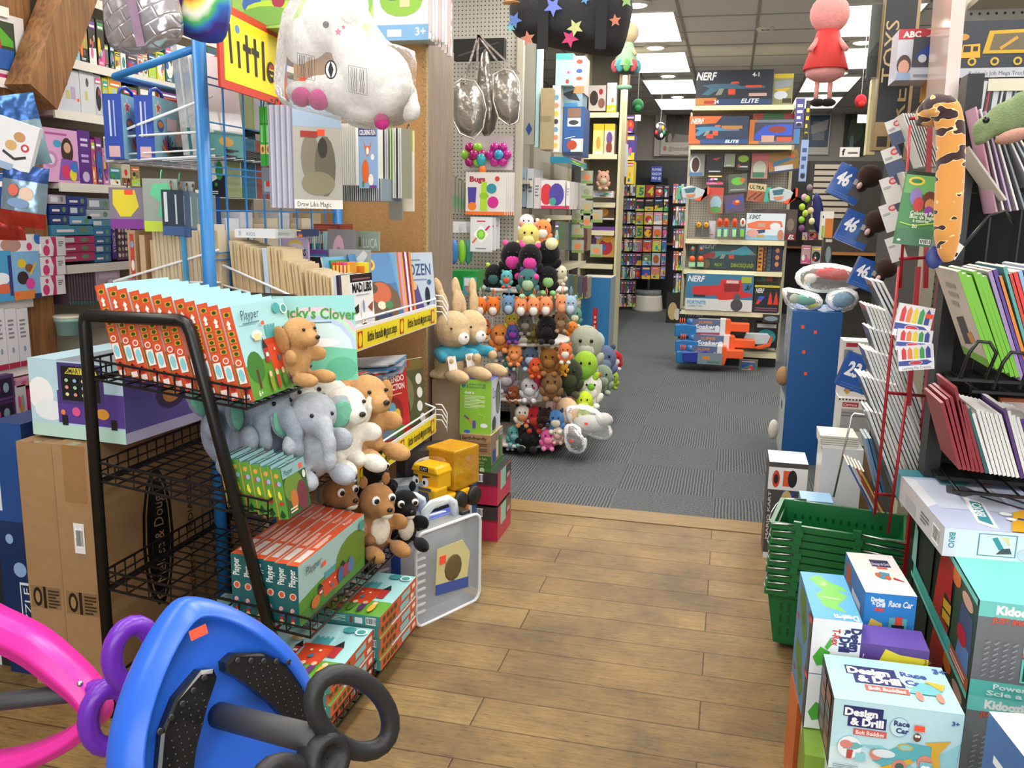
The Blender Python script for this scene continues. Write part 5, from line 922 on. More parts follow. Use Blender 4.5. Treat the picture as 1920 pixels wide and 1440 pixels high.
def tiedye():
    m=bpy.data.materials.new('tie_dye_cloth'); m.use_nodes=True; N=m.node_tree.nodes; L=m.node_tree.links; b=N['Principled BSDF']
    tc=N.new('ShaderNodeTexCoord'); nz=N.new('ShaderNodeTexNoise'); nz.inputs['Scale'].default_value=14; nz.inputs['Detail'].default_value=3; L.new(tc.outputs['Object'],nz.inputs['Vector'])
    v=N.new('ShaderNodeVectorMath'); v.operation='SUBTRACT'; v.inputs[1].default_value=(.03,0,.05); L.new(tc.outputs['Object'],v.inputs[0]); mu=N.new('ShaderNodeVectorMath'); mu.operation='MULTIPLY'; mu.inputs[1].default_value=(1,0,1); L.new(v.outputs[0],mu.inputs[0])
    ln=N.new('ShaderNodeVectorMath'); ln.operation='LENGTH'; L.new(mu.outputs[0],ln.inputs[0])
    a=N.new('ShaderNodeMath'); a.operation='MULTIPLY_ADD'; a.inputs[1].default_value=.05; L.new(nz.outputs['Fac'],a.inputs[0]); L.new(ln.outputs['Value'],a.inputs[2])
    s=N.new('ShaderNodeMath'); s.operation='MULTIPLY'; s.inputs[1].default_value=6.5; L.new(a.outputs[0],s.inputs[0])
    r=N.new('ShaderNodeValToRGB'); cr=r.color_ramp; cols=['#3a1f8a','#4a2a9a','#d83a3a','#e8742a','#f0e060','#f4f0e0','#4ab05a','#2a6ac0','#3a1f7a','#2a3fa0']
    while len(cr.elements)<10: cr.elements.new(.5)
    for i,c in enumerate(cols): cr.elements[i].position=.08+i*.092; cr.elements[i].color=lin(c)
    L.new(s.outputs[0],r.inputs[0]); L.new(r.outputs[0],b.inputs['Base Color']); b.inputs['Roughness'].default_value=.75; return m
_M['TIEDYE']=tiedye()
t,c=softbag('tie_dye_bag','rainbow tie-dye bag hanging beside the silver one','bag',[(275,-60),(282,15),(300,45),(340,65),(375,80),(405,83),(420,75),(430,20),(435,-60)],2.12,.05,'TIEDYE')
m=MB(); m.add([QY(326,-20,2.06)-c,QY(345,-20,2.06)-c,QY(336,42,2.065)-c,QY(322,38,2.065)-c],[(0,1,2,3)],'cloth:#3b1f86'); m.build('strap',t)
BX('playset_box','green-pictured toy set box lying on top of the rack behind the sign',(436,-40,560,60),'Y',2.75,.2,'#9ac05a',[('r',0,0,1,1,'#9ac45c'),('e',.3,.5,.15,.2,'#3f6ab0'),('e',.6,.4,.4,.16,'#b9d83a'),('e',.7,.55,.1,.15,'#a8324a'),('e',.5,.25,.4,.2,'#7ab04a')],bottom=2.0)
# toy boxes above the unicorn
pb2=[('r',0,0,1,1,'#b9dc6a'),('r',.6,0,1,1,'#d8dcec'),('r',.6,0,1,.2,'#7fb0dc'),('r',.7,.05,.8,.14,'#ffffff'),('t','3+',.9,.06,.1,'#ffffff',{'b':.02}),('e',.8,.5,.15,.2,'#8fc04a'),('e',.74,.62,.07,.12,'#6a8a5a'),('e',.86,.66,.07,.1,'#c9563a'),('r',.79,.42,.86,.52,'#e0cfa0'),('r',.94,.5,.97,.9,'#8a4a3a'),('e',.3,.5,.3,.3,'#8fc86a'),('e',.35,.4,.2,.12,'#d8e83a')]
BX('playset_box','green and lilac castle playset box standing above the unicorn plush',(545,-70,806,78),'Y',3.48,.12,'#b9d8dc',pb2)
# unicorn plush in a bag
YU=2.35; uc=QY(650,110,YU); t=thing('plush_unicorn','large white plush unicorn with pink hooves in a clear plastic bag','plush toy',uc)
m=MB(); W='plush:#f1efec'
for x,y,rx,ry,rd,ro in ((618,40,52,52,48,0),(575,72,38,36,38,25),(560,94,22,24,28,20),(655,10,34,44,38,0),(662,100,36,62,42,-18),(705,150,66,62,62,15),(735,185,46,48,55,0),(650,175,60,40,50,0),(603,168,34,24,38,0),(562,172,24,18,28,0),(690,222,45,18,40,0),(770,205,18,22,20,0)): EL(m,x,y,YU,rx,ry,rd,W,ro)
m=cen(m,uc); m.build('body',t,remesh=.007)
for x,y,r,nm in ((598,187,18,0),(565,182,17,0),(716,228,14,0)):
    m=MB(); EL(m,x,y,YU-.06,r,r,r,'plush:#d83f95'); cen(m,uc).build('hoof',t)
m=MB(); EL(m,611,46,YU-.085,6,6,4,'gloss:#101014'); cen(m,uc).build('eye',t)
m=MB(); EL(m,650,20,YU-.05,14,20,8,'plush:#f5f3ef',-20); EL(m,656,-5,YU-.02,10,18,8,'plush:#f5f3ef',-30); cen(m,uc).build('ear',t)
m=MB(); 
for x,y,r in ((634,60,6),(644,51,4)):
    P=QY(x,y,YU-.094); u=pxs(x,y,YU)*12; m.art(P-Vector((u/2,0,u/2)),(u,0,0),(0,0,u),[('star',.5,.5,r/10,'matte:#c8326a',.3)])
cen(m,uc).build('cheek_star',t)
t2=thing('plastic_bag','clear plastic bag with printed warnings wrapped round the unicorn plush','bag',uc)
m=MB(); hull=[(556,-30),(540,90),(530,165),(536,205),(600,215),(650,228),(705,248),(770,244),(785,150),(784,80),(745,95),(705,60),(672,-30)]
P=[QY(x,y,YU) for x,y in hull]; n=len(P); rr=random.Random(9); vs=[];fs=[]
for k,dep in ((1.0,0),(.97,.07),(.8,.125),(.45,.15)):
    for p in P: q=uc+(p-uc)*k; vs.append((q.x+(rr.random()-.5)*.012,q.y-dep+(rr.random()-.5)*.02,q.z+(rr.random()-.5)*.012))
for i in range(3):
    for j in range(n): fs.append((i*n+j,i*n+(j+1)%n,(i+1)*n+(j+1)%n,(i+1)*n+j))
vs.append((uc.x,uc.y-.16,uc.z)); fs+=[(3*n+j,3*n+(j+1)%n,len(vs)-1) for j in range(n)]
m.add(vs,fs,'clear:#ffffff:.13',True); cen(m,uc).build('film',t2,sub=1)
m=MB()
for (x,y,w_,h_,ro) in ((575,125,32,40,10),(672,150,34,44,18)):
    O=QY(x-w_/2,y+h_/2,YU-.16); s_=pxs(x,y,YU-.16); 
    U=Vector((w_*s_,0,-.2*w_*s_)); V=Vector((0,0,h_*s_))
    m.art(O,U,V,[('l',[(.1+.1*k,.05),(.14+.1*k,.4),(.1+.1*k,.6),(.13+.1*k,.95)],.03,'#4a4a50') for k in range(8) if k!=4]+[('l',[(0,0),(1,0),(1,1),(0,1),(0,0)],.02,'#5a5a60')])
O=QY(608,150,YU-.165); u=pxs(620,130,YU)*24; m.art(O,(u,0,0),(0,0,u*1.3),[('e',.5,.5,.45,.48,'#3a3a40'),('e',.5,.5,.36,.4,'#f1efec'),('p',[(.5,.05),(.7,.5),(.5,.95),(.3,.5)],'#2a2a30')]); m.art(QY(562,152,YU-.16),(u*.45,0,0),(0,0,u*.25),[('r',0,0,1,1,STK)])
cen(m,uc).build('print',t2)
# pale packets hanging right of the playset box
for i in range(7): o=hookpack('narrow silver packet, %s from the left hanging above the brown laminate panel'%ORD[i],(808+6*i,-60),7,120+5*i,'foil:#c9c2c2','#b9b4b8',3.3,[('r',.1,.1,.9,.9,'gloss:'+('#c9a8a8','#b9bcc4','#d8d4d0')[i%3])],group='silver packets over the laminate panel')
# ================= bunnies and the box column =================
BX('shipping_carton','tall plain brown carton under the plush bunnies',(810,712,866,872),'Y',3.62,.22,{'*':'kraft:#a08c70','T':'kraft:#9a876c'},[('l',[(0,.68),(1,.69)],.01,'kraft:#8a765c')],bottom=.34)
gr=[('r',0,0,1,1,'#8cc63f'),('e',.12,.9,.07,.05,'#2f7a86'),('t','Learning',.22,.9,.045,'#1f5a6a',{'w':.6,'fit':1}),('t','Resources',.22,.85,.045,'#1f5a6a',{'w':.6,'fit':1}),('t','dust a',.15,.75,.05,'#ffffff',{'b':.02}),('b',.15,.5,.65,.23,9,'#d8f0b8'),('l',[(.15,.36),(.3,.3)],.05,'#7a4a8a'),('l',[(.3,.3),(.38,.24)],.06,'#e07a5a'),('r',.42,.14,.52,.28,'#6a4ab0'),('e',.78,.2,.12,.04,'#e8f4f8'),('e',.25,.08,.1,.03,'#3f6ad0'),('l',[(.6,.4),(.8,.36),(.75,.3)],.03,'#a8d85a')]
sd=[('r',0,0,1,1,'#cfd4e4'),('e',.72,.62,.26,.3,'gloss:#3a4a3a'),('e',.72,.6,.2,.24,'gloss:#6a7a6a'),('r',.1,.3,.35,.9,'#dfe2ee'),('t','Cam',.12,.66,.2,'#2a3a86',{'w':.3,'fit':1}),('e',.3,.2,.2,.14,'#3a3a30'),('r',.1,.0,.5,.1,'#8cc63f')]
BX('science_kit_box','lime green and white science toy box on the kraft box under the bunnies',(862,712,921,818),'Y',3.6,.16,{'*':'#8cc63f','R':'#cfd4e4','T':'#5a62b8'},gr,sd)
ef=[('r',0,0,1,1,'kraft:#a8895e'),('r',0,0,1,.36,'#3a6a2c'),('t','Earth-friendly',.05,.84,.1,'#2f2a1c',{'w':.8,'fit':1,'b':.02}),('r',.03,.42,.97,.8,'kraft:#96784f'),('b',.07,.5,.8,.26,5,'#4a3f2c'),('t','Green Toys are Safe',.06,.24,.08,'#c9c89a',{'w':.8,'fit':1}),('b',.07,.06,.7,.14,4,'#a8b078')]
es=[('r',0,0,1,1,'#8a7a66'),('r',.1,.1,.4,.5,'#2f4a86'),('r',.4,.2,.6,.7,'#d8cfb8'),('r',.65,.15,.85,.8,'#4a7a3a'),('bc',.7,.8,.25,.15,'#222'),('r',0,0,1,.08,'#3a6a2c')]
BX('kraft_toy_box','brown kraft box printed Earth-friendly under the lime green box',(864,815,921,876),'Y',3.58,.2,{'*':'kraft:#a8895e','R':'#8a7a66','T':'kraft:#b59a70'},ef,es)
BX('green_toy_box','thin green toy box under the Earth-friendly box',(864,872,921,889),'Y',3.58,.22,{'*':'#3f7a3a'},[('r',0,0,1,1,'#3f7a3a'),('t','age',.1,.3,.4,'#d8e0b8'),('e',.7,.5,.08,.3,'#c9d89a')])
for i,(y0,y1,lab) in enumerate(((886,950,'upper'),(951,1018,'lower'))):
    BX('storage_case','crimson case with dark lid, %s of two under the green toy box'%lab,(887,y0,933,y1),'Y',3.57,.24,{'*':'#b8274a','T':'#2c2a2e','R':'#c4a0aa'},[('r',0,0,1,1,'#b8274a'),('r',0,.62,1,1,'#3a3438'),('r',0,.56,1,.62,'#8a1a34'),('bc',.1,.7,.3,.25,'#222')],[('r',0,0,1,1,'#c4304e'),('r',.2,.4,.6,1,'#9ac8b8'),('r',.6,.5,1,.95,'gloss:#2a2226'),('r',.65,.55,.9,.7,'#c98a9a')],bottom=(.165 if i==0 else .0))
BX('blue_game_box','blue game box edge between the case and the crimson cases',(868,862,886,1000),'Y',3.5,.2,'#2f5fa0',[('e',.5,.7,.2,.06,'#e8e8e8'),('r',.0,.3,1,.5,'#4a7ac0')],bottom=0)
def bunny(label,x,y,Y,s_=1,rz=0,Z=None):
    P=QY(x,y,Y); 
    if Z is not None: P.z=Z
    t=thing('plush_bunny',label,'plush toy',P,(0,0,rz)); t.scale=(s_,)*3; F='#c9ad86'
    soft('body',t,F,[((0,.02,.07),(.075,.065,.075)),((0,-.0,.22),(.085,.08,.085)),((0,-.05,.2),(.05,.04,.045)),((.06,-.12,.035),(.035,.085,.032)),((-.06,-.12,.035),(.035,.085,.032)),((0,.03,.02),(.1,.09,.025))],.006)
    soft('jacket',t,'#3f9ab5',[((0,.01,.115),(.083,.073,.045)),((.075,-.03,.11),(.026,.05,.028),(0,0,.4)),((-.075,-.03,.11),(.026,.05,.028),(0,0,-.4))],.006)
    for q in (-1,1):
        soft('ear',t,F,[((q*.035,.02,.33),(.026,.018,.06),(-.15,q*.1,0)),((q*.045,.045,.40),(.022,.016,.05),(-.3,q*.2,0))],.006); MB().ell((q*.052,-.066,.235),.0055,'gloss:#181210',8).build('eye',t)
        soft('paw',t,F,[((q*.07,-.085,.1),(.022,.024,.022))],.006)
    soft('muzzle',t,'#f1ece6',[((0,-.083,.19),(.03,.02,.028))],.005); MB().ell((0,-.103,.2),(.006,.004,.004),'plas:#5a4038',8).build('nose',t)
    m=MB(); m.box(-.018,.018,-.002,.0,-.09,0,'card:#f4f4f2'); m.art((-.018,-.0022,-.09),(.036,0,0),(0,0,.09),[('r',.3,.7,.6,.82,STK),('b',.2,.1,.6,.3,3,'#a8b0b4')]); m.build('paper_tag',t,(-.075,-.1,.12),(0,R_(-10),R_(-20)))
    return t
bunny('tan plush bunny in a blue jacket sitting nearest on the brown carton',848,712,3.66,1.0,R_(52),.70); bunny('tan plush bunny in a blue jacket sitting behind the nearest one',880,706,3.78,.98,R_(52),.70)
# ---------- yellow truck on its blue tray and the construction box ----------
YT=3.18; tk=thing('toy_dump_truck','yellow toy garbage truck with eyes and a clear amber hopper on a display box','toy truck',QY(828,945,YT),(0,0,R_(-20))); tk.location.z=.275; yl='plas:#e9b21c'
m=MB(); m.prism([(-.075,.03),(.08,.03),(.08,.075),(-.075,.08)],-.12,.09,yl); m.box(-.07,.07,-.13,-.05,.04,.115,yl); m.box(-.065,.065,-.1,-.02,.1,.17,yl); m.prism([(-.07,.165),(.07,.165),(.055,.195),(-.055,.195)],-.11,-.015,yl); m.build('cab',tk,bev=.008)
m=MB(); m.art((-.065,-.1305,.045),(.13,0,0),(0,0,.12),[('e',.32,.78,.13,.15,'#fff'),('e',.68,.78,.13,.15,'#fff'),('e',.36,.76,.05,.07,'#241a10'),('e',.64,.76,.05,.07,'#241a10'),('r',.1,.5,.9,.6,'#5a5f66'),('p',[(.1,.0),(.9,.0),(.8,.45),(.2,.45)],'#5a5f66'),('p',[(.25,.2),(.5,.1),(.75,.2),(.5,.02)],'#1c1c1c'),('p',[(.12,.98),(.42,.9),(.42,.99),(.14,1)],'#2b2b2b'),('p',[(.58,.9),(.88,.98),(.86,1),(.58,.99)],'#2b2b2b')]); m.build('face',tk)
m=MB(); m.art((-.02,-.1105,.172),(.04,0,0),(0,0,.02),[('r',0,0,1,1,'#16161a'),('t','CAT',.12,.2,.6,'#fff',{'w':.76,'fit':1})]); m.build('badge',tk)
m=MB(); m.box(-.075,.075,-.01,.15,.08,.24,'clear:#f0b020:.45'); m.box(-.06,.06,.01,.13,.07,.14,'plas:#b8a82a'); m.build('hopper',tk,bev=.008)
for q in (-1,1):
    for yy in (-.085,.01,.1):
        m=MB(); m.T=Matrix.Translation((q*.078,yy,.038))@Matrix.Rotation(PI/2,4,'Y'); m.lathe([(.038,-.016),(.04,-.01),(.04,.01),(.038,.016)],'rub:#1d1d1f',16); m.build('wheel',tk)
o=BX('truck_display_card','blue and white display card behind the yellow toy truck',(743,835,800,975),'Y',3.36,.012,'#5a8aa8',[('r',0,0,1,1,'#4f86aa'),('p',[(0,0),(1,0),(0,.42)],'#e6e6ec'),('l',[(0,.42),(1,0)],.04,'#ecd23a'),('e',.4,.12,.25,.06,'#b5323a'),('e',.45,.75,.2,.16,'#b9803a'),('e',.45,.75,.12,.1,'#e0c090')],cat='packaging'); 
cn=[('r',0,0,1,1,'#d8d8d8'),('p',[(0,1),(1,1),(1,.8),(0,.9)],'#c9562c'),('e',.35,.6,.22,.18,'#d8643a'),('e',.6,.42,.2,.18,'#c23a2c'),('e',.4,.3,.2,.14,'#8fb0c8'),('r',.55,.6,.85,.95,'#e0702c'),('r',.1,.75,.35,.95,'#5a4038'),('p',[(.2,.1),(.5,.5),(.55,.45),(.3,.05)],'#3a2f2c'),('e',.75,.2,.16,.12,'#c98a4a'),('r',0,0,1,.06,'#d85a2a')]
BX('construction_toy_box','orange and white construction toy box under the yellow truck, facing the aisle',(838,925,884,1066),'X',-.99,.16,{'*':'#d8642c','F':'#e08a2c'},cn,bottom=0)
pkg('blue_toy_box','blue striped toy box under the yellow truck display card',.12,.2,.26,'#3f7ab8',{'F':[('r',0,.6,1,1,'#2f5fa0'),('e',.5,.3,.3,.2,'#e0c03a')]},(-1.2,3.3,0),R_(10))
# ================= pegboard wall of baby toys =================
t=thing('pegboard_unit','cream pegboard panel with hanging baby toys beyond the laminate panel','display panel',(-1.66,5.7,0))
MB().box(-.5,.3,-.01,.01,.1,2.9,'PEG').build('pegboard',t); MB().box(.28,.32,-.03,.02,0,2.9,'paint:#b9b3a2').build('upright',t); MB().box(-.5,.3,-.3,0,.28,.3,'paint:#c9c3b2').build('base_deck',t)

def card(label,r,Y,body,art,dep=.03,cat='baby toy',name='baby_toy_pack',kids_=None,group=None,lean=0,yaw=0): return BX(name,label,r,'Y',Y,dep,body,art,cat=cat,group=group,lean=lean,yaw=yaw)
t=thing('suction_flower_toy','carded pink and green popping flower toy high on the pegboard','baby toy',QY(915,290,5.6))
m=MB(); C0=QY(915,290,5.6)
for x0,c,cc in ((888,'#8fc43a','#a8246a'),(935,'#b5258a','#3f9ac8')):
    for k in range(6): a=2*PI*k/6; EL(m,x0+15*math.cos(a),290+15*math.sin(a),5.57,9,9,7,'gloss:'+(c if k%2 or x0>900 else '#a8246a'))
    EL(m,x0,290,5.55,9,9,7,'gloss:'+cc)
cen(m,C0).build('petals',t); m=MB(); EL(m,902,300,5.55,9,12,6,'gloss:#2f9aa0'); EL(m,905,318,5.55,7,8,5,'plas:#e0702c'); cen(m,C0).build('teether',t); a=QY(868,318,5.6)-C0; b=QY(962,255,5.6)-C0; MB().box(a.x,b.x,0,.008,a.z,b.z,'card:#c9bfc4').build('card',t)
bg=[('r',0,0,1,1,'#d8d4d0'),('t','Bugs',.1,.78,.12,'#a8203a',{'b':.05,'w':.4,'fit':1}),('p',[(.08,.15),(.25,.15),(.28,.65),(.05,.65)],'#4a3f9a'),('e',.17,.2,.11,.1,'#e87a2a'),('p',[(.36,.1),(.56,.1),(.54,.78),(.4,.78)],'#a8d03a'),('e',.47,.45,.12,.08,'#8ac02a'),('e',.66,.62,.13,.12,'#2f8aa0'),('e',.7,.3,.14,.14,'#c92a8a'),('r',.0,0,1,.08,'#e0702c'),('e',.8,.85,.06,.06,'#c9442a')]
for i in range(5): card('white carded stacking cups pack, %s in its row on the pegboard'%ORD[i],(873+2.5*i,323,947+4*i,403),5.46+.035*i,'gloss:#d8d4d0',bg,group='stacking cups packs',dep=.02)
dm=[('r',0,0,1,1,'#dcdee2'),('b',.3,.86,.4,.08,1,'#c23a3a'),('p',[(.5,.24),(.86,.5),(.5,.78),(.14,.5)],'#f4f4f4'),('e',.5,.5,.2,.15,'#7ac83a'),('e',.5,.51,.12,.09,'#a0e05a'),('l',[(.1,.25),(.3,.4)],.08,'#d8743a'),('l',[(.7,.62),(.9,.75)],.08,'#c92a6a'),('b',.25,.08,.5,.06,1,'#8a8a9a')]
for i in range(3): card('white pack with a green pop dimple toy, %s in its row on the pegboard'%ORD[i],(882+6*i,407,922+7*i,472-3*i),5.44+.04*i,'gloss:#dcdee2',dm,dep=.02,group='dimple toy packs')
for i,(x,c) in enumerate(((852,'#3f7ac0'),(866,'#8ac83a'),(878,'#4a9a8a'))):
    t=thing('toddler_spoon_pack','carded %s baby spoon pair low left on the pegboard'%('blue','lime','teal')[i],'baby toy',QY(x,445,5.46+.03*i)); m=MB(); EL(m,x,472,5.46+.03*i,8,22,5,'gloss:'+c); cen(m,QY(x,445,5.46+.03*i)).build('spoon',t); m=MB(); m.box(-.03,.03,0,.004,.03,.1,'card:#d4d6da'); m.build('card',t)
for i in range(4): BX('rattle_pack','clear-fronted grey pack, %s from the left edge of the pegboard'%ORD[i],(848+6*i,330+4*i,853+6*i,398),'Y',5.55,.05,'gloss:#9a9a8a',[('e',.5,.3,.4,.2,'#5a9a6a')],cat='baby toy')
BX('toy_bin','green plastic bin under the pegboard toys',(845,508,892,545),'Y',5.3,.25,'plas:#1f8a3a',[('p',[(0,.2),(1,1),(1,0),(0,0)],'plas:#23953f')],cat='bin')
BX('teether_pack','blue and white pack in the green bin area',(868,520,892,552),'Y',5.28,.02,'#4aa0b0',[('r',.1,.5,.9,.95,'#e0e4e6'),('e',.5,.3,.3,.2,'#c98a7a')],cat='baby toy')
BX('dark_strap_pile','dark purse with black straps hung behind the silver bags',(850,72,945,112),'Y',5.5,.06,'cloth:#1a1715',[('l',[(.1,.2),(.9,.8)],.03,'#3a342c')],cat='bag')
# silver backpacks
for i,(pts,lab) in enumerate((([(850,160),(865,148),(890,152),(905,175),(912,205),(906,240),(890,262),(862,250),(849,225)],'left of the pair of silver quilted round bags over the pegboard'),([(925,140),(945,130),(962,134),(973,152),(975,195),(972,228),(955,236),(935,222),(925,190)],'right of the pair of silver quilted round bags over the pegboard'))):
    tt,cc=softbag('silver_round_bag',lab,'bag',pts,5.3,.07,'foil:#a8a29a'); 
    m=MB()
    for dx in (-14,10): m.tube([QY(pts[1][0]+dx+18,pts[1][1]+8,5.25)-cc,QY(897,66,5.25)-cc],.008,'foil:#9a8f8a',4)
    m.build('straps',tt)
    m=MB(); n=len(pts); m.tube([QY(x,y,5.22)-cc for x,y in pts],.005,'foil:#d8d2c8',5,closed=True); m.build('piping',tt)
tt,cc=softbag('silver_tote','grey silver tote body hanging between the two round bags','bag',[(905,85),(915,90),(925,150),(935,200),(930,250),(905,262),(895,230),(893,150)],5.4,.05,'foil:#8a847c')
# star duffel
tt,cc=softbag('star_duffel_bag','black quilted duffel bag with rainbow stars hanging overhead','bag',[(955,-40),(955,20),(958,62),(975,76),(1060,95),(1150,108),(1165,104),(1176,70),(1188,15),(1192,-40)],2.55,.09,'cloth:#1b1a1f')

for x,y,r,c in ((976,48,15,'#6a8ad0'),(1050,28,18,'#7a8ae0'),(968,60,10,'#7ac0d0'),(1090,66,16,'#c9d08a'),(1079,84,17,'#d0447a'),(1003,84,14,'#c9806a'),(1160,50,12,'#d88a6a'),(1108,15,9,'#6aa0d0'),(1180,10,14,'#9ac07a'),(995,2,11,'#d05a8a'),(1135,100,8,'#4a3f7a')):
    P=QY(x,y,2.55); dd=((x-1072)/115)**2; P.y=2.55-.09*math.sqrt(max(0,1-dd*.8))-.012 if y<78 else 2.46; u=pxs(x,y,2.5)*r*2
    m=MB(); m.art(P-Vector((u/2,0,u/2)),(u,0,0),(0,0,u),[('star',.5,.5,.5,'matte:'+c,.3+x)]); cen(m,cc).build('star_print',tt)
for x in (1020,1130): a=QY(x,-40,2.45)-cc; b=QY(x-4,92,2.452)-cc; MB().box(a.x-.015,a.x+.015,a.y,a.y+.003,b.z,a.z,'cloth:#121115').build('handle_strap',tt)
m=MB(); m.T=Matrix.Translation(QY(958,5,2.44)-cc); m.lathe([(.001,-.001),(.024,-.001),(.024,.001),(.001,.001)],'card:#d8a060',16); o_=m.build('round_tag',tt,rot=None)
# ================= generic plush helper =================
def toy(label,x,y,Y,r,col,belly=None,ears=None,eye='#101010',name='plush_toy',cat='plush toy',h=1.15,group=None,feet=None,n=12):
    s_=pxs(x,y,Y); R=r*s_; t=thing(name,label,cat,QY(x,y,Y),(0,0,R_(10)),group)
    m=MB(); m.ell((0,0,0),(R,R*.8,R*h),'plush:'+col,n)
    if feet:
        for q in (-1,1): m.ell((q*R*.55,-R*.5,-R*h*.8),(R*.35,R*.4,R*.25),'plush:'+feet,8)
    if h<1.3 and eye:
        m.ell((0,R*.1,-R*h*.95),(R*.85,R*.7,R*.75),'plush:'+col,n)
        for q in (-1,1): m.ell((q*R*.8,-R*.35,-R*h*.75),(R*.28,R*.3,R*.48),'plush:'+col,8,(0,q*.5,0)); m.ell((q*R*.5,-R*.65,-R*h*1.35),(R*.33,R*.5,R*.3),'plush:'+(belly or col),8)
    m.build('body',t)
    if belly: MB().ell((0,-R*.5,-R*h*.35),(R*.6,R*.42,R*h*.55),'plush:'+belly,10).build('belly',t)
    if ears:
        for q in (-1,1): MB().ell((q*R*.62,0,R*h*.85),(R*.25,R*.12,R*.3),'plush:'+ears,8,(0,q*.5,0)).build('ear',t)
    if eye:
        for q in (-1,1): MB().ell((q*R*.33,-R*.76,R*h*.25),(R*.1,R*.06,R*.12),'gloss:'+eye,6).build('eye',t)
    return t
def keyr(label,x,y,Y,r,col,face,hookc):
    t=toy(label,x,y,Y,r,col,face,hookc,name='plush_keychain',h=1.4); s_=pxs(x,y,Y); MB().tube([(0,0,r*s_*1.3),(-.006,0,r*s_*1.3+.03),(0,0,r*s_*1.3+.055),(.006,0,r*s_*1.3+.03)],.003,'cloth:'+hookc,5,closed=True).build('strap',t); return t
# ================= tiered plush tower =================
TX,TY=-1.2,5.25; YF=5.02
t=thing('tiered_display_stand','round white multi-tier display stand loaded with plush toys','display stand',(TX,TY,0))

for z,r in ((.05,.30),(.33,.30),(.66,.28),(.97,.26)): MB().lathe([(.02,z),(r,z),(r+.005,z+.008),(r,z+.02),(.02,z+.02)],'paint:#cfcac2',28).build('tier_disc',t)
MB().lathe([(.03,.0),(.03,1.25)],'clear:#dfe6ea:.4',10).build('pole',t); m=MB(); m.box(-.2,.2,-.05,.05,0.0,.05,'kraft:#a98a62'); m.box(-.05,.05,-.2,.2,0,.045,'rub:#1a1a1c'); m.build('base_cross',t)
m=MB()
for z in (.07,.35,.68): 
    for a in (.4,2.0,3.6,5.2): m.box(-.0,.0,0,0,0,0,'paint:#e0dcd6') if False else m.rod((.2*math.cos(a),.2*math.sin(a),z),(.2*math.cos(a),.2*math.sin(a),z+.27),.006,'clear:#e8eef0:.4')
m.build('spacer_rods',t)
BKP='#17161a'
for a in [
 ('black plush bat-eared toy with pink belly, left of the pair at the tower top',962,480,5.1,23,BKP,'#d8459a','#e05a9a'),('black plush toy with pink belly, centre of the tower top',994,483,5.02,22,BKP,'#d8459a','#e05aa0'),('black plush toy leaning right at the tower top',1028,475,5.1,22,BKP,None,None),
 ('pale yellow plush toy lying on top of the tower',991,442,5.15,20,'#d3c56c','#e0d68a','#d8907a'),('small black plush with teal belly on the left of the upper tier',926,515,5.1,17,'#1b1c1f','#3f6a6a','#b9d84a'),('teal plush toy with pale belly in front of the upper tier',990,525,4.98,19,'#3f6f6c','#a9c4a0','#5a3f8a'),
 ('black plush with mint spots right of the teal one',1028,520,5.05,18,'#17181a','#8ac07a',None),('aqua teardrop plush on the upper tier',950,520,4.97,11,'#5aa6a8','#d85a4a','#5aa6a8'),('pale cream plush toy at the right edge of the upper tier',1050,512,5.1,13,'#c9c4a8',None,None),
 ('black plush in shadow behind the teal one, left',960,520,5.25,20,'#121214',None,None),('white hooded plush behind the yellow one on the tower top',987,418,5.3,14,'#e3e0e6',None,None),
 ('orange and white plush fox lying across the tower top',1018,430,5.3,16,'#e0824a','#f0e6da','#e8d0c0')]: toy(*a[:6],belly=a[6],ears=a[7])
t=thing('plush_tag','round cream paper tag on the black plush at the tower top','tag',QY(1034,457,4.93)); m=MB(); m.T=Matrix.Rotation(PI/2,4,'X'); m.lathe([(.001,0),(.035,0),(.035,.002),(.001,.002)],'card:#e8e4b0',18); m.build('paper_disc',t); MB().rod((0,0,0),(0,.06,-.01),.001,'#fff').build('string',t)
for i,(x,y,c,f,hk) in enumerate(((900,575,'#e0742c','#f0e6dc','#d8d4d0'),(925,575,'#e0742c','#f0e6dc','#e0742c'),(954,572,'#6a8aa8','#a9c4d8','#5aa0c8'),(977,575,'#e08a5a','#f4f0ea','#e0702c'),(1001,575,'#e08a5a','#f4f0ea','#e0702c'),(1024,574,'#e08a5a','#f0e8e0','#e8885a'),(1054,570,'#dd8a5c','#e8a070','#e89a6a'),(1070,572,'#9ab0c4','#c4d4e0','#8ac0d8'))):
    keyr('%s plush keychain, %s in the row hooked under the upper tier'%(('orange and white','orange and white','grey blue','coral','coral','coral','coral','pale blue')[i],ORD[i]),x,y,4.93,13,c,f,hk)
k=0
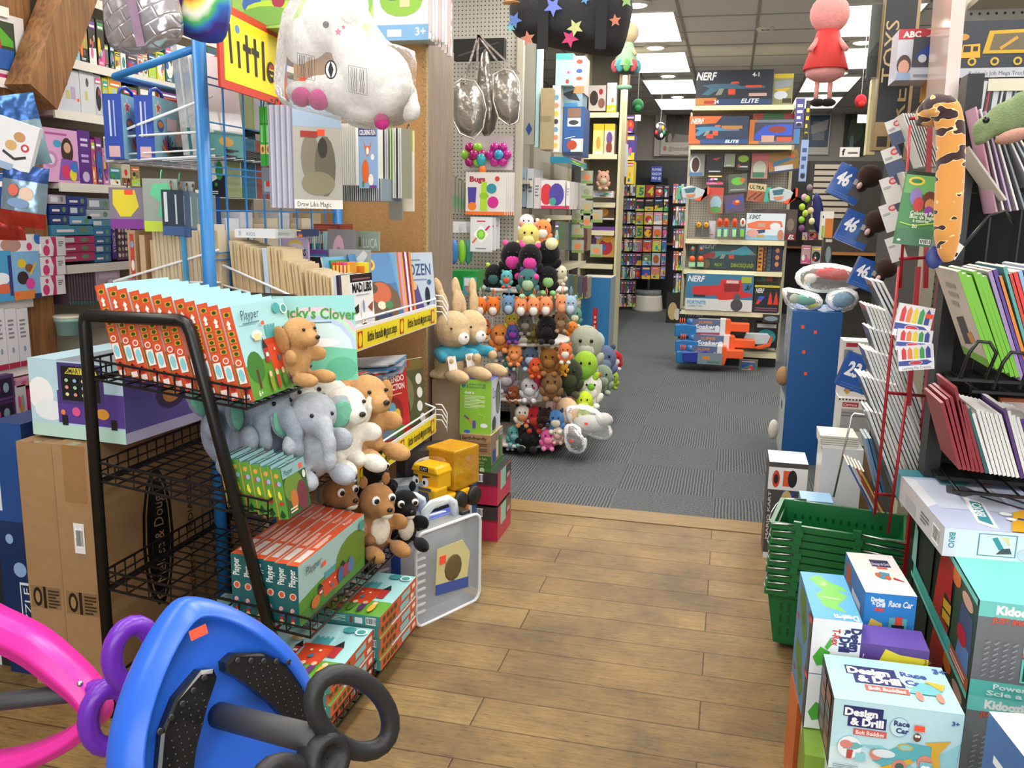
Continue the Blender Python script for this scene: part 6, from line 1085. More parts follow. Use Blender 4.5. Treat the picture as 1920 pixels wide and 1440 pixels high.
for x,y,r,c,b,e,lab in ((905,610,14,'#d8702c','#e8b07a',None,'orange plush with a knitted look'),(938,628,19,'#c97a3a','#d8905a',None,'tan plush in an orange printed pouch'),(960,600,13,'#c9c04a','#d8884a',None,'yellow and orange plush'),(962,622,13,'#4a4a86','#8a3f9a',None,'blue plush with a purple ball'),
 (985,605,14,'#5a5a56','#8a8478','#4a4a46','grey plush'),(1000,620,13,'#6a5a2c','#7a6a3a',None,'olive plush'),(1026,612,19,'#1a191c','#26242a','#1a191c','black-robed plush with a striped scarf'),(1052,600,14,'#8a6a4a','#a98a6a','#7a5a3a','brown plush'),
 (938,657,13,'#7a8a94','#c9b4b8',None,'grey mushroom-shaped plush'),(965,662,14,'#d8884a','#e89a6a','#d8884a','orange hanging plush'),(958,672,13,'#3f7a78','#b9c4b0',None,'teal striped plush'),(994,668,16,'#4a5a72','#a9c0d8','#2a2f3a','navy and pale blue plush'),(1005,685,14,'#c9502c','#d86a3a',None,'red orange plush'),
 (1030,672,19,'#8a5a2a','#9a6a3a','#7a4a22','brown plush'),(950,705,19,'#8a7a8c','#b9b4bc',None,'grey plush in a clear bag'),(962,735,12,'#7a3f22','#8a4f2c',None,'rust brown plush'),(993,725,17,'#b9b8bc','#d8d8da',None,'white bagged plush'),(1008,705,14,'#a82a44','#b83a54',None,'crimson plush'),(1034,718,20,'#7a5a38','#8f6c48','#6a4a2c','brown plush with a blue oval tag'),
 (980,775,15,'#d8cfc4','#c98a5a','#2a2422','white-faced dark plush'),(1003,780,18,'#a8242c','#b83a2a',None,'red plush'),(1021,778,13,'#2a1c18','#3a2822','#1a1210','dark brown plush doll'),(1042,785,16,'#4a7ab0','#d8d4c0','#2a3f6a','blue dog-like plush'),(990,808,22,'#1b1b1d','#232326','#2a2a2c','large black plush with green eyes'),
 (1028,818,15,'#d85a9a','#e88ab0',None,'pink and black plush'),(965,812,14,'#5a9a9c','#7ab0b0',None,'teal plush'),(957,828,9,'#6aa6c8','#e8e8e8',None,'small blue plush'),(1046,812,12,'#c9b8a8','#d8a898',None,'cream plush')):
    toy(lab+', on the %s tier of the round stand'%('second' if y<640 else 'third' if y<745 else 'lowest'),x,y,4.97+.015*(k%3),r,c,b,e,h=1.05); k+=1
# pile on the floor beyond
t=thing('stepped_plush_bin','low dark stepped shelf carrying the heap of plush toys by the stand','shelf',(-1.18,5.95,0)); MB().box(-.1,.22,-.45,1.0,0,.12,'paint:#7a2030').build('base_step',t); MB().box(-.12,.05,-.3,1.0,.12,.42,'paint:#b9b3a2').build('upper_step',t)
for a in (('large grey-white round plush with a red dot on the floor pile',1098,645,5.5,31,'#a9ab98','#b9bba8',None),('lime green plush with big eyes on the floor pile',1097,685,5.3,24,'#9ac23a','#7ab03a',None),('slate blue plush at the right of the floor pile',1134,672,6.0,22,'#5f6a8a','#7a86a4','#4a5470'),('small red plush at the far right of the pile',1155,672,6.6,12,'#b8262e','#e8e0e0',None),
 ('white plush with an orange cap and a blue eye on the pile',1107,725,5.3,22,'#e8e2d8','#f0ece4','#e0702c'),('neon yellow-green plush at the pile front',1095,752,5.2,17,'#c9e03a','#d8e86a',None),('grey green plush between the lime and white ones',1130,705,5.8,19,'#8a9a84','#a9b4a0',None),('lime plush lying at the right of the pile',1148,708,6.3,12,'#9ab83a',None,None),
 ('dark olive ring-shaped plush left of the pile',1068,700,5.2,24,'#3a3f2c','#4a4f38',None),('yellow duck-like plush tucked by the ring plush',1055,685,5.15,11,'#e8a83a',None,None),('peach plush above the lowest tier',1062,770,5.1,22,'#e8c49a','#f0d4b0',None),('pale blue plush behind the round grey one',1118,640,6.0,16,'#a9b8c0','#c9d0d4',None),
 ('orange and blue small plush behind the pile',1073,615,5.8,11,'#e0823a',None,None),('teal and white plush in a clear wrap above the pile',1078,590,5.9,13,'#5a8a7a','#d8d4b0',None),('orange keychain plush with a white face beside the pile',1060,658,4.95,13,'#d8784a','#f0e6dc','#c96a3a')): toy(*a[:6],belly=a[6],ears=a[7])
for i,(pts,c,lab) in enumerate((([(1055,760),(1085,757),(1120,765),(1150,800),(1150,822),(1130,828),(1095,812),(1062,790)],'#c9c9c6','white plush in a clear bag lying on the carpet by the stand'),([(1057,795),(1075,790),(1098,812),(1105,840),(1090,852),(1066,848),(1056,825)],'#6a6a6c','grey plush in a clear bag on the carpet before the white one'))):
    tt,cc=softbag('bagged_plush',lab,'plush toy',pts,5.05-.1*i,.07,'clear:#ffffff:.08',wr=.02); m=MB(); m.ell((0,.0,-.01),(.1-.04*i,.055,.055),'plush:'+c,12); m.ell((.08-.07*i,0,.02-.0*i),(.06,.05,.045),'plush:'+c,10); m.build('plush_body',tt); m=MB(); m.box(-.02,.0,-.076,-.074,0,.014,STK); m.build('price_sticker',tt)
# ================= left gondola run =================
t=thing('gondola_shelving','long cream gondola shelving run along the left of the aisle','shelf',(-1.52,6.95,0)); CRM='paint:#d8d0b4'
MB().box(-.02,.0,-1.15,1.6,0,2.3,'matte:#8f8a7c').build('back_panel',t)
for z,xo in ((1.64,.22),(1.42,.22),(1.0,.2),(.62,.2),(.1,.42)):
    m=MB(); m.box(0,xo-.006,-1.15,1.4,z-.02,z,'paint:#b5ad98'); m.box(xo-.006,xo,-1.15,1.4,z-.035,z+.002,CRM); m.build('shelf_board',t)
for y in (-1.15,-.2,.6,1.4): MB().box(0,.025,y-.015,y+.015,0,2.3,'paint:#9a9482').build('upright',t)
MB().box(.38,.43,-1.0,1.4,0,.09,'paint:#8a2430').build('kick_rail',t)
BX('flat_board','tall grey wrapped flat panel standing above the gondola',(962,60,1004,271),'Y',5.85,.05,'gloss:#a09c92',[('r',0,0,1,1,'gloss:#a09c92'),('l',[(.2,.1),(.2,1)],.015,'#6a675e'),('p',[(.75,.08),(.9,.14),(.75,.2),(.6,.14)],'#2a4a86')],cat='board')
BX('flat_board','tall pale aqua edged panel right of the grey one',(1005,60,1012,276),'Y',5.84,.1,'#b9dcdc',[('r',0,0,1,1,'#b4d6d8')],cat='board'); BX('shipping_carton','brown carton standing beside the aqua edged panel',(1013,165,1034,280),'Y',5.8,.2,'kraft:#a3936f',[('r',0,.45,1,.55,'kraft:#8f7f5e')])
BX('toy_box','tall white and yellow striped box beside the carton',(1035,160,1050,285),'Y',5.9,.25,'#e0dcd0',[('r',0,0,1,1,'#dedcd2')]+[('e',.5,.1+.12*k,.3,.04,('#e0b84a','#d88a6a','#6a9ac0','#3a3a3c')[k%4]) for k in range(7)])
BX('toy_box','teal capped toy box with a pink star wand',(1042,100,1074,160),'Y',5.9,.2,'#c9e0dc',[('r',0,0,1,1,'#a9c4cc'),('r',0,.8,1,1,'#5ac0b0'),('star',.75,.4,.12,'#e04a9a',.3),('e',.7,.12,.1,.07,'#c9302c')])
BX('toy_box','blue construction kit box with a white model panel',(1056,200,1094,292),'Y',6.0,.25,'#2a5a9a',[('r',0,0,1,1,'#2a5a9a'),('r',.2,.78,.85,.97,'#8a6a5a'),('r',.2,.6,.85,.77,'#e8e8ea'),('e',.5,.68,.25,.05,'#3a3a44'),('r',.4,.0,1,.35,'#dcdcd8'),('e',.45,.22,.25,.1,'#b5442c'),('r',0,0,1,.08,'#2a2f4a'),('l',[(.1,.35),(.6,.4)],.03,'#e8e8e8')])
BX('toy_box','narrow white boxed figures above the blue kit box',(1076,105,1096,175),'Y',6.0,.2,'#dcd4cc',[('e',.5,.85,.3,.06,'#b5482c'),('e',.5,.6,.3,.06,'#3a5a9a'),('e',.5,.4,.3,.05,'#c95a3a'),('r',0,0,1,.2,'#b98a5a')])
BX('toy_box','dark boxed shark toy on the aqua shelf',(1050,165,1092,200),'Y',6.0,.2,'#8aa8b8',[('p',[(.1,.7),(.6,.9),(.9,.3),(.4,.4)],'#2a2f38'),('r',.2,.0,.8,.2,'#3f8ac0')])
BX('blue_wrap','blue wrapped packet lying at the shelf edge',(1066,300,1100,311),'X',-1.29,.15,'gloss:#3fa0c8',None)
for i,(x0,x1,y0,y1,c) in enumerate(((967,975,318,390,'#8a8f9c'),(976,987,314,388,'#8fa0b0'),(988,1000,316,390,'#b9bcc0'),(1001,1012,333,391,'#c9c4c4'))): BX('toy_box','grey %s toy box edge, %s from the left on the long cream shelving'%('upright',ORD[i]),(x0,y0,x1,y1),'Y',5.85,.3,c,[('b',.2,.4,.6,.4,4,'#6a7078')])
bb=[('r',0,0,1,1,'#d8d4d6'),('r',0,0,1,.1,'#c92a5a'),('e',.25,.5,.25,.38,'#c9303a'),('e',.65,.5,.3,.4,'#4a3f9a'),('e',.5,.25,.14,.14,'#3f9a8a')]
BX('ball_toy_box','white box with a purple and red ball toy on the cream shelf',(1013,338,1060,391),'Y',5.9,.3,'#d8d4d6',bb)
for i in range(4): BX('ball_toy_box','slim white box with red foot, %s right of the ball toy box'%ORD[i],(1062+8*i,340+i,1068+8*i,392),'Y',5.9+.2*i,.15,'#dcd6d4',[('r',0,0,1,.12,'#c92a5a'),('b',.2,.5,.5,.3,3,'#8a8488')])
rr=random.Random(21)
for q,(y0,y1,n,zz) in enumerate(((415,470,7,1.0),(515,560,7,.62))):
    for i in range(n):
        x0=1040+9*i; BX('toy_pack','%s toy pack, %s from the left on the %s of the cream shelving'%(('dim green','grey','teal','olive','slate','dark red','tan')[i],ORD[i],('middle shelf','lower shelf')[q]),(x0,y0+i,x0+8,y1),'Y',5.8+.25*i,.2,('#4a6a4a','#6a6a68','#3a6a6a','#6a6a3a','#4a505a','#6a2f2c','#9a8a6a')[i],None,seed=i+q*9)
# clip strips of small egg-like packs hanging at the gondola front
for cI,(x,ys) in enumerate(((1100,(332,360,388,416)),(1083,(405,433,462)),(1118,(405,470)))):
    for j,y in enumerate(ys): BX('clip_strip_pack','small clear pack with green and orange toy, %s down the %s hanging strip'%(ORD[j],('middle','left','right')[cI]),(x-11,y-12,x+11,y+12),'Y',6.3,.03,'gloss:#a9ac9a',[('r',0,0,1,1,'gloss:#a4a898'),('e',.5,.5,.28,.25,('#d8804a','#8a8f6a','#b59a6a')[(j+cI)%3]),('r',.05,0,.95,.22,'#7a9a4a')],cat='small toy')
# blue floor column and endcap
BX('floor_display','bright blue cardboard floor display with a red ribbon panel at the aisle',(1088,520,1142,690),'Y',7.6,.34,{'*':'#2f80bc','R':'#8fa0a6','T':'#c9c8c0'},[('r',0,0,1,1,'#2f80bc'),('p',[(.42,.04),(.6,.04),(.6,.72),(.51,.69),(.42,.72)],'#c5303a'),('b',.47,.1,.08,.55,12,'#e8c9c9')],bottom=0,cat='display stand')
t=thing('endcap_shelf','cream shelf end facing the camera at the far end of the left run','shelf',(-1.25,8.9,0))
MB().box(-.2,.15,.25,.28,0,3.0,'matte:#7a766c').build('back_panel',t)
for z in (2.4,2.01,1.55,1.28,.95): m=MB(); m.box(-.2,.13,-.12,.25,z-.02,z,'paint:#c9c2a8'); m.box(-.2,.13,-.125,-.12,z-.045,z+.003,'paint:#e8e0b8'); m.build('shelf_board',t)
for x in (-.21,.15): MB().box(x-.012,x+.012,-.1,.28,0,3.0,'paint:#d8d0a8').build('upright',t)
EY=8.82
for r,c,lab,art in (((1104,160,1136,208),'#8a4a3a','red brown spotted box',[('r',0,0,1,1,'#c9c0b8'),('e',.3,.5,.25,.3,'#3a2a24'),('e',.7,.75,.12,.12,'#b02a2c'),('e',.75,.3,.2,.2,'#8a5a4a')]),((1138,155,1156,210),'#cfd6da','pale wrapped toy box',None),((1112,232,1132,292),'#e0c83a','yellow boxed character figure',[('r',0,.0,1,1,'#e8dc8a'),('r',0,.8,1,1,'#e0c22a'),('e',.5,.4,.2,.2,'#d8a04a'),('r',.1,0,.9,.15,'#f0ece0')]),((1133,232,1152,292),'#d8cfc0','boxed figure with yellow header',[('r',0,.8,1,1,'#e0c22a'),('e',.5,.55,.3,.2,'#6a4a8a'),('e',.5,.25,.3,.2,'#8a3f2a'),('r',0,0,1,.1,'#efe8dc')]),
 ((1116,384,1152,412),'#8a6a3a','amber windowed figure box',[('r',0,0,1,1,'#5a4422'),('e',.4,.5,.3,.3,'#b5802a'),('r',0,0,1,.12,'#d8d8d0')]),((1110,425,1152,458),'#5a3f6a','purple and yellow boxed toy',[('r',0,.6,1,1,'#6a3f8a'),('e',.3,.5,.2,.2,'#e8e0f0'),('e',.7,.4,.25,.3,'#e0a02a')]),((1118,445,1152,482),'#a83a3a','red round blister toy',[('r',0,0,1,1,'#c9a04a'),('e',.5,.5,.4,.4,'#b5303a'),('e',.4,.5,.15,.15,'#3a6ab0')])):
    BX('boxed_figure',lab+' on the shelf end facing the camera',r,'Y',EY,.18,c,art,cat='toy box')
toy('pale pink big-eared plush toy sitting on the shelf end',1131,335,8.7,12,'#c99a86','#c4b894','#d0a090'); BX('toy_tray','white tray of small items under the big-eared plush',(1110,358,1150,370),'Y',8.75,.15,'#e8ddd4',None)
# far left goods between endcap and back
rr=random.Random(33); n_=0
FR=[((1157,222,1172,266),9.6),((1157,268,1172,330),9.6),((1174,215,1190,250),10.2),((1174,252,1190,300),10.2),((1174,302,1188,345),10.2),((1160,105,1172,160),9.6)]
for q,(r,Y) in enumerate(FR): BX('boxed_toy','%s boxed toy on the far left shelving past the shelf end'%('blue and orange','white tall','dark comic','purple panelled','yellow framed','pale blue')[q],r,'Y',Y,.25,('#b0643a','#c9ccd4','#2a2a30','#4a3f8a','#d8c24a','#9ab4cc')[q],None,seed=q+40)
for col_ in range(6):
    for j in range(9):
        x=1158+5.6*col_; y=345+26*j; Y=9.9+.55*col_
        BX('small_toy_pack','small %s hanging pack, %s row down and %s along the far left shelving'%(('dark','blue','white','red','grey','green')[(col_*2+j)%6],ORD[j],ORD[col_]),(x,y,x+5,y+22),'Y',Y,.12,('#1d1f26','#2a4a86','#b9bcc2','#7a2a2c','#55585e','#3f5a3a')[(col_*2+j)%6],None,cat='small toy',seed=col_*20+j)
MB_=MB().box(-.03,.03,-2.6,2.6,0,2.2,'matte:#3a3835').build('shelf_divider',None,(-1.62,11.6,0)); tag(MB_,'dark shelving divider behind the far left packs','shelf')
# ================= back of the shop =================
t=thing('back_counter','black counter front and dark shelving across the back of the shop','counter',(0,14.0,0))
MB().box(-2.2,3.2,.1,.5,0,2.28,'matte:#1c1b1d').build('dark_fascia',t); MB().box(-2.2,3.2,.05,.1,1.75,2.27,'paint:#1a1a1b').build('header_band',t); MB().box(-2.2,3.2,0,.1,1.0,1.03,'plas:#8a5a32').build('wood_shelf',t)
BX('pillar_panel','white wall panel behind the framed dark poster at the back',(1228,200,1310,293),'Y',14.52,.06,'matte:#d8d4cc',[('r',0,0,1,1,'matte:#d8d4cc')],cat='panel')
po=[('r',0,0,1,1,'#ddd8ce'),('r',.12,.3,.98,.97,'#4a3f30'),('e',.5,.85,.14,.1,'#2a2018'),('e',.5,.65,.2,.2,'#3a3024'),('p',[(.3,.3),(.98,.3),(.98,.45),(.4,.5)],'#9a9488'),('e',.25,.4,.06,.12,'#b5b0a4'),('e',.12,.15,.05,.06,'#c97a6a'),('t','@totsmadison',.22,.1,.1,'#6a665e',{'w':.75,'fit':1})]
BX('framed_poster','white framed dark poster with a handle printed below at the back wall',(1240,212,1306,290),'Y',14.48,.03,'#ddd8ce',po,cat='poster')
BX('framed_poster','blue-grey framed window poster right of the blaster shelves',(1515,212,1556,290),'Y',14.56,.03,'#dcd8d0',[('r',.05,.18,.95,.95,'#3f5a78'),('r',.2,.35,.75,.8,'#8a9098'),('p',[(.1,.7),(.9,.85),(.85,.6),(.15,.5)],'#b9bcb8')],cat='poster')
BX('framed_poster','dark green woodland poster beside the right wall',(1582,214,1622,292),'Y',14.56,.03,'#2f3a2a',[('r',0,0,1,1,'#28332a'),('e',.5,.6,.4,.3,'#46563a'),('e',.4,.3,.1,.2,'#6a8a9a'),('p',[(.1,0),(.3,1),(.2,1),(0,.2)],'#141a14')],cat='poster')
BX('sign_card','small blue sign on top of the card spinner',(1221,312,1241,341),'Y',13.5,.01,'#2f4ab0',[('t','PLAYING',.08,.72,.16,'#fff',{'w':.84,'fit':1}),('t','KINDOM',.08,.44,.16,'#fff',{'w':.84,'fit':1}),('t','PRIS @',.08,.16,.16,'#fff',{'w':.84,'fit':1})],cat='sign')
t=thing('card_spinner','tall revolving rack base with a white round foot at the back','display stand',(QY(1214,572,13.7).x,13.7,0))
MB().lathe([(.24,0),(.235,.03),(.215,.22),(.21,.24),(.001,.24)],'plas:#d8d4c8',24).build('round_foot',t); MB().lathe([(.2,.24),(.2,.32)],'clear:#cfd4d4:.3',20).build('clear_collar',t); MB().lathe([(.03,.24),(.03,2.1)],'metal:#8a8a8a',8).build('pole',t); MB().box(-.2,.2,-.1,.1,.5,2.0,'matte:#1a1a1c').build('card_frame',t)
pc=[['#c9d84a','#a8302c','#4a2a3a','#3a3a3c'],['#2a3a34','#20262c','#1f2a2c','#2a2a2c'],['#c9a04a','#e0c83a','#d8a8b0','#6a9ab0'],['#c9c43a','#5a2a3a','#d8a0a0','#4a3f5a'],['#b58a9a','#d84a3a','#c9d84a','#3a6ab0'],['#4a3f5a','#6a8a5a','#b9703a','#9a5a8a'],['#3a3f5a','#3f5ab0','#d88a7a','#c9a8a0']]
for j in range(7):
    for i in range(4):
        x=1193+17.5*i-1.2*j; y=347+25.5*j
        a=None
        if (j,i)==(0,0) or (j,i)==(3,0): a=[('r',0,0,1,1,pc[j][i]),('t','5',.3,.2,.6,'#2f8a6a',{'b':.05})]
        if (j,i)==(0,1): a=[('r',0,0,1,1,pc[j][i]),('t','4',.25,.2,.6,'#d8c83a',{'b':.05})]
        if (j,i)==(5,2): a=[('r',0,0,1,1,'#b9c4cc'),('e',.5,.5,.35,.35,'#b5642c')]
        BX('greeting_card','%s greeting card in row %s of the spinner'%(ORD[i].replace('fourth','rightmost').replace('first','leftmost'),ORD[j]),(x,y,x+(16 if i<3 else 9),y+23),'Y',13.45+(.06 if i in(0,3) else 0),.01,pc[j][i],a,cat='card',seed=j*7+i)
rr=random.Random(55)
for j in range(5):
    for i in range(6):
        x=1262+5*i if i<5 else 1288; y=345+42*j
        if x<1285: BX('small_toy_pack','small %s pack, row %s and place %s between the spinner and the blaster shelves'%(('pink','amber','black','white','blue','green')[(i+j*2)%6],ORD[j],ORD[i]),(x,y,x+4.5,y+36),'Y',12.2,.1,('#c9607a','#c98a3a','#26262a','#b9b8b4','#3a5a8a','#4a7a4a')[(i+j*2)%6],None,cat='small toy',seed=i*9+j)
BX('gift_box','small open box of gold and silver items on the floor by the spinner',(1250,550,1280,580),'Y',12.2,.2,'#2a2824',[('e',.4,.4,.3,.3,'#c9b07a'),('e',.7,.3,.2,.2,'#d8d4c8')],bottom=0)
# hanging painted ball and green leaf toy
t=thing('hanging_ball','black ball toy with coloured patches hanging in a net near the back','ball',QY(1238,246,10.5)); m=MB(); m.ell((0,0,0),(.075,.07,.1),'plas:#3a3a40',14); m.build('ball',t); m=MB()
for a,b,c in ((-.04,-.02,'#c9342c'),(.03,.03,'#e0a82a'),(.02,-.05,'#e8e8e4'),(-.03,.05,'#d8d8d8'),(.045,-.02,'#3f8a5a')): m.ell((a,-.055,b),(.02,.014,.03),'plas:'+c,8)
m.build('patches',t); MB().rod((0,0,.09),(0,0,2.995-t.location.z),.002,'#dddddd').build('cord',t)
t=toy('green plush leaf toy with a white tag hanging from the ceiling',1196,198,9.5,11,'#1f5a34','#2f7a44',None,eye=None); MB().rod((0,0,.05),(0,0,2.995-t.location.z),.0015,'#cccccc').build('cord',t); MB().box(-.03,.03,-.08,-.078,-.16,-.1,'card:#e8e6e0').build('paper_tag',t)
t=toy('red plush toy with a white tag hanging near the right poster',1614,190,8.5,12,'#a81f2c','#c9302c',None,eye=None); MB().rod((0,0,.05),(0,0,2.995-t.location.z),.0015,'#cccccc').build('cord',t); MB().box(-.04,.04,-.08,-.078,-.19,-.12,'card:#e8e6e0').build('paper_tag',t)
# hanging dolls (plain cloth dolls)
def doll(label,x,y,Y,hd,skin,dress,hem,legs,shoe,side=1):
    s_=pxs(x,y,Y); t=thing('cloth_doll',label,'doll',QY(x,y,Y)); u=s_
    m=MB(); m.ell((0,0,0),(hd*u,hd*u*.8,hd*1.0*u),'plush:'+skin,14); m.build('head',t)
    m=MB(); m.lathe([(.001,-hd*.7*u),(hd*.55*u,-hd*.8*u),(hd*.75*u,-hd*1.5*u),(hd*1.15*u,-hd*2.75*u),(hd*1.12*u,-hd*2.8*u)],'cloth:'+dress,18); m.build('dress',t)
    m=MB(); m.lathe([(hd*1.05*u,-hd*2.7*u),(hd*.95*u,-hd*3.1*u),(hd*.5*u,-hd*3.35*u),(.001,-hd*3.4*u)],'plush:'+hem,16); m.build('underskirt',t)
    for q in (-.35,.3):
        MB().tube([(q*hd*u,0,-hd*3.1*u),(q*hd*u*1.05,-.01,-hd*4.3*u)],hd*.13*u,'plush:'+legs,8).build('leg',t); MB().ell((q*hd*u*.8,-.02,-hd*4.45*u),(hd*.42*u,hd*.25*u,hd*.22*u),'plush:'+shoe,10).build('shoe',t)
    for q in (-1,1): MB().tube([(q*hd*.5*u,-hd*.3*u,-hd*1.3*u),(q*hd*.9*u,-hd*.7*u,-hd*1.9*u)],hd*.14*u,'plush:'+skin,8).build('arm',t)
    MB().rod((0,0,hd*.9*u),(0,0,2.995-t.location.z),.0015,'#cccccc').build('cord',t); return t
doll('pink cloth doll in a flared red dress hanging from the ceiling',1556,26,3.6,38,'#e89a96','#c8302c','#dd9a98','#e09a90','#23201f')
d2=doll('pale green cloth doll with a petal skirt hanging behind the star bag',1176,62,5.0,22,'#e3cba4','#a9cfa8','#4a5f5a','#d0b49a','#9ac4a8')
for k in range(7):
    a=-2.6+.75*k*.8; c=('#d8606a','#5ab0c0','#7ac06a','#d8606a','#5ab0c0','#7ac06a','#4a8a9a')[k]; s_=pxs(1176,62,5.0); MB().ell((22*1.0*s_*math.cos(a),22*1.0*s_*math.sin(a),-22*2.75*s_),(7.5*s_,3*s_,12*s_),'plush:'+c,8).build('petal',d2)
# ================= blaster gondola facing the camera =================
NY=8.9
ng=thing('blaster_gondola','cream metal gondola with tall pegboard and stacked shelves of toy blasters','shelf',(.05,NY,0))
MB().box(-.49,.47,.4,.42,.1,2.45,'PEG').build('pegboard',ng)
for x in (-.5,.48): MB().box(x-.015,x+.015,.36,.44,0,2.45,'paint:#c9c2a8').build('upright',ng)
for z,y0 in ((2.47,-.02),(2.11,-.02),(1.22,-.02),(.925,-.03),(.53,-.06),(.14,-.1)):
    m=MB(); m.box(-.48,.45,y0,.4,z-.03,z-.005,'paint:#b9b295'); m.box(-.48,.45,y0-.006,y0,z-.045,z,'paint:#efe6bd'); m.build('shelf_board',ng)
    for x in (-.485,.455): MB().prism([(0,0),(0,0),(0,0)],0,0,'#fff') if False else m
for z in (2.11,2.47,1.22,.925,.53):
    for x in (-.482,.455): 
        m=MB(); m.add([(x,.38,z-.16),(x,.38,z-.02),(x,-.0,z-.02),(x,-.0,z-.05)],[(0,1,2,3)],'paint:#d8d0b4'); m.build('shelf_bracket',ng)
MB().box(-.48,.45,-.04,.4,0,.1,'paint:#151515').build('base',ng)
def blaster_art(bg,body,acc,extra=[],x0=.08,x1=.9,y=.5,s=1):
    w=x1-x0; f=lambda a,b:(x0+a*w,y+b*.3*s)
    return [('r',0,0,1,1,bg),('p',[f(0,.2),f(.2,.35),f(.55,.35),f(.62,.12),f(1,.12),f(1,-.1),f(.62,-.15),f(.3,-.1),f(.12,-.75),f(0,-.7),f(.12,-.05)],body),
     ('p',[f(.45,.35),f(.6,.35),f(.58,.55),f(.48,.55)],acc),('p',[f(.7,.18),f(.95,.18),f(.95,0),f(.7,0)],acc),('p',[f(.42,-.15),f(.54,-.15),f(.54,-.7),f(.43,-.7)],acc),('p',[f(.28,-.1),f(.36,-.1),f(.32,-.7),f(.22,-.75)],'#8a9080')]+extra
NF={'b':.03,'s':.25}
BX('blaster_box','large dark blue box with a long toy blaster, topmost on the blaster gondola',(1305,131,1449,190),'Y',8.88,.1,'#2a3440',blaster_art('#2a2f3a','#3f6a80','#e2502c',[('r',0,0,1,.16,'#2f4a72'),('r',0,0,.28,.2,'#c9803a'),('r',.12,.03,.26,.12,'#b5342c'),('t','NERF',.0,.72,.22,'#f0f0f0',dict(NF,w=.27,fit=1)),('t','4-1',.73,.8,.12,'#f0f0f0',{'b':.02}),('t','ELITE',.6,.05,.12,'#dfe6ee',dict(NF,w=.24,fit=1)),('r',.7,.24,.93,.33,'#c9a8a0'),('t','24',.25,.04,.1,'#fff',{'b':.02})]),bottom=2.475)
BX('blaster_box','yellow and grey boxed toy beside the topmost dark blue blaster box',(1450,138,1487,190),'Y',8.9,.1,'#c9b53a',[('r',0,0,1,1,'#8a8a5a'),('r',0,.85,1,1,'#d0b82a'),('p',[(.05,.75),(.95,.8),(.9,.6),(.1,.5)],'#8a969c'),('p',[(.05,.5),(.9,.55),(.5,.35)],'#c9a82a'),('e',.4,.3,.35,.14,'#c9d0d8'),('r',.5,.05,.95,.2,'#3a2f22')],bottom=2.475)
BX('blaster_box','orange and dark blue blaster box on the second shelf of the gondola',(1292,218,1403,268),'Y',8.86,.1,'#d8642c',blaster_art('#2a3a54','#4a8ab0','#e2603a',[('p',[(0,0),(0,1),(.55,1),(.45,.75),(.1,.7),(.12,.2),(.2,.12),(.2,0)],'#dd6a2c'),('t','NERF',.03,.74,.18,'#f4e8e0',dict(NF,w=.22,fit=1)),('r',.55,.55,.9,.66,'#b5803a'),('r',.2,.0,1,.17,'#27508a'),('t','ELITE',.62,.04,.11,'#dfe6ee',dict(NF,w=.24,fit=1)),('r',.3,.2,.42,.36,'#d8452c')],x0=.08,x1=.85,y=.52),bottom=2.115)
BX('blaster_box','blue blaster in a windowed grey and orange box on the second shelf',(1405,224,1500,269),'Y',8.86,.1,'#5a6a84',[('r',0,0,1,1,'#6a7080'),('r',0,0,.15,1,'#b5682c'),('r',.1,.14,.88,.88,'#3a3f50'),('p',[(.12,.4),(.3,.75),(.55,.8),(.85,.8),(.85,.35),(.4,.35),(.2,.15),(.1,.2)],'#3452c0'),('e',.55,.6,.18,.14,'#8a3a2a'),('r',.25,.08,.5,.35,'#c9a08a'),('r',0,0,.2,.12,'#c9803a'),('r',.55,.1,.85,.28,'#c9563a'),('r',.9,0,1,1,'#3f7ab0')],bottom=2.115)
BX('dart_pack','green and red packet lying above the blue blaster box',(1412,213,1490,223),'Y',9.0,.1,'#2a7a3a',[('r',0,0,.25,1,'#c9442c'),('r',.75,0,1,1,'#c9342c')])
# hooks: hanging packs
def hang(label,r,col,art,Y=9.05,name='toy_blister',dep=.05,rot=0):
    o=BX(name,label,r,'Y',Y,dep,col,art,cat='toy pack'); 
    if rot: o.rotation_euler[1]=R_(rot)
    return o
E1=' hanging on the blaster pegboard'
hang('white and red spider-eyed mask pack'+E1,(1292,288,1321,330),'#b9b4b0',[('r',0,0,1,1,'#9a9894'),('e',.4,.5,.35,.4,'#dcdcdc'),('e',.42,.5,.25,.33,'#4a1f24'),('r',.05,.02,.9,.16,'#4a7aa8')]); hang('black carded pack left'+E1,(1325,291,1356,325),'#1c1c1f',[('p',[(.3,.8),(.9,.9),(.6,.7)],'#c9502c'),('b',.15,.08,.7,.12,1,'#d8d8d8')])
hang('silver and lime pack'+E1,(1358,288,1378,313),'#a9aca8',[('p',[(.5,.1),(.8,.9),(.95,.9),(.7,.1)],'#a8c82a'),('b',.2,.1,.5,.1,1,'#fff')]); hang('black pack with lime darts'+E1,(1381,290,1406,320),'#242628',[('e',.5,.75,.4,.22,'#a8d02a'),('b',.15,.2,.7,.2,1,'#d8d8d8'),('e',.2,.3,.1,.1,'#d84a3a')])
hang('pink and white blister'+E1,(1409,287,1440,335),'#c9a09a',[('r',0,0,1,1,'#b98a84'),('r',.0,.7,1,1,'#d86a6a'),('e',.5,.4,.4,.3,'#c9d0b8'),('r',.1,.05,.8,.25,'#3f7a5a')]); 
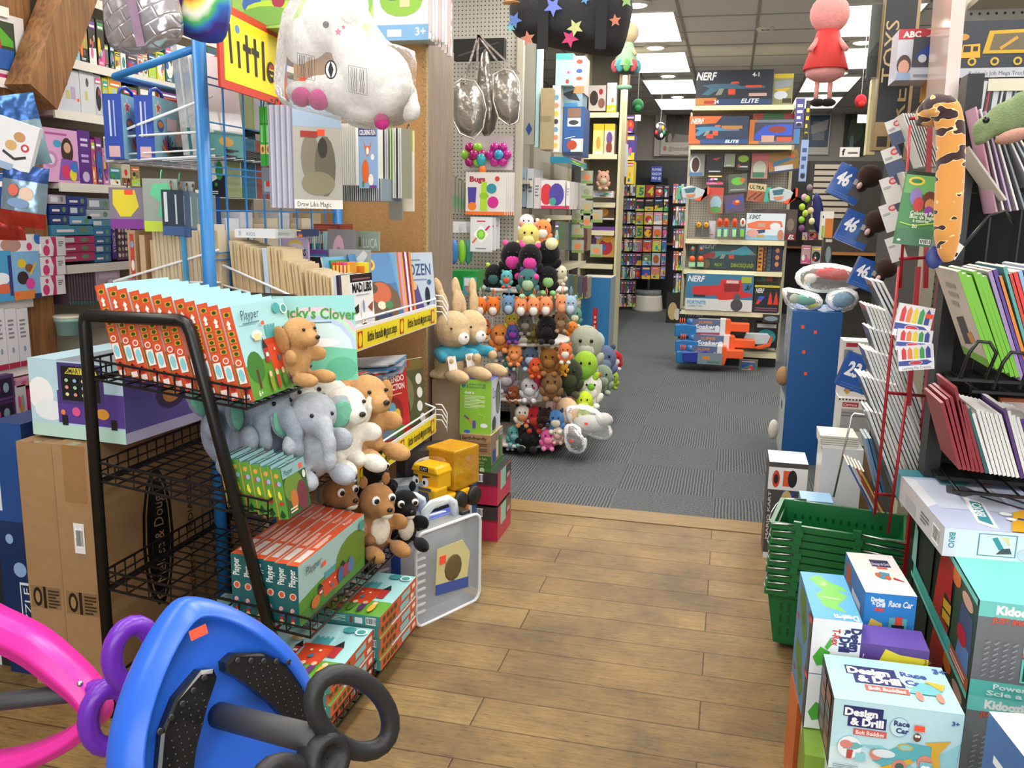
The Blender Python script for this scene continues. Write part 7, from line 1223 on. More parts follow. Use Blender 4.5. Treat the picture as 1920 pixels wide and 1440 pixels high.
hang('large orange and blue blaster on a tan card'+E1,(1443,284,1500,322),'#c9903a',[('r',0,0,1,1,'#b5863a'),('p',[(0,.4),(.2,.55),(.6,.65),(.9,.85),(.95,.6),(.5,.45),(.2,.3)],'#4a8aa8'),('e',.06,.42,.08,.16,'#e8702c'),('e',.8,.72,.12,.1,'#e8702c'),('r',.2,.05,.8,.32,'#e4e4e8'),('r',.0,0,1,.08,'#2f4a7a')],rot=-8)
hang('dark boxed pack left in the second row'+E1,(1325,328,1356,346),'#26242a',None); hang('green dart blister in the second row'+E1,(1367,326,1402,360),'#6a7a5a',[('r',0,0,1,1,'#5a6458'),('e',.5,.6,.35,.22,'#6ac03a'),('e',.75,.65,.14,.14,'#c9702c'),('b',.1,.1,.8,.12,1,'#a9a9a9')],rot=-4)
for i,(x0,y0,x1,y1) in enumerate(((1268,347,1329,377),(1432,349,1494,383))):
    P=QY((x0+x1)/2,(y0+y1)/2,8.95); w=pxs(x0,y0,8.95)*(x1-x0); h=pxs(x0,y0,8.95)*(y1-y0); t=thing('water_blaster','teal-handled white and orange water blaster, %s on the pegboard'%('left one' if i==0 else 'right one'),'toy blaster',P)
    f=lambda a,b:((a-.5)*w,(b-.5)*h)
    MB().prism([f(0,.1),f(.06,.9),f(.2,.95),f(.22,.75),f(.12,.55),f(.18,.1)],-.02,.02,'plas:#3fa890').build('handle',t,bev=.004); MB().prism([f(.15,.8),f(.45,.95),f(.8,.75),f(.95,.55),f(.85,.2),f(.5,.12),f(.2,.2)],-.03,.02,'plas:#b9c4c8').build('body',t,bev=.004)
    m=MB(); m.prism([f(.55,.05),f(.75,.3),f(1,.45),f(1,.85),f(.95,.9),f(.96,.3),f(.75,.0)],-.035,.025,'plas:#f0562c'); m.build('grip',t,bev=.003); m=MB(); m.prism([f(.25,.75),f(.6,.85),f(.55,.55),f(.3,.5)],-.034,-.03,'#2f6a7a'); m.prism([f(.3,.4),f(.6,.45),f(.55,.25),f(.35,.22)],-.034,-.03,'#c9805a'); m.build('label',t)
hang('red header toy blister low'+E1,(1329,352,1356,400),'#b5603a',[('r',0,0,1,1,'#a8705a'),('r',0,.72,1,1,'#c9443a'),('e',.5,.4,.4,.28,'#9ac0d0'),('e',.5,.15,.4,.12,'#5aa04a')]); hang('blue and red arm blaster toy low'+E1,(1361,365,1398,398),'#4a3f7a',[('r',0,0,1,1,'#5a4a6a'),('p',[(0,.2),(.3,.6),(.9,.9),(1,.6),(.4,.3)],'#3a4fa8'),('e',.6,.55,.2,.14,'#c93a2c'),('e',.65,.6,.1,.08,'#e0b03a')],rot=-8); hang('tan-headed dart pack'+E1,(1400,344,1434,378),'#c9b082',[('r',0,0,1,1,'#a85a3a'),('r',0,.6,1,1,'#d0ba8a'),('t','ULTRA',.1,.68,.2,'#1c1a18',{'b':.03,'w':.8,'fit':1}),('l',[(.1,.1),(.5,.5)],.06,'#3a2a22'),('l',[(.4,.1),(.8,.5)],.06,'#3a2a22')],rot=5)
xs=[('r',0,0,1,1,'#d8e4ea'),('r',0,.0,1,.18,'#8fc0dc'),('t','X-SHOT',.05,.78,.16,'#24304a',dict(NF,w=.32,fit=1)),('p',[(.03,.6),(.3,.72),(.9,.72),(.95,.5),(.6,.4),(.3,.4),(.05,.45)],'#e8744a'),('e',.75,.52,.14,.14,'#e6e6ea'),('r',.3,.48,.5,.62,'#c9a08a'),('p',[(.1,.35),(.5,.4),(.5,.28),(.2,.2)],'#3a4a72'),('e',.18,.25,.15,.16,'#e0a8a0'),('r',.3,.1,.48,.2,'#c9a45a'),('e',.9,.2,.08,.2,'#c9806a')]
BX('blaster_box','white box with an orange and white toy blaster on the middle shelf',(1399,400,1472,444),'Y',8.9,.1,'#d8e4ea',xs,bottom=1.225); BX('blaster_box','dark grey and red box behind the white blaster box on the middle shelf',(1403,392,1494,446),'Y',9.02,.1,'#4a3a3c',[('r',0,0,1,1,'#5a4a48'),('r',0,0,1,.22,'#7a1f24'),('t','EL',.84,.04,.14,'#f0e8e8',{'b':.03,'s':.3}),('t','X-SHOT',.04,.86,.12,'#2a2424',dict(NF,w=.3,fit=1)),('e',.87,.5,.08,.2,'#8a7a6a')],bottom=1.225)
for i,x in enumerate((1304,1318)): 
    t=thing('small_blaster','small yellow and dark blaster toy in a pack, %s of two on the middle shelf'%('left' if i==0 else 'right'),'toy blaster',QY(x+5,444,8.9)); u=pxs(x,444,8.9); m=MB(); m.box(-6*u,6*u,-.02,.03,0,22*u,'#5a5852'); m.build('card',t); m=MB(); m.ell((0,-.03,22*u),(5*u,.02,6*u),'plas:#e0a02a',10); m.ell((0,-.045,23*u),(1.4*u,.01,1.6*u),'plas:#1b1b1b',6); m.build('target',t)
for i,(x,c,c2) in enumerate(((1348,'#f0562c','#a8dc9a'),(1360,'#f0562c','#a8dc9a'),(1376,'#f0562c','#a8dc9a'),(1391,'#f4f0ea','#7ac83a'))):
    t=thing('dart_target','%s-topped dart shooter with a green grip, %s from the left on the middle shelf'%('orange' if i<3 else 'white',ORD[i]),'toy blaster',QY(x,444,8.86)); u=pxs(x,444,8.86)
    m=MB(); m.ell((0,0,27*u),(5.2*u,.02,8.5*u),'plas:'+c,12); m.build('muzzle',t); m=MB(); m.ell((0,-.018,28*u),(2.6*u,.01,4.5*u),'plas:#c9401f',8); m.build('bore',t); m=MB(); m.box(-5*u,5*u,-.015,.04,0,16*u,'plas:#4a8ab0'); m.box(-3.5*u,3.5*u,-.03,.0,0,14*u,'plas:'+c2); m.build('grip',t,bev=.002)
BX('small_card_box','pale pink card box leaning by the dart shooters',(1329,414,1341,443),'Y',8.95,.02,'#c9c2c8',[('b',.2,.2,.6,.1,1,'#c93a3a')],bottom=1.225)
BX('blaster_box','dark green box with a dinosaur-themed toy blaster on the lower shelf',(1308,451,1419,502),'Y',8.9,.1,'#2a3a3c',blaster_art('#2b3f42','#3f8a90','#c9483a',[('t','NERF',.02,.72,.24,'#8a9698',dict(NF,w=.3,fit=1)),('p',[(.05,.5),(.3,.6),(.3,.4),(.1,.35)],'#8a2f34'),('p',[(.5,.55),(.8,.85),(.95,.6),(.75,.5)],'#3f8fa0'),('t','DINOSQUAD',.58,.1,.13,'#8a9a2a',{'b':.03,'w':.38,'fit':1}),('t','REX',.3,.12,.1,'#7a9a2a',{'b':.03}),('e',.15,.18,.07,.16,'#6a5a3a')],x0=.2,x1=.98,y=.55,s=.8),bottom=.93)
for i,x in enumerate((1297,1313)):
    t=thing('dart_target','teal and orange dart shooter, %s of two at the left of the lower shelf'%('left' if i==0 else 'right'),'toy blaster',QY(x,500,8.84)); u=pxs(x,500,8.84); m=MB(); m.ell((0,0,30*u),(5*u,.02,9*u),'plas:#3f6a78',10); m.build('body',t); m=MB(); m.ell((0,-.01,15*u),(6*u,.02,6*u),'plas:#f0662c',10); m.ell((-.0,-.02,33*u),(3*u,.01,3*u),'plas:#e05a2c',8); m.build('nose',t); m=MB(); m.box(-6*u,6*u,-.01,.03,0,9*u,'plas:#a8e0b0'); m.build('base_block',t)
for i,(x0,x1,c,c2) in enumerate(((1421,1431,'#c98a3a','#5a2a22'),(1432,1438,'#4a2a24','#a8502c'),(1439,1446,'#3f5a66','#24343c'),(1447,1466,'#27244a','#c9884a'))): BX('game_spine_box','%s upright box, %s from the left beside the dark green dinosaur box'%(('amber lettered','dark red','slate','navy three-dot')[i],ORD[i]),(x0,451+i*2,x1,502),'Y',8.92,.1,c,[('r',0,0,1,1,c)]+([('e',.55,.25+.25*k,.2,.09,c2) for k in range(3)] if i==3 else [('b',.2,.1,.6,.8,6,c2)]),bottom=.93)
fn=[('r',0,0,1,1,'#3a7aa0'),('r',0,0,1,.32,'#dcdcd8'),('t','NERF',.02,.78,.16,'#e8e8e8',dict(NF,w=.26,fit=1)),('p',[(.1,.64),(.1,.44),(.3,.4),(.45,.42),(.5,.3),(.62,.3),(.85,.38),(.99,.42),(.99,.5),(.85,.55),(.83,.86),(.52,.86),(.5,.7),(.3,.68)],'#cf2f2c'),('p',[(.56,.75),(.8,.75),(.8,.55),(.58,.52)],'#8a1f20'),('r',.6,.76,.78,.84,'#e8c0b8'),('r',.12,.36,.3,.42,'#1c2430'),('t','FORTNITE',.03,.16,.1,'#4aa0d0',{'b':.03,'w':.28,'fit':1}),('t','COMPACT SMG',.04,.08,.05,'#4a4a4a',{'w':.22,'fit':1}),('e',.77,.17,.09,.17,'#4a4a50'),('e',.77,.4,.05,.09,'#5a5a5e'),('r',.82,.78,.97,.95,'#a8b83a'),('t','3/',.88,.6,.12,'#1a1a1a',{'b':.03,'s':.3})]
BX('blaster_box','white and blue box with a big red toy blaster near the gondola foot',(1286,514,1412,576),'Y',8.82,.12,{'*':'#dcdcd8','F':'#3a7aa0'},fn,bottom=.535)
BX('blaster_box','black box with two red rockets right of the big red blaster box',(1414,535,1461,576),'Y',8.83,.1,'#1f2228',[('r',0,0,1,1,'#24262c'),('r',0,.92,1,1,'#c9c02a'),('t','NERF',.05,.72,.16,'#e8e8e8',dict(NF,w=.34,fit=1)),('p',[(.1,.35),(.2,.6),(.45,.6),(.3,.4)],'#3a5ac0'),('p',[(.08,.3),(.2,.3),(.3,.48),(.15,.45)],'#e0402c'),('p',[(.55,.3),(.75,.3),(.7,.6),(.65,.78),(.6,.6)],'#dd3f2c'),('p',[(.78,.3),(.98,.3),(.93,.6),(.88,.78),(.83,.6)],'#dd3f2c'),('b',.05,.06,.9,.16,2,'#8a5a6a')],bottom=.535)
BX('dart_pack','orange and green dart tip strip above the black rocket box',(1418,516,1450,528),'Y',8.95,.05,'#3a5a4a',[('r',.6,.1,.95,.9,'#d85a2c'),('r',.3,.1,.55,.9,'#3f8a5a')])
BX('blaster_box','long black box behind the stacked water blasters at the bottom',(1272,583,1402,638),'Y',8.85,.12,'#1d1e22',[('r',0,.0,1,.7,'#2a2428'),('t','HYPER',.09,.8,.12,'#8a8a8e',dict(NF,w=.26,fit=1)),('r',.01,.85,.08,.95,'#e8e8e8')])
def soaker(label,x0,y0,x1,y1,Y,mir=False):
    P=QY((x0+x1)/2,(y0+y1)/2,Y); u=pxs(x0,y0,Y); w=(x1-x0)*u; h=(y1-y0)*u; t=thing('water_blaster',label,'toy blaster',P); f=lambda a,b:((a-.5)*w,(b-.5)*h)
    MB().prism([f(0,.05),f(0,.6),f(.12,.68),f(.3,.62),f(.3,.1),f(.1,0)],-.05,.05,'plas:#2378b8').build('stock',t,bev=.01)
    m=MB(); m.T=Matrix.Translation((f(.2,.7)[0],0,f(.2,.7)[1]))@Matrix.Rotation(PI/2,4,'Y'); m.lathe([(.03,-.03),(.045,-.02),(.045,.04),(.035,.06)],'plas:#1f68a8',14); m.build('pump_head',t); m=MB(); 
    for k in (-1,0,1): m.T=Matrix.Translation((f(.1,.8)[0]+.02*k,-.02,f(.1,.8)[1])); m.ell((0,0,0),(.007,.03,.03),'plas:#f0622c',8)
    m.build('cap_ridges',t)
    m=MB(); m.prism([f(.22,.15),f(.24,.8),f(.32,.95),f(.62,.95),f(.64,.15)],-.045,.045,'gloss:#8a9ab4'); m.art((f(.24,.15)[0],-.0455,f(0,.15)[1]),(w*.38,0,0),(0,0,h*.8),[('r',0,0,1,1,'#5f6f90'),('r',0,.0,1,.25,'#a8404a'),('p',[(0,.3),(.4,.45),(1,.3),(1,.2),(0,.15)],'#c9d4e4'),('t','SUPER',.2,.72,.16,'#d88a4a',dict(NF,w=.5,fit=1)),('t','Soaker',.08,.42,.24,'#f4f4f6',dict(NF,w=.75,fit=1)),('e',.88,.45,.09,.2,'#e8e8f0')]); m.build('printed_tank',t,bev=.004)
    MB().prism([f(.61,.15),f(.61,1),f(.69,1),f(.69,.1)],-.05,.05,'plas:#e8e6e2').build('collar',t,bev=.004); MB().prism([f(.67,0),f(.67,1),f(.74,.98),f(.76,.82),f(1,.82),f(1,.4),f(.76,.4),f(.73,.05)],-.05,.05,'plas:#f4622a').build('front_grip',t,bev=.008); return t
soaker('blue and orange water blaster, top of the floor stack',1266,596,1403,634,8.62); soaker('blue and orange water blaster, middle of the floor stack',1267,626,1413,664,8.55)
t=soaker('wide blue and orange water blaster lying lowest on the carpet',1268,646,1392,684,8.45); 
P=QY(1313,668,8.35); t=thing('folding_blaster','dark blue handled water toy in front of the floor stack','toy blaster',P); u=pxs(1313,668,8.35); MB().prism([(-32*u,-12*u),(-34*u,6*u),(-10*u,8*u),(10*u,12*u),(36*u,4*u),(40*u,-14*u)],-.02,.02,'plas:#24349a').build('body',t,bev=.006); m=MB(); m.art((-5*u,-.0205,-14*u),(46*u,0,0),(0,0,22*u),[('r',0,0,1,1,'#7a8a98'),('r',.2,.4,.5,.7,'#d88a3a'),('r',.4,.1,.9,.3,'#5a7a6a')]); m.build('label',t)
BX('bottle_toy','olive green bottle toy lying on the carpet at the gondola foot',(1386,675,1421,683),'Y',8.6,.05,'gloss:#6a7a5a',None,cat='toy pack',bottom=0)
P=QY(1418,638,8.75); t=thing('water_blaster','white and orange water blaster on the bottom shelf right of the stack','toy blaster',P); u=pxs(1418,638,8.75); MB().prism([(-24*u,2*u),(-20*u,14*u),(20*u,14*u),(26*u,8*u),(20*u,-6*u),(-10*u,-8*u)],-.03,.03,'plas:#c9d0d4').build('body',t,bev=.006); m=MB(); m.prism([(-6*u,-14*u),(10*u,-8*u),(22*u,-4*u),(28*u,12*u),(30*u,4*u),(26*u,-10*u),(6*u,-17*u)],-.035,.035,'plas:#f4622a'); m.build('grip',t,bev=.004)
BX('vehicle_pack','dark boxed vehicle on the bottom shelf at the right',(1430,590,1462,605),'Y',8.8,.15,'#3a3436',[('e',.5,.5,.4,.3,'#8a9aa8')]); BX('vehicle_pack','long dark toy case low at the right of the bottom shelf',(1415,604,1458,652),'Y',8.95,.1,'#211f22',None)
# right edge strips of the gondola
for i,(r,c) in enumerate((((1491,184,1508,240),'#4a4a8a'),((1509,188,1518,262),'#1f1f22'),((1500,262,1514,340),'#8aa0c8'))): BX('side_strip_pack','%s'%('purple and white card hung at the top right of the blaster gondola','tall black card with yellow marks at the gondola side','pale blue ruler-like card below the black card')[i],r,'Y',8.85,.03,c,[('r',0,0,1,1,c),('b',.2,.1,.6,.8,4,('#e8e4f0','#d8c02a','#3a4a7a')[i]),('e',.5,.12,.3,.06,'#1a1a22')],cat='toy pack')
for i,(x,y,c) in enumerate(((1508,370,'#d0a0b0'),(1504,388,'#a8c83a'),(1513,373,'#9ac03a'),(1510,400,'#b5c84a'),(1520,395,'#c9b98a'),(1522,415,'#d8cfa0'),(1503,412,'#8ac03a'),(1518,352,'#8a7a86'),(1503,428,'#7a4a7a'))): toy('small %s plush keychain, %s in the strings right of the blaster gondola'%(('pink','lime','green','lime green','beige','cream','bright green','mauve','plum')[i],ORD[i]),x,y,8.7,6,c,eye=None)
# shelves further back right
t=thing('back_shelf_unit','dark slatted back shelving with wooden shelf right of the blaster gondola','shelf',(1.2,11.0,0)); MB().box(-.35,.9,.1,.14,0,2.1,'matte:#3a3733').build('back_panel',t); MB().box(-.35,.9,-.1,.1,1.03,1.06,'plas:#a8703a').build('wood_shelf',t); MB().box(-.35,.9,-.1,.1,.72,.74,'paint:#2a2a2a').build('lower_shelf',t)
for k in range(9): MB().box(-.3,.1,.085,.099,1.45+.07*k,1.5+.07*k,'plas:#b5ab98').build('slat',t)
for i,(r,c,lab) in enumerate((((1515,430,1532,450),'#7a3a6a','purple boxed toy'),((1534,438,1545,450),'#c9c0b4','white small box'),((1505,436,1514,450),'#b9b9bc','grey small box'),((1503,460,1520,495),'#c9a8a0','pink striped box'),((1521,462,1540,495),'#b5b0ac','white striped box'),((1504,500,1520,540),'#5a6a3a','green pack'),((1521,500,1542,520),'#8a5a3a','brown box'))): BX('boxed_toy',lab+' on the shelving beyond the blaster gondola, %s counted'%ORD[i],r,'Y',10.85,.1,c,None,cat='toy box',seed=i+70)
tt,cc=softbag('blue_foil_toy','dark navy cloth toy hanging beyond the keychains','plush toy',[(1522,360),(1535,358),(1545,385),(1546,430),(1535,440),(1523,430)],10.6,.06,'cloth:#14195a')
BX('boxed_toy','white, green and orange boxed toy with a farm picture beyond the bin',(1540,396,1562,450),'Y',7.5,.15,'#e8e4da',[('r',.3,.0,1,.75,'#d07a2c'),('r',.05,.05,.25,.5,'#8ab03a'),('e',.12,.8,.06,.05,'#3a3a3a')],cat='toy box'); BX('boxed_toy','dark photographic boxed toy below the farm picture box',(1543,446,1560,498),'Y',7.4,.15,'#3a342c',[('r',0,0,1,1,'#33302a'),('r',.2,.85,.9,.95,'#c9c0b0'),('e',.6,.4,.3,.3,'#7a8a90')],cat='toy box')
# ================= right side of the aisle =================
def sheet(name,label,p0,p1,Y,dep,th,col,cat='book',group=None,end=None,face=None):
    """thin slab whose long edge runs from pixel p0 (top) to p1 (bottom) at depth Y and which reaches back dep; face art on its left side"""
    A=QY(p0[0],p0[1],Y); B=QY(p1[0],p1[1],Y); L=(A-B).length; d=(A-B).normalized(); ang=math.atan2(d.x,d.z); t_=th*pxs(p0[0],p0[1],Y)
    cols={'*':end or '#e6e4df','F':col,'L':col,'R':col} if not isinstance(col,dict) else col
    o=pkg_mb(t_,dep,L,cols,{'L':face} if face else None).build(name,None,(B.x+t_/2,B.y+dep/2,B.z),(0,ang,0)); return tag(o,label,cat,group)
# backing
t=thing('right_display_wall','cream pegboard display wall with shelves at the upper right','shelf',(1.3,3.3,0))
MB().box(-.62,1.2,-.0,.02,0,2.95,'PEG').build('pegboard',t); MB().box(-.66,-.62,-.04,.05,0,2.95,'paint:#c4bda8').build('upright',t)
for z in (1.83,2.12): m=MB(); m.box(-.6,1.2,-.36,0,z-.02,z,'paint:#b5ae9a'); m.box(-.6,1.2,-.366,-.36,z-.03,z+.004,'paint:#d8d0b8'); m.build('shelf_board',t)
m=MB().box(-.02,.02,-.9,1.0,0,1.95,'matte:#3a3633').build('gondola_side_panel',None,(.84,4.5,0)); tag(m,'dark side panel of the right-hand shelving behind the blue display bin','panel')
# Hot Wheels bin
hw=[('r',0,0,1,1,'#1f5a9a')]+[('r',x,y,x+.06,y+.022,STK) for x,y in ((.2,.89),(.46,.86),(.26,.73),(.33,.59))]
hl=[('r',0,0,1,1,'#8fa2ae'),('p',[(0,.55),(.2,.7),(.35,.5),(.55,.75),(.8,.55),(1,.7),(1,.45),(0,.4)],'#5a7896'),('p',[(.1,.45),(.2,.62),(.3,.45)],'#2f4a5e'),('p',[(.5,.45),(.62,.66),(.74,.45)],'#2f4a5e'),('r',0,0,1,.42,'#c3c9cc'),('l',[(.1,.85),(.25,.95),(.45,.88),(.7,.95),(.9,.9)],.05,'#c9cfd8'),('l',[(.15,.8),(.5,.84),(.9,.8)],.05,'#aab4c4'),('e',.45,.33,.12,.03,'#4a4440'),('r',.4,.55,.5,.57,STK)]
pkg('display_bin','tall blue cardboard display bin with orange price stickers and a snowy side print',.275,.5,.905,{'*':'#1f5a9a','L':'#8fa2ae'},{'F':hw,'L':hl},(.51,5.55,0),0,None,'display stand')
def bagged(label,pts,Y,th,film,els,name='bagged_plush'):
    tt,cc=softbag(name,label,'plush toy',pts,Y,th,film,wr=.022); 
    for x,y,rx,ry,c in els: m=MB(); EL(m,x,y,Y,rx,ry,min(rx,ry)*.8,c); cen(m,cc).build('plush_body',tt)
    return tt
FM='clear:#ffffff:.07'
bagged('red and white plush car in a clear bag on the blue display bin',[(1487,520),(1500,500),(1540,492),(1590,495),(1632,515),(1625,540),(1560,552),(1500,545)],5.45,.09,FM,((1570,512,42,14,'plush:#c9302c'),(1520,522,12,10,'plush:#d8d4d0'),(1518,524,5,5,'gloss:#1a1a1c'),(1560,503,16,8,'plush:#b9c4c4')))
bagged('pale blue plush fish in a clear bag on the blue display bin',[(1545,548),(1580,535),(1610,545),(1612,570),(1585,586),(1545,582)],5.42,.08,FM,((1575,560,26,18,'plush:#7fb0cc'),(1592,552,14,10,'plush:#2f6a9a'),(1556,556,4,4,'gloss:#16181c')))
bagged('green plush in a crinkled clear bag at the left of the blue bin',[(1463,535),(1490,540),(1540,550),(1550,575),(1520,586),(1478,580),(1468,560)],5.4,.08,FM,((1512,562,20,12,'plush:#5aa898'),(1525,574,16,7,'plush:#b5b04a'),(1490,560,10,10,'plush:#a9b5a0')))
t=toy('tan long-haired plush hanging at the left side of the blue display bin',1468,705,5.35,13,'#b08a64',None,None,eye=None,h=1.5)
t=toy('white fluffy plush tail hanging low at the left of the blue display bin',1450,805,5.1,10,'#dad6c8',None,None,eye=None,h=2.0)
# Mario kart box
mk=[('r',0,0,1,1,'#4a4648'),('r',0,.72,1,.95,'#e6e6e8'),('e',.2,.83,.1,.09,'#c9442c'),('e',.2,.83,.06,.05,'#1c1c1e'),('r',.38,.76,.58,.92,'#d85a2c'),('e',.62,.84,.12,.09,'#1c1c1e'),('p',[(.25,.1),(.6,.15),(.7,.7),(.4,.72),(.3,.5)],'#2f4a9a'),('e',.2,.3,.12,.14,'#2a2426'),('e',.55,.3,.14,.16,'#26262a'),('e',.5,.62,.14,.1,'#c9b07a'),('t','MARIO KART',.1,.2,.07,'#c9c5c2',{'r':90,'b':.03,'w':.5,'fit':1}),('r',0,0,1,.06,'#e4e4e6')]
BX('kart_toy_box','grey and white windowed toy kart box standing on the wooden floor edge',(1437,868,1510,1020),'Y',3.72,.2,{'*':'#4a4648','T':'#dfe3e6','L':'#3f3c3e'},mk,bottom=0)
BX('car_set_box','pale blue and red race set box behind the green baskets',(1500,940,1560,1000),'Y',3.3,.12,'#8fb8d8',[('r',0,0,1,1,'#8fb4d4'),('r',0,0,.1,1,'#e8d02a'),('e',.6,.7,.3,.16,'#c9303a'),('p',[(.2,.5),(.6,.9),(.9,.8),(.5,.4)],'#d8e0ea')],bottom=.05)
for i in range(5): BX('flat_white_box','thin white box lid, %s from the top of the white carton stack'%ORD[i],(1538,820+4*i,1609,823.4+4*i),'Y',3.5,.16,'#e3e1da',[('r',0,0,1,1,'#dcd9d0')],group='white carton stack')
BX('white_carton','tall plain white carton beside the blue display bin',(1535,841,1612,1010),'Y',3.49,.18,{'*':'#d8dade'},[('r',0,0,1,1,'#d8dade')],bottom=0)
ca=[('r',0,0,1,1,'#d6d4d2'),('r',.12,.82,.6,.92,'#a8283a'),('t','Carrera',.15,.84,.06,'#f0e6e6',{'s':.3,'w':.4,'fit':1}),('r',.1,.3,1,.78,'#9a9a9a'),('b',.12,.62,.7,.12,2,'#6a6a6a'),('e',.5,.12,.12,.06,'#c9c23a')]+[('r',.0+.1*k,.965,.05+.1*k,1,'#1c1c1c') for k in range(10)]
BX('race_set_box','white and grey race set box on top of the white cartons',(1569,748,1632,835),'Y',3.75,.12,'#d6d4d2',ca); BX('race_set_box','upper white race set box with a small racing car picture',(1577,640,1632,747),'Y',3.8,.12,'#d6d0cc',[('r',0,0,1,1,'#d2ceca'),('r',.1,.9,.5,.97,'#a8283a'),('r',.05,.45,.35,.85,'#8a8a88'),('p',[(.15,.12),(.3,.25),(.8,.25),(.95,.12)],'#2a3a7a'),('e',.28,.12,.09,.05,'#b5903a'),('e',.8,.12,.09,.05,'#b5903a'),('e',.5,.27,.08,.05,'#c9762c')])
BX('support_carton','brown carton hidden under the race set boxes',(1569,836,1632,990),'Y',3.76,.15,'kraft:#9a8260',[('r',0,0,1,1,'kraft:#9a8260')],bottom=0)
# blue number packs
def numpack(label,x,y,Y,num,rot,sc=1,doll=True):
    u=pxs(x,y,Y)*sc; t=thing('plush_doll_pack',label,'toy pack',QY(x,y,Y),(0,R_(rot),0))
    m=pkg_mb(62*u,.05,64*u,{'*':'gloss:#1f4f9a'},{'F':[('r',0,0,1,1,'gloss:#1f55a8'),('r',.55,.2,1,1,'#4a4340'),('p',[(.5,0),(.6,0),(.7,1),(.6,1)],'gloss:#2a5a9c'),('t',num,.08,.38,.4,'#f0f2f6',{'b':.04,'s':.15,'w':.4,'fit':1}),('b',.1,.05,.6,.14,2,'#3a6ab8'),('r',.6,.55,.9,.72,'#b9b4b0')]}); m.v=[(a,b,c-32*u) for a,b,c in m.v]; m.build('pouch',t)
    if doll: m=MB(); m.ell((26*u,-.05,28*u),(24*u,.05,22*u),'plush:#34231b',10); m.ell((22*u,-.06,6*u),(11*u,.03,13*u),'plush:#2a1c18',10); m.build('plush_head',t); m=MB(); m.ell((16*u,-.09,2*u),(5*u,.02,7*u),'plush:#c9a8a0',8); m.build('plush_face',t)
    return t
numpack('blue-packed brown-haired doll numbered 46, topmost in its column',1590,345,3.35,'46',25); numpack('blue-packed brown-haired doll numbered 46, middle of its column',1604,430,3.3,'46',22); numpack('blue-packed brown-haired doll lowest above the plush bags',1625,515,3.25,'46',20,.9)
numpack('blue-packed doll numbered 23 hanging in front of the race set boxes',1610,700,3.2,'23',18,1.1,False)
BX('small_toy_card','black and white logo card hanging above the numbered packs',(1575,276,1612,294),'Y',5.5,.01,'#e6e4de',[('t','f',.1,.2,.6,'#1c1c1c',{'b':.05}),('b',.4,.3,.5,.4,1,'#6a6a6a')],cat='card')
# tall black TOYS cartons, photo panel
bk=[('r',0,0,1,1,'#1c1d20'),('t','TOYS',.75,.38,.62,'#b39a6a',{'r':90,'w':.34,'fit':1}),('r',0,0,.85,.16,'#a08458'),('b',.2,.02,.5,.12,1,'#2a241a'),('r',0,0,.06,1,'#8f7a4c')]
BX('long_toy_carton','tall narrow black carton with gold letters TOYS at the upper right',(1650,-60,1690,282),'Y',3.25,.05,{'*':'#7a6a48','F':'#1c1d20'},bk,yaw=0)
BX('long_toy_carton','tall narrow black carton with gold upright letters behind the toy car box',(1676,-60,1716,300),'Y',3.28,.05,{'*':'#7a6a48','F':'#1c1d20'},[('r',0,0,1,1,'#1d1e21'),('t','PRES',.72,.12,.6,'#a8905e',{'r':90,'w':.34,'fit':1}),('r',.85,0,1,1,'#a08458')])
BX('photo_panel','grey landscape photo panel left of the TOYS carton',(1630,8,1662,145),'Y',3.35,.02,{'*':'#5f645f'},[('r',0,0,1,1,'#6a706c'),('r',0,0,1,.3,'#3a423e'),('p',[(0,.3),(.5,.5),(1,.35),(1,.3)],'#4a524c')],cat='picture')
BX('bottle_panel_edge','cream upright shelf edge left of the TOYS carton',(1629,148,1646,290),'Y',3.36,.05,'paint:#d6cc9a',[('r',0,0,1,1,'paint:#d6cc9a')],cat='panel')
ab=[('r',0,0,1,1,'#c3c6d2'),('p',[(0,.82),(.7,.86),(.85,.98),(0,1)],'#b5303a'),('r',0,.8,.65,1,'#b5303a'),('t','ABC',.1,.84,.11,'#f2ece8',{'b':.04,'w':.42,'fit':1}),('r',.36,.25,1,.84,'gloss:#4a4f58'),('p',[(.42,.42),(.5,.55),(.75,.7),(.98,.72),(.98,.45)],'#22408f'),('c',.6,.42,.1,'#c9ced4'),('e',.18,.3,.17,.2,'#4a2c20'),('e',.18,.25,.13,.15,'#d39f88'),('p',[(0,0),(.36,0),(.34,.14),(.05,.16)],'#8fa8c4'),('b',.42,.06,.5,.1,1,'#8a8a90')]
BX('toddler_car_box','windowed toddler car box with a child photo on the upper right shelf',(1682,54,1762,150),'Y',2.98,.12,'#c3c6d2',ab,bottom=1.84)
BX('orange_tool_box','orange and black tool toy box behind the snake',(1738,150,1762,185),'Y',3.0,.1,'#c9862c',[('r',0,0,1,.4,'#2a2420')])
tr=[('r',0,0,1,1,'#2e333b'),('r',0,0,1,.17,'#b9b9c0'),('t',"Builder's Job Mega Truck",.2,.04,.07,'#3a3a44',{'w':.7,'fit':1}),('e',.08,.72,.08,.06,'#c98a3a'),('p',[(.06,.35),(.09,.58),(.3,.6),(.32,.35)],'#d9a62a'),('r',.1,.45,.19,.56,'#2a2a2a'),('r',.22,.47,.28,.55,'#2a2a2a'),('p',[(.34,.42),(.4,.82),(.98,.84),(1,.42)],'#c9a01f'),('p',[(.42,.48),(.46,.76),(.94,.78),(.94,.48)],'#6a5f4a'),('l',[(.55,.5),(.75,.7)],.04,'#c9933a'),('c',.22,.28,.055,'#c9a83a'),('c',.22,.28,.03,'#2a2a2a'),('c',.5,.28,.055,'#c9a83a'),('c',.5,.28,.03,'#2a2a2a'),('c',.78,.28,.055,'#c9a83a'),('c',.78,.28,.03,'#2a2a2a')]
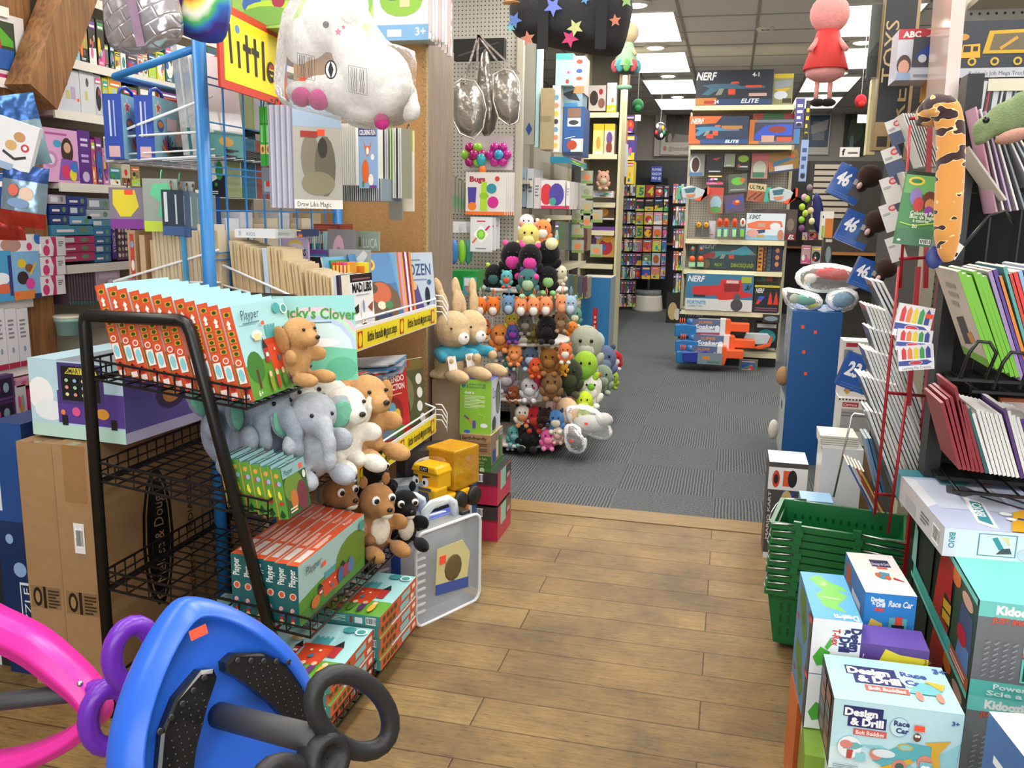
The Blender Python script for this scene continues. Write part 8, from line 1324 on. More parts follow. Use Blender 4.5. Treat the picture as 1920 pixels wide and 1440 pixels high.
BX('truck_toy_box',"windowed box with a yellow toy mega truck at the top right",(1792,38,1945,133),'Y',2.95,.14,'#2e333b',tr,bottom=1.84)
to=[('r',0,0,1,1,'#2a2c32'),('r',.04,.5,.9,.97,'#c9cacd')]+[('p',[(.08+.22*k,.54),(.12+.22*k,.94),(.24+.22*k,.94),(.22+.22*k,.54)],'#2c3036') for k in range(4)]+[('l',[(.14+.22*k,.6),(.17+.22*k,.88)],.03,('#b9bcc2','#b5343a','#c9ccd2','#8a8d94')[k]) for k in range(4)]+[('r',.04,0,.12,.5,'#c9cacd'),('r',.12,.02,.8,.46,'#3c3036')]
BX('tool_set_box','black and white windowed toy tool set box under the mega truck',(1806,147,1918,300),'Y',2.94,.1,'#2a2c32',to)
# tall plastic covered board
sheet('wrapped_board','tall plastic-wrapped pale pink board leaning at the upper right',(1790,-60),(1768,215),2.7,.25,26,{'*':'gloss:#d8c9c2','R':'gloss:#c9cdd0','L':'gloss:#c9b0a4','F':'gloss:#d9cbc4'},'board')
# card packs with red ovals
for i,(x,y,s_) in enumerate(((1690,245,.9),(1686,300,1),(1683,355,1),(1682,405,1),(1690,465,.9))):
    P=QY(x,y,2.9); u=pxs(x,y,2.9)*s_; t=pkg_mb(34*u,.004,56*u,'#d2d0cc',{'F':[('r',0,0,1,1,'#d2d0cc'),('e',.72,.8,.24,.12,'#c23440'),('e',.72,.8,.15,.06,'#e0a8a8'),('p',[(.9,.6),(1,.6),(1,1),(.8,1)],'#2a3358'),('b',.1,.6,.4,.1,2,'#8a8a8a')]+([('r',.0,0,1,.5,'#3a4668')] if i<2 else [])}).build('learning_pad',None,(P.x,P.y,P.z-28*u),(0,R_(-22),R_(-10))); tag(t,'white pad with a red oval badge, %s from the top of its column'%ORD[i],'pad')
for i in range(16):
    x=1706+5*(i%8); y=212+ (i//8)*110
    sheet('learning_pad','thin white pad edge, %s from the left in the %s pocket of the red rack'%(ORD[i%8],'top' if i<8 else 'second'),(x-14,y),(x+22,y+100),2.8,.12,2.2,'#dcdbd6','pad','white pad edges in the upper red pockets')
# red rack
rr_=thing('red_wire_rack','tall red wire magazine rack with slanted pockets of white pads','display rack',(.55,2.75,0)); RD='paint:#9a1420'
def rp(x,y,Y): return QY(x,y,Y)-Vector((.55,2.75,0))
def floor_ext(a,b):   # extend a->b down to the floor
    k=(0-a.z)/(b.z-a.z) if abs(b.z-a.z)>1e-6 else 1; return a+(b-a)*k
a=rp(1775,490,2.8); b=rp(1722,900,2.8); m=MB(); m.rod(a+(a-b)*.6,Vector((b.x+(b.x-a.x)*.9,b.y,0)),.021,RD,4); m.build('main_post',rr_)
a=rp(1744,210,2.7); b=rp(1735,540,2.7); MB().rod(a,b,.009,RD,4).build('upper_bar',rr_); a=rp(1706,235,2.55); b=rp(1688,540,2.55); MB().rod(a,b,.004,RD,5).build('front_wire',rr_)
a=rp(1686,500,2.55); b=rp(1640,965,2.55); MB().rod(a,b,.0045,RD,5).build('front_wire',rr_); a=rp(1722,500,2.65); b=rp(1703,760,2.65); MB().rod(a,b,.009,RD,4).build('upper_bar',rr_); a=rp(1700,745,2.6); b=rp(1665,1000,2.6); MB().rod(a,b,.0045,RD,5).build('front_wire',rr_)
a=rp(1708,222,2.55); b=rp(1752,216,2.75); MB().rod(a,b,.005,RD,5).build('cross_wire',rr_); 
for (p,q) in (((1663,736),(1733,742)),((1688,485),(1755,482)),((1640,925),(1700,932))): MB().rod(rp(*p,2.57),rp(*q,2.75),.005,RD,5).build('cross_wire',rr_)
# slanted white pads lower pockets
k=0
for (x0,y0,x1,y1,n,dx,c,zl) in ((1632,525,1690,640,3,10,'#e8e7e3','first'),(1622,572,1672,705,6,7,'#dedcd6','second'),(1628,615,1690,790,7,8,'#d9d8d4','third'),(1620,655,1690,840,8,7,'#dddcd8','fourth'),(1612,705,1705,930,9,8,'#e2e1dc','fifth'),(1625,770,1690,950,5,8,'#d8d2c4','sixth')):
    for i in range(n):
        sheet('learning_pad','white pad, %s from the left in the %s slanted pocket of the red rack'%(ORD[i],zl),(x0+dx*i,y0+2*i),(x1+dx*i,y1+1.5*i),2.85-.02*k,.14,4.6,('gloss:#c9d0d0' if i%4==1 else '#dfe0e2' if i%3==0 else c),'pad','white pads in the slanted red pockets',end='#f2f1ee',face=[('r',0,0,1,1,'gloss:#7a8286'),('r',.1,.3,.9,.9,'#3a4a52')] if i==0 else None)
    k+=1
for i,c in enumerate(('#3f5fa8','#c9c6bd','#a8442c','#d8a83a','#5a3a2a')): sheet('thin_book','thin colour-edged book, %s from the left low behind the green baskets'%ORD[i],(1590+7*i,872+3*i),(1636+6*i,962),2.95,.14,3,c,'book',end='#d9d2c0')
for i,c in enumerate(('#6a8fb8','#3f6a8a')): sheet('thin_book','slim blue book, %s left of the red wire'%ORD[i],(1622+7*i,822),(1650+7*i,930),3.0,.14,5,c,'book',end='#b9c4cc')
# crayon packs and coloring pad on hooks
cyc=('#d8303a','#e8803a','#e8d02a','#2f9a4a','#2a3f8f')
for i,(x,y,w,h,ro,lab) in enumerate(((1712,603,68,66,8,'topmost with an orange sticker'),(1712,637,66,44,2,'middle'),(1714,668,66,50,-8,'lowest'))):
    A=[('r',0,0,1,1,'#e4dfe4')]+[('p',[(.1+.17*k,.45),(.1+.17*k,.82),(.165+.17*k,.95),(.23+.17*k,.82),(.23+.17*k,.45)],cyc[k]) for k in range(5)]+[('r',0,0,1,.46,'#eeedf2'),('p',[(0,.2),(.8,.2),(.95,.3),(.8,.4),(0,.4)],'#3a4a9a'),('e',.48,.3,.2,.09,'#d8dce8'),('e',.48,.3,.18,.075,'#c8303c'),('t','Learning Mat Crayons',.1,.05,.1,'#6a6a7a',{'w':.8,'fit':1})]+([('r',.78,.68,.98,.82,STK)] if i==0 else [])
    P=QY(x,y,2.38-.0*i); u=pxs(x,y,2.38); m=pkg_mb(w*u,.014,h*u,'gloss:#dcdae0',{'F':A}); m.v=[(a,b,c-h*u/2) for a,b,c in m.v]; o=m.build('crayon_pack',None,(P.x,P.y-.008*i,P.z),(0,R_(ro),0)); tag(o,'clear pack of five chunky crayons hanging on the red rack, '+lab,'crayon pack')
cp=[('r',0,0,1,1,'#4f8f5a'),('r',0,.95,1,1,'#25352a'),('r',0,.7,1,.95,'#6fae6a'),('e',.3,.87,.22,.06,'#e8d04a'),('e',.3,.87,.15,.03,'#3f8a5a'),('e',.35,.66,.16,.12,'#8f7fc0'),('e',.72,.62,.2,.13,'#6a4030'),('e',.75,.57,.13,.08,'#c98a5a'),('e',.45,.56,.14,.1,'#c94a4a'),('e',.75,.48,.12,.07,'#8a4aa0'),('t','Coloring Pad',.28,.42,.05,'#eef4e8',{'b':.02,'w':.68,'fit':1}),('t','Bloc de pages',.28,.37,.05,'#eef4e8',{'b':.02,'w':.7,'fit':1}),('t','à colorier',.38,.32,.045,'#eef4e8',{'b':.02,'w':.45}),('l',[(.05,.3),(.4,.27),(1,.33)],.03,'#b9d84a'),('t','20',.38,.24,.05,'#e8f0c8',{'b':.02}),('r',0,0,1,.22,'#4a7a5a'),('bc',.66,.03,.3,.07,'#222'),('e',.1,.06,.05,.015,'#e8f0e8')]
P=QY(1722,392,2.36); u=pxs(1722,392,2.36); m=pkg_mb(72*u,.01,146*u,'#4f8f5a',{'F':cp}); m.v=[(a,b,c-73*u) for a,b,c in m.v]; o=m.build('coloring_pad',None,P,(0,R_(5),R_(5))); tag(o,'green coloring pad hanging beside the spotted snake','pad')
# snake
def snake_mat():
    m=bpy.data.materials.new('spotted_snake_plush'); m.use_nodes=True; N=m.node_tree.nodes; L=m.node_tree.links; b=N['Principled BSDF']; b.inputs['Roughness'].default_value=.9
    tc=N.new('ShaderNodeTexCoord'); nz=N.new('ShaderNodeTexNoise'); nz.inputs['Scale'].default_value=24; nz.inputs['Detail'].default_value=1.5; mp=N.new('ShaderNodeMapping'); mp.inputs['Scale'].default_value=(1,.6,1.5); L.new(tc.outputs['Object'],mp.inputs[0]); L.new(mp.outputs[0],nz.inputs['Vector'])
    sp=N.new('ShaderNodeSeparateXYZ'); L.new(tc.outputs['Object'],sp.inputs[0]); a=N.new('ShaderNodeMath'); a.operation='MULTIPLY_ADD'; a.inputs[1].default_value=.36; L.new(sp.outputs[2],a.inputs[0]); L.new(nz.outputs['Fac'],a.inputs[2])
    r=N.new('ShaderNodeValToRGB'); cr=r.color_ramp; cr.interpolation='CONSTANT'; cr.elements[0].color=lin('#d9974a'); cr.elements[0].position=0; cr.elements[1].position=.53; cr.elements[1].color=lin('#f0d8a0'); e=cr.elements.new(.55); e.color=lin('#3a2226')
    L.new(a.outputs[0],r.inputs[0]); L.new(r.outputs[0],b.inputs['Base Color']); b.inputs['Sheen Weight'].default_value=.3; return m
_M['SNAKE']=snake_mat()
S0=QY(1765,300,2.25); px=[(1738,238,24),(1742,212,27),(1758,198,28),(1775,206,28),(1782,240,28),(1783,290,28),(1781,340,28),(1778,390,28),(1776,440,26),(1776,475,18),(1778,497,6)]
P=[]; R2=[]
for i in range(len(px)-1):
    for k in range(4): f=k/4; x=px[i][0]*(1-f)+px[i+1][0]*f; y=px[i][1]*(1-f)+px[i+1][1]*f; P.append(QY(x,y,2.25+(.06*(1-i/2) if i<2 else 0))-S0); R2.append((px[i][2]*(1-f)+px[i+1][2]*f)*pxs(1765,300,2.25))
sn=thing('plush_snake','orange plush snake with dark brown markings draped down the red rack','plush toy',S0); m=MB(); m.tube(P,.03,'SNAKE',14,rs=R2); m.build('body',sn,sub=1)
m=MB(); m.add([QY(1785,445,2.3)-S0,QY(1808,462,2.3)-S0,QY(1790,488,2.3)-S0,QY(1772,470,2.3)-S0],[(3,2,1,0)],'card:#dcdcda'); m.build('paper_tag',sn); MB().ell(QY(1752,482,2.28)-S0,(.02,.004,.028),'card:#2f3f86',10).build('oval_tag',sn)
# black grid rack with books
gk=thing('black_wire_rack','black wire grid rack holding rows of slanted books at the right edge','display rack',(.85,2.55,0)); BB='paint:#0d0d0e'
def gp_(x,y,Y): return QY(x,y,Y)-Vector((.85,2.55,0))
m=MB()
for i in range(9): z=.1+.2*i; m.rod((-.25,.1,z),(.6,.1,z),.0035,BB)
for i in range(12): x=-.25+.075*i; m.rod((x,.1,0),(x,.1,1.75),.0035,BB)
m.build('wire_grid',gk); MB().box(-.28,-.24,.05,.13,0,1.8,BB).build('side_post',gk); MB().box(-.24,.7,.14,.17,0,1.7,'matte:#141416').build('dark_back',gk)
for z,yy in ((1.02,-.2),(.745,-.13)):
    m=MB(); m.box(-.26,.6,-.02,.12,z-.015,z-.005,BB); m.rod((-.26,yy-.05,z),(.6,yy-.05,z),.005,BB)
    for i in range(12): x=-.24+.07*i; m.rod((x,.12,z),(x,yy-.05,z),.003,BB)
    m.build('wire_shelf',gk)
for p in ((1800,640,1862),(1862,660,1925)):
    x0,y0,x1=p; m=MB(); m.tube([gp_(x0,y0+70,2.2),gp_(x0+18,y0+20,2.2),gp_(x0+34,y0,2.2),gp_(x1-6,y0+2,2.2),gp_(x1+6,y0+22,2.2),gp_(x1-14,y0+70,2.2)],.0045,BB,6); m.build('wire_loop',gk)
m=MB(); m.rod(gp_(1788,712,2.2),gp_(1990,722,2.2),.004,BB); m.build('wire_loop',gk)
m=MB(); m.tube([gp_(1790,480,2.3),gp_(1855,405,2.35),gp_(1885,395,2.35),gp_(1900,420,2.35)],.004,BB,6); m.build('wire_loop',gk)
gcv=[('r',0,0,1,1,'#c9beb2'),('r',.0,0,1,.1,'#6fae2c'),('p',[(.25,.15),(.6,.2),(.6,.5),(.25,.45)],'#2a2a30'),('p',[(.55,.2),(.75,.25),(.72,.35),(.5,.3)],'#c98a3a'),('b',.3,.6,.4,.3,3,'#9a8f84')]
cl=['#6fb52c']*6+['#9a86b0','#5a3a8f','#d8832c','#5aa098','#c9402f','#d83a38','#8fb0d4','#3f6ab0','#d8d8d6','#e2e0dc','#cfd2d4','#b5582c','#3a4458','#c9ccd0','#4a4f5a']
for i,c in enumerate(cl):
    nm=('green','green','green','green','green','green','lilac','violet','orange','teal','brick red','red','sky blue','royal blue','light grey','white','silver','rust','slate','pale grey','charcoal')[i]
    x=1795+9.5*i; sheet('picture_book','%s slanted book, %s from the left on the upper black rack shelf'%(nm,ORD[i]),(x,508+5*(i%3)-2*(i>6)*(i%2)*4),(x+62,690+4*i-3*(i%2)),2.2,.24,7.5,c,'book',face=gcv if i==0 else None,end='#dcd9d4')
for i in range(22):
    c=(['#8f2a34']*6+['#2f5f60']+['#e6e4e2']*7+['#5a3a7a']+['#e6e4e2']*3+['#5a2f8f']*4)[i]; nm=(['dark red']*6+['dark teal']+['white-edged']*7+['purple']+['white-edged']*3+['violet']*4)[i]
    x=1764+8.3*i; y=[755,748,745,726,750,758,765,775,768,770,772,774,776,778,765,770,778,782,785,786,788,790][i]
    sheet('picture_book','%s upright book, %s from the left on the lower black rack shelf'%(nm,ORD[i]),(x,y),(x+34,880+1.2*i),2.3,.2,6,c,'book',end='#a8303a' if i<6 else '#e9e7e4')
BX('picture_book','orange-backed board standing behind the violet books',(1872,748,1940,800),'Y',2.55,.02,'#b5603a',[('r',.05,0,.95,.88,'#d8cdc8')],cat='book')
for i in range(14):
    c=('#c9a0b8','#d8d6d8','#b9a8c8','#e2e2e0','#8a909a','#d9dadc','#a8b0b8','#e8e6e2','#5a6068','#9ac83a','#d8d4d4','#c8407a','#c9c6c4','#3f4a55')[i]
    sheet('hanging_magazine','slanted magazine, %s from the left in the upper right hanging bunch'%ORD[i],(1828+9*i,200+4*i),(1868+13*i,400-2*i if i<5 else 380-6*i),2.5-.0*i,.12,3.4,c,'magazine',end='#d9d7d4')
sheet('hanging_magazine','red-edged white magazine leaning left of the hanging bunch',(1814,275),(1885,375),2.45,.14,4,{'*':'#b5303a','L':'#d8d4cc','F':'#c9c6be'},'magazine')
# fish plush
tf=thing('plush_fish','green speckled plush trout lying over the hanging magazines','plush toy',QY(1880,240,2.4)); c0=QY(1880,240,2.4); m=MB()
for x,y,rx,ry,ro in ((1850,240,30,26,-25),(1885,222,38,36,-20),(1925,205,44,42,-15),(1838,262,16,12,-20)): EL(m,x,y,2.4,rx,ry,18,'plush:#7f9068',ro)
cen(m,c0).build('body',tf,remesh=.008); m=MB(); EL(m,1900,255,2.37,36,14,14,'plush:#b58a78',-18); cen(m,c0).build('belly',tf); m=MB(); EL(m,1849,203+22,2.36,7,7,5,'gloss:#141414'); cen(m,c0).build('eye',tf)
# ================= green shopping baskets =================
GN='plas:#0f6a34'
def basket_mesh(w=.40,d=.27,h=.2):
    m=MB(); rings=[]
    def ring(wx,dy,z): return [(sx*wx/2,sy*dy/2,z) for sx,sy in ((-1,-1),(1,-1),(1,1),(-1,1))]
    o=[ring(w*.84,d*.8,0),ring(w*.86,d*.82,.01),ring(w*.985,d*.97,h-.02),ring(w*1.04,d*1.05,h-.02),ring(w*1.04,d*1.05,h),ring(w*.97,d*.95,h),ring(w*.84,d*.8,.012)]
    vs=[p for r in o for p in r]; fs=[]
    for i in range(len(o)-1):
        for j in range(4): fs.append((i*4+j,i*4+(j+1)%4,(i+1)*4+(j+1)%4,(i+1)*4+j))
    fs.append((3,2,1,0)); fs.append((24,25,26,27)); m.add(vs,fs,GN)
    for k in range(3):
        z=.05+.045*k
        for j in range(13):
            x=-w*.38+w*.76*j/12; f=.8+.19*(z/h); m.box(x-.004,x+.004,-d*f/2*1.012-.001,-d*f/2,z-.014,z+.014,'plas:#0a4a24')
            m.box(x-.004,x+.004,d*f/2*.965,d*f/2*.975,z-.014,z+.014,'plas:#0a4f26')
        for j in range(8):
            y=-d*.36+d*.72*j/7; f=.84+.145*(z/h); m.box(-w*f/2-.003,-w*f/2+.001,y-.004,y+.004,z-.014,z+.014,'plas:#0a4a24')
    return m
def handle_down(m,w,d,h):
    for sy in (-1,1): m.tube([(-.12,sy*d*.53,h+.004),(-w*.5,sy*d*.54,h-.004),(-w*.54,sy*d*.3,h-.012),(-w*.55,0,h-.014)],.0028,'metal:#c9cccf',6)
    m2=MB(); m2.tube([(.06,-d*.535,h+.004),(w*.5,-d*.545,h-.004),(w*.53,0,h-.01)],.0028,'metal:#c9cccf',6); return m2
bk0=thing('shopping_basket','green plastic shopping basket, topmost of the stack with its wire handle raised','shopping basket',(.415,2.97,.0),(0,0,R_(-10)),'green shopping baskets')
body=basket_mesh().build('basket_body',bk0); hm=MB(); handle_down(hm,.40,.27,.2).build('wire_handle',bk0); h0=hm.build('wire_handle',bk0)
cl_=MB(); 
for x in (-.12,.06): MB().box(x-.012,x+.012,-.15,-.138,.19,.215,GN).build('handle_clip',bk0)
NB=10
for i in range(NB):
    z=.02+.0255*i
    if i==0: o=bk0
    else: o=dup(bk0)
    o.location=(.415+.004*((i*7)%3-1),2.97,z); o['label']='green plastic shopping basket, %s from the bottom of the stack'%ORD[i] if i<NB-1 else 'green plastic shopping basket, topmost of the stack with its wire handle raised'
top=o
hm=MB(); 
Mi=(Matrix.Translation(top.location)@Matrix.Rotation(R_(-10),4,'Z')).inverted()
hp=[Mi@QY(x,y,Y) for x,y,Y in ((1563,932,3.05),(1597,780,3.12),(1602,775,3.12),(1703,789,3.1),(1710,796,3.1),(1704,905,3.02))]; hm.tube(hp,.0035,'metal:#d8d8cf',8); hm.build('raised_handle',top)
# ================= boxes lower right =================
br=[('r',0,0,1,1,'#b9c4e0'),('p',[(0,.85),(1,.85),(1,1),(0,1)],'#3f8f9a'),('p',[(0,.3),(.5,.6),(0,.85)],'#dce0ea'),('r',.1,.3,.75,.8,'#c9d2e6'),('p',[(.3,.1),(.42,.02),(.52,.45),(.38,.52)],'#f0f2f6'),('p',[(.33,.14),(.41,.08),(.49,.42),(.41,.46)],'#3f93a0'),('t','BRIO',.415,.2,.075,'#e8f2f4',{'r':80,'b':.03,'w':.22,'fit':1}),('p',[(.28,.58),(.4,.52),(.58,.6),(.5,.72),(.34,.72)],'#55565c'),('p',[(.32,.86),(.3,.72),(.5,.72),(.6,.8),(.5,.88)],'#6fb5c0'),('l',[(.5,.64),(.75,.6),(.95,.42),(.97,.36),(.8,.38),(.55,.55)],.035,'#45464c'),('r',.7,.78,.78,.83,STK),('p',[(.5,0),(1,0),(1,.35),(.85,.38),(.68,.3)],'#e0a92a'),('l',[(.66,.2),(.92,.12)],.05,'#24508f'),('c',.6,.26,.05,'#f0f2f6'),('c',.6,.18,.04,'#f0f2f6'),('t','BRIO',.86,.9,.06,'#d8ecf0',{'b':.03,'w':.12,'fit':1}),('t','5+',.62,.9,.05,'#d8ecf0',{'b':.02})]
bf=[('r',0,0,1,1,'#dfe3ee'),('t','BRIO',.04,.85,.045,'#3f93a0',{'r':-90,'b':.03,'w':.55,'fit':1}),('r',.26,.12,.55,.9,'#5f8aa8'),('r',.27,.15,.54,.87,'#dfe8f0'),('p',[(.36,.75),(.4,.8),(.46,.4),(.42,.35)],'#3f93a0'),('p',[(.44,.4),(.5,.45),(.52,.25),(.4,.2)],'#4a4b50'),('p',[(.43,.8),(.48,.82),(.5,.5)],'#e8d49a'),('r',.64,.12,.96,.9,'#5f8aa8'),('r',.65,.15,.95,.87,'#dfe8f0'),('e',.6,.25,.04,.18,'#c9d4e0')]
blf=[('r',0,0,1,1,'#c4c2c6'),('r',.0,0,.14,1,'#3f8f9a'),('r',.28,.1,.5,.55,'#aeb0b8'),('bc',.82,.15,.12,.6,'#5a5a5a'),('b',.6,.3,.15,.4,3,'#6a6a70')]
o=pkg('tool_toy_box','large pale toy chainsaw box lying on the right-hand stack',.29,.5,.07,{'*':'#dcdfe8','T':'#b9c4e0','L':'#c4c2c6'},{'T':br,'F':bf,'L':blf},(.665,2.42,.645),(0,0,R_(3)),None,'toy box')
kf=[('r',0,0,1,1,'#77787a'),('r',0,.84,1,1,'#74cfc6'),('r',0,0,1,.17,'#5fbfb4'),('t','Kidoozie',.15,.88,.085,'#f4f6f6',{'b':.06,'w':.4,'fit':1}),('t','JUST IMAGINE',.12,.79,.055,'#d85a4a',{'b':.05,'w':.46,'fit':1}),('r',.42,.5,1,.75,'#74cfc6'),('r',.44,.52,1,.74,'#3f4a3a'),('e',.62,.66,.09,.06,'#c9a08a'),('p',[(.5,.52),(.8,.52),(.75,.62),(.55,.62)],'#3a4a7a'),('r',.42,.47,1,.51,'#d8784a'),('r',.42,.2,1,.45,'#74cfc6'),('r',.44,.22,1,.44,'#3a4434'),('e',.66,.36,.09,.05,'#c9a08a'),('e',.6,.27,.12,.04,'#b5342c'),('t','Power Chain Saw',.2,.1,.055,'#d8f0ec',{'b':.03,'w':.8,'fit':1}),('t','Scie a chaine',.15,.03,.05,'#d8f0ec',{'b':.03,'w':.7,'fit':1})]+[('l',[(.08+.08*(k%4),.22+.06*(k//4)),(.12+.08*(k%4),.25+.06*(k//4))],.014,'#9a9b9e') for k in range(28)]
kl=[('r',0,0,1,1,'#1c1b1d'),('r',.72,0,1,1,'#3a4a38'),('e',.88,.8,.07,.07,'#d8a890'),('p',[(.8,.35),(.98,.35),(.96,.72),(.82,.72)],'#4a5470'),('p',[(.8,0),(.98,0),(.96,.36),(.83,.36)],'#5f7fb0'),('e',.86,.4,.06,.1,'#b5283a'),('e',.72,.86,.07,.1,'#d8702c'),('p',[(.45,.12),(.7,.12),(.68,.95),(.5,.95)],'#b5202a'),('p',[(.58,.2),(.72,.2),(.7,.5),(.6,.5)],'#2a2a1c'),('l',[(.6,.25),(.71,.3)],.03,'#d8a82a'),('l',[(.6,.38),(.71,.43)],.03,'#d8a82a'),('r',0,0,1,.14,'#4fb5aa'),('r',.75,.0,1,.14,'#a8583a'),('b',.76,.03,.2,.08,2,'#e8d0c0'),('r',0,.94,1,1,'#6fcfc4'),('p',[(0,.14),(.12,.14),(.1,.6),(0,.7)],'#8fc4c4'),('p',[(.18,.2),(.4,.14),(.4,.9),(.25,.94)],'#2a2b2e')]
for i in range(3): pkg('power_tool_toy_box','teal and grey toy chain saw box, %s'%('topmost of its stack under the large pale box','second from the top of its stack','lowest in its stack')[i],.22,.74,.215,{'*':'#74cfc6','L':'#1c1b1d','F':'#77787a'},{'F':kf,'L':kl},(.675,2.28,(.43,.215,0)[i]),(0,0,R_(-1.5)),'toy chain saw boxes','toy box')
pkg('blue_white_box','blue and white box corner at the lower right edge',.25,.2,.16,{'*':'#3f6fb5','T':'#e6e8ee'},{'F':[('r',0,0,1,1,'#3f6fb5'),('b',.1,.3,.3,.5,2,'#e8ecf4')],'T':[('r',0,0,1,1,'#e2e4ea')],'L':[('r',0,0,1,1,'#3a66a8'),('b',.2,.3,.6,.4,2,'#e8ecf4')]},(.665,1.6,.36),(0,0,R_(8)),None,'box')
pkg('support_box','plain teal box under the blue and white one at the right edge',.25,.25,.355,'#4f9f98',None,(.68,1.62,0),0,None,'box')
DD={'b':.04}
def dd(x,y,s,c1='#2a2f6a'): return [('r',x-.01*s,y-.02*s,x+.3*s,y+.13*s,c1),('r',x+.03*s,y-.16*s,x+.33*s,y,c1),('t','Design',x,y+.0*s,.1*s,'#f4f6f8',dict(b=.05,w=.26*s,fit=1)),('t','& Drill',x+.05*s,y-.13*s,.1*s,'#f4f6f8',dict(b=.05,w=.26*s,fit=1)),('r',x+.08*s,y-.27*s,x+.34*s,y-.18*s,'#d8605a'),('t','Bolt Buddies',x+.1*s,y-.255*s,.055*s,'#fff2ee',dict(b=.02,w=.22*s,fit=1))]
ddf=[('r',0,0,1,1,'#bfe3ea'),('p',[(0,0),(0,.3),(.2,.36),(.6,.05),(.62,0)],'#d8edf0'),('p',[(.55,0),(1,.6),(1,.9),(.98,0)],'#9ad4dc'),('p',[(.25,.4),(.7,.0),(.85,.0),(.4,.42)],'#8fcfd8')]+dd(.09,.8,1.0)+[('e',.52,.72,.075,.14,'#8fb8c8'),('e',.52,.72,.07,.13,'#c9e8ee'),('t','Race',.475,.74,.07,'#2a3a7a',DD),('t','Car',.495,.64,.07,'#2a3a7a',DD),('t','3+',.91,.84,.06,'#3a55a0',DD),
 ('p',[(.34,.2),(.42,.34),(.6,.52),(.82,.5),(.84,.35),(.6,.25),(.42,.14)],'#5fb5bd'),('e',.58,.45,.06,.05,'#d8b04a'),('e',.58,.45,.045,.035,'#8fd0d4'),('p',[(.72,.55),(.92,.62),(.84,.42),(.86,.2),(.78,.25),(.78,.5)],'#dfae3f'),('p',[(.4,.12),(.62,.3),(.66,.26),(.5,.1)],'#dfae3f'),('e',.55,.17,.06,.1,'#d88a7a'),('e',.55,.17,.035,.055,'#4a6a5a'),('e',.74,.28,.06,.1,'#dd9080'),('e',.36,.3,.05,.08,'#d88a7a'),('e',.42,.33,.09,.06,'#dfe9ee'),('e',.66,.62,.03,.06,'#6a4434'),('e',.65,.64,.01,.02,'#fff'),('e',.67,.64,.01,.02,'#fff'),('r',.63,.71,.71,.79,STK),
 ('e',.15,.36,.095,.16,'#eef4f6'),('p',[(.08,.42),(.2,.44),(.26,.4),(.2,.34),(.1,.33)],'#6fb5bd'),('e',.12,.4,.05,.06,'#dd8a80'),('p',[(.13,.33),(.18,.33),(.17,.2),(.13,.2)],'#b5524a'),('r',.2,.18,.28,.3,'#8fd0d8'),('b',.03,.04,.2,.07,3,'#8a9ab0'),('r',.7,.04,.79,.3,'#7fc4cc'),('r',.71,.06,.78,.16,'#b5444a'),('e',.73,.22,.02,.03,'#fff'),('e',.76,.22,.02,.03,'#fff'),('c',.87,.1,.045,'#1f4a8f')]
ddt=[('r',0,0,1,1,'#a9d8de')]+[q for q in dd(.17,.62,1.35)]+[('e',.65,.62,.06,.2,'#bfe4ea'),('t','Race',.61,.66,.1,'#3a55a0',DD),('t','Car',.625,.48,.1,'#3a55a0',DD),('t','3+',.9,.82,.1,'#3a55a0',DD),('p',[(.62,.3),(.75,.55),(.9,.5),(.88,.3)],'#6fb8c0'),('e',.7,.25,.03,.1,'#d88a7a'),('e',.86,.25,.03,.1,'#d88a7a'),('p',[(.78,.6),(.95,.55),(.9,.4)],'#dfae3f')]
pkg('craft_kit_box','large pale blue race car craft box at the front of the right pile',.245,.19,.155,{'*':'#a9d8de','L':'#2a2730'},{'F':ddf,'T':ddt,'L':[('r',0,0,1,1,'#2a2730')]+[('r',.15+.4*(k%2),.08+.22*(k//2),.45+.4*(k%2),.26+.22*(k//2),('#6a5a5a','#8a6a5a','#5a6a7a')[k%3]) for k in range(8)]},(.385,1.85,.31),(0,0,R_(1)),None,'toy box')
pkg('craft_kit_box','white box with a green hexagon logo under the pale blue race car box',.235,.2,.15,{'*':'#e6eaee'},{'F':[('r',0,0,1,1,'#e6eaee'),('e',.12,.85,.07,.12,'#3f9a3a',6)]},(.39,1.85,.158),0,None,'toy box'); pkg('craft_kit_box','plain pale box lowest of the front right pile',.23,.2,.156,{'*':'#cfd6dc'},None,(.39,1.86,0),0,None,'toy box')
bo=[('r',0,0,1,1,'#5a3f8a'),('p',[(.4,0),(.4,.55),(.48,.7),(.55,.95),(.7,.88),(1,.86),(1,0)],'#e0cf3a'),('p',[(.4,0),(.44,.35),(.55,.3),(.6,.42),(.7,.3),(.78,0)],'#3f9f80'),('t',"Bobbin'",.07,.62,.2,'#efe8f4',{'s':.2,'w':.26,'fit':1}),('t','BUDDIES',.03,.22,.3,'#efe8f4',{'b':.02,'w':.34,'fit':1}),('t','MER KITTY',.74,.45,.16,'#8a7230',{'w':.24,'fit':1}),('t','inflatable',.82,.26,.12,'#8a5a3a',{'s':.3,'w':.15,'fit':1}),('t','floatie',.88,.08,.12,'#8a5a3a',{'s':.3,'w':.1,'fit':1}),('t','3+',.95,.78,.08,'#8a7230')]
pkg('float_toy_box','purple and yellow float toy box behind the pale blue race car box',.2,.1,.145,{'*':'#5a3f8a','T':'#5f46a0'},{'F':bo},(.385,2.02,.345),(0,0,R_(-1)),None,'toy box'); pkg('support_box','grey box under the purple and yellow one',.2,.1,.34,{'*':'#9a9a94'},None,(.39,2.02,0),0,None,'box')
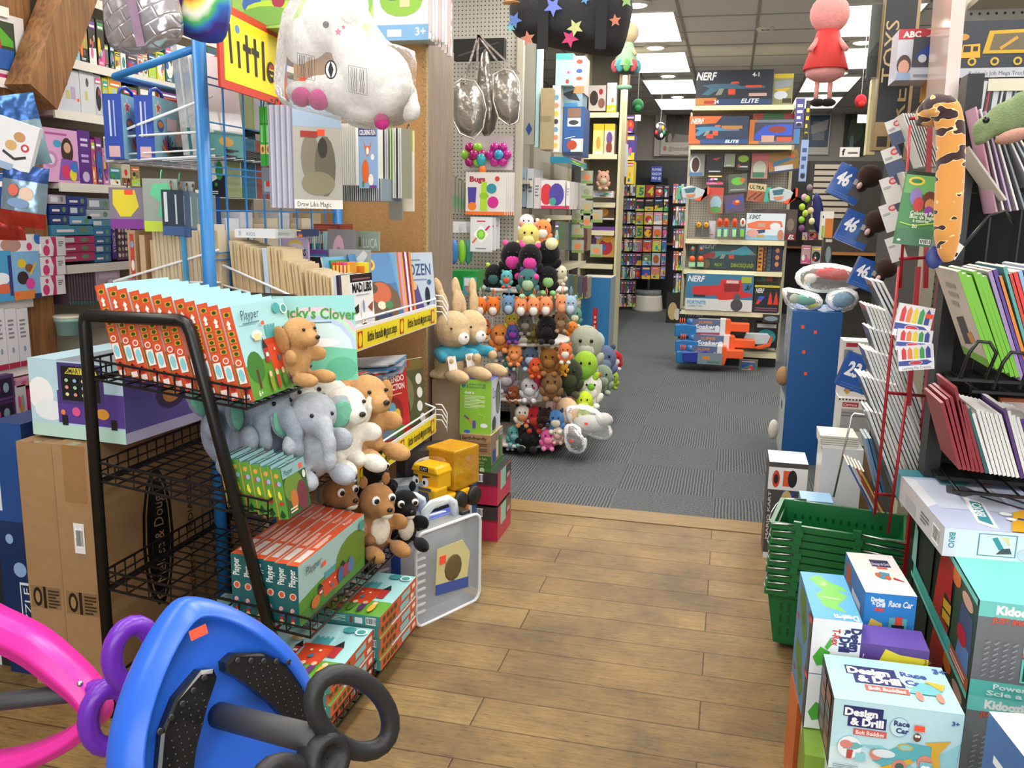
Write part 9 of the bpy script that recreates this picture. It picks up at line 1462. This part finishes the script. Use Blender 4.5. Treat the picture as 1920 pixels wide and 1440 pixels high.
tx=[('r',0,0,1,1,'#e9ebee'),('t','Design',.8,.88,.2,'#2a2f6a',{'r':-90,'b':.06,'w':.42,'fit':1}),('t','& Drill',.58,.86,.2,'#2a2f6a',{'r':-90,'b':.06,'w':.42,'fit':1}),('t','T-Rex',.42,.84,.15,'#c9342c',{'r':-90,'b':.03,'w':.3,'fit':1}),('p',[(.28,.5),(.4,.7),(.42,.55),(.34,.45)],'#4aa83a'),('p',[(.05,.3),(.2,.5),(.4,.42),(.35,.2),(.15,.15)],'#4aa83a')]
tl_=[('r',0,0,1,1,'#3f86b8'),('p',[(.2,.9),(.5,.95),(.75,.4),(.6,.1),(.4,.3),(.15,.6)],'#3f7a2c'),('e',.5,.5,.1,.1,'#2f5f22'),('e',.15,.25,.06,.05,'#b5303a'),('e',.8,.85,.06,.05,'#b5303a'),('r',.86,.0,1,1,'#2a3a4a'),('r',.88,.85,.97,.93,STK)]
tt_=[('r',0,0,1,1,'#4fa4dc'),('p',[(.15,.85),(.4,.95),(.6,.8),(.85,.7),(.95,.6),(.7,.62),(.9,.5),(.6,.3),(.75,.15),(.3,.25),(.2,.5),(.4,.6)],'#6fc04a'),('e',.45,.75,.08,.06,'#a8dc7a'),('l',[(.3,.45),(.7,.42)],.03,'#f0f0e0'),('t','Design',.95,.1,.1,'#dfeaf4',{'r':180,'b':.04,'w':.5,'fit':1})]
for i in range(2): pkg('craft_kit_box','blue and white toy dinosaur kit box, %s of the two stacked'%('upper','lower')[i],.105,.27,.135,{'*':'#e9ebee','L':'#3f86b8','T':'#4fa4dc'},{'F':tx,'L':tl_,'T':tt_},(.283,2.1,.405-.137*i),(0,0,R_(2)),None,'toy box')
pkg('craft_kit_box','orange speckled box under the toy dinosaur kit boxes',.1,.16,.265,{'*':'#c8642a'},{'L':[('r',0,0,1,1,'#c8642a')]+[('l',[(.1+.12*(k%7),.1+.09*(k//2)),(.16+.12*(k%7),.15+.09*(k//2))],.02,'#d8844a') for k in range(18)]+[('e',.75,.2,.08,.05,'#d8c03a')],'F':[('r',0,0,1,1,'#b5562a')]},(.277,2.15,0),(0,0,R_(2)),None,'toy box')
pkg('craft_kit_box','lime green box on the floor in front of the orange speckled one',.055,.2,.265,{'*':'#7a9a34'},{'L':[('r',0,0,1,1,'#7a9a34'),('e',.2,.88,.1,.06,'#d8d8c8'),('e',.6,.4,.3,.2,'#8aac3f')]},(.262,1.955,0) ,(0,0,R_(-3)),None,'toy box')
rc=[('r',0,0,1,1,'#2f86d0'),('t','Design',.12,.86,.07,'#f0f4f8',{'b':.06,'w':.26,'fit':1}),('t','& Drill',.14,.78,.07,'#f0f4f8',{'b':.06,'w':.26,'fit':1}),('r',.2,.7,.38,.76,'#d8504a'),('t','Race Car',.46,.8,.1,'#f0f4f8',{'b':.03,'s':.2,'w':.48,'fit':1}),('p',[(.1,.45),(.15,.58),(.38,.5),(.38,.42)],'#e0c060'),('e',.17,.42,.05,.045,'#d8503a'),('e',.33,.42,.05,.045,'#d8503a'),('r',.5,.3,.85,.62,'#5fb0b8'),('r',.62,.5,.76,.64,'#d8503a'),('r',.56,.4,.8,.5,'#24282c'),('r',.5,.15,.85,.3,'#9ab8c4')]
rt=[('r',0,0,1,1,'#e4e1df'),('r',.42,.66,.82,.84,'#2a2f5a'),('t','Design & Drill',.44,.7,.06,'#f4f4f8',{'w':.36,'fit':1,'r':0}),('r',.5,.6,.72,.65,'#d8605a'),('p',[(.4,.4),(.5,.52),(.7,.5),(.65,.36),(.5,.34)],'#4f8fa8'),('e',.44,.44,.06,.05,'#c9603a'),('e',.62,.38,.06,.05,'#c9603a'),('p',[(.7,.36),(.95,.3),(.75,.4)],'#b5303a')]
pkg('craft_kit_box','white-topped blue race car craft kit box behind the purple and yellow box',.115,.26,.15,{'*':'#2f86d0','T':'#e4e1df'},{'F':rc,'T':rt,'L':[('r',0,0,1,1,'#2f78bc'),('p',[(.1,.9),(.3,.9),(.35,.6),(.15,.6)],'#b5502c'),('b',.45,.3,.4,.5,2,'#e0e6f0'),('e',.85,.35,.12,.2,'#d8b08a')]},(.415,2.24,.405),(0,0,R_(3)),None,'toy box'); pkg('support_box','grey box under the white-topped race car kit box',.115,.26,.4,{'*':'#8a8d90'},None,(.42,2.24,0),(0,0,R_(3)),None,'box')
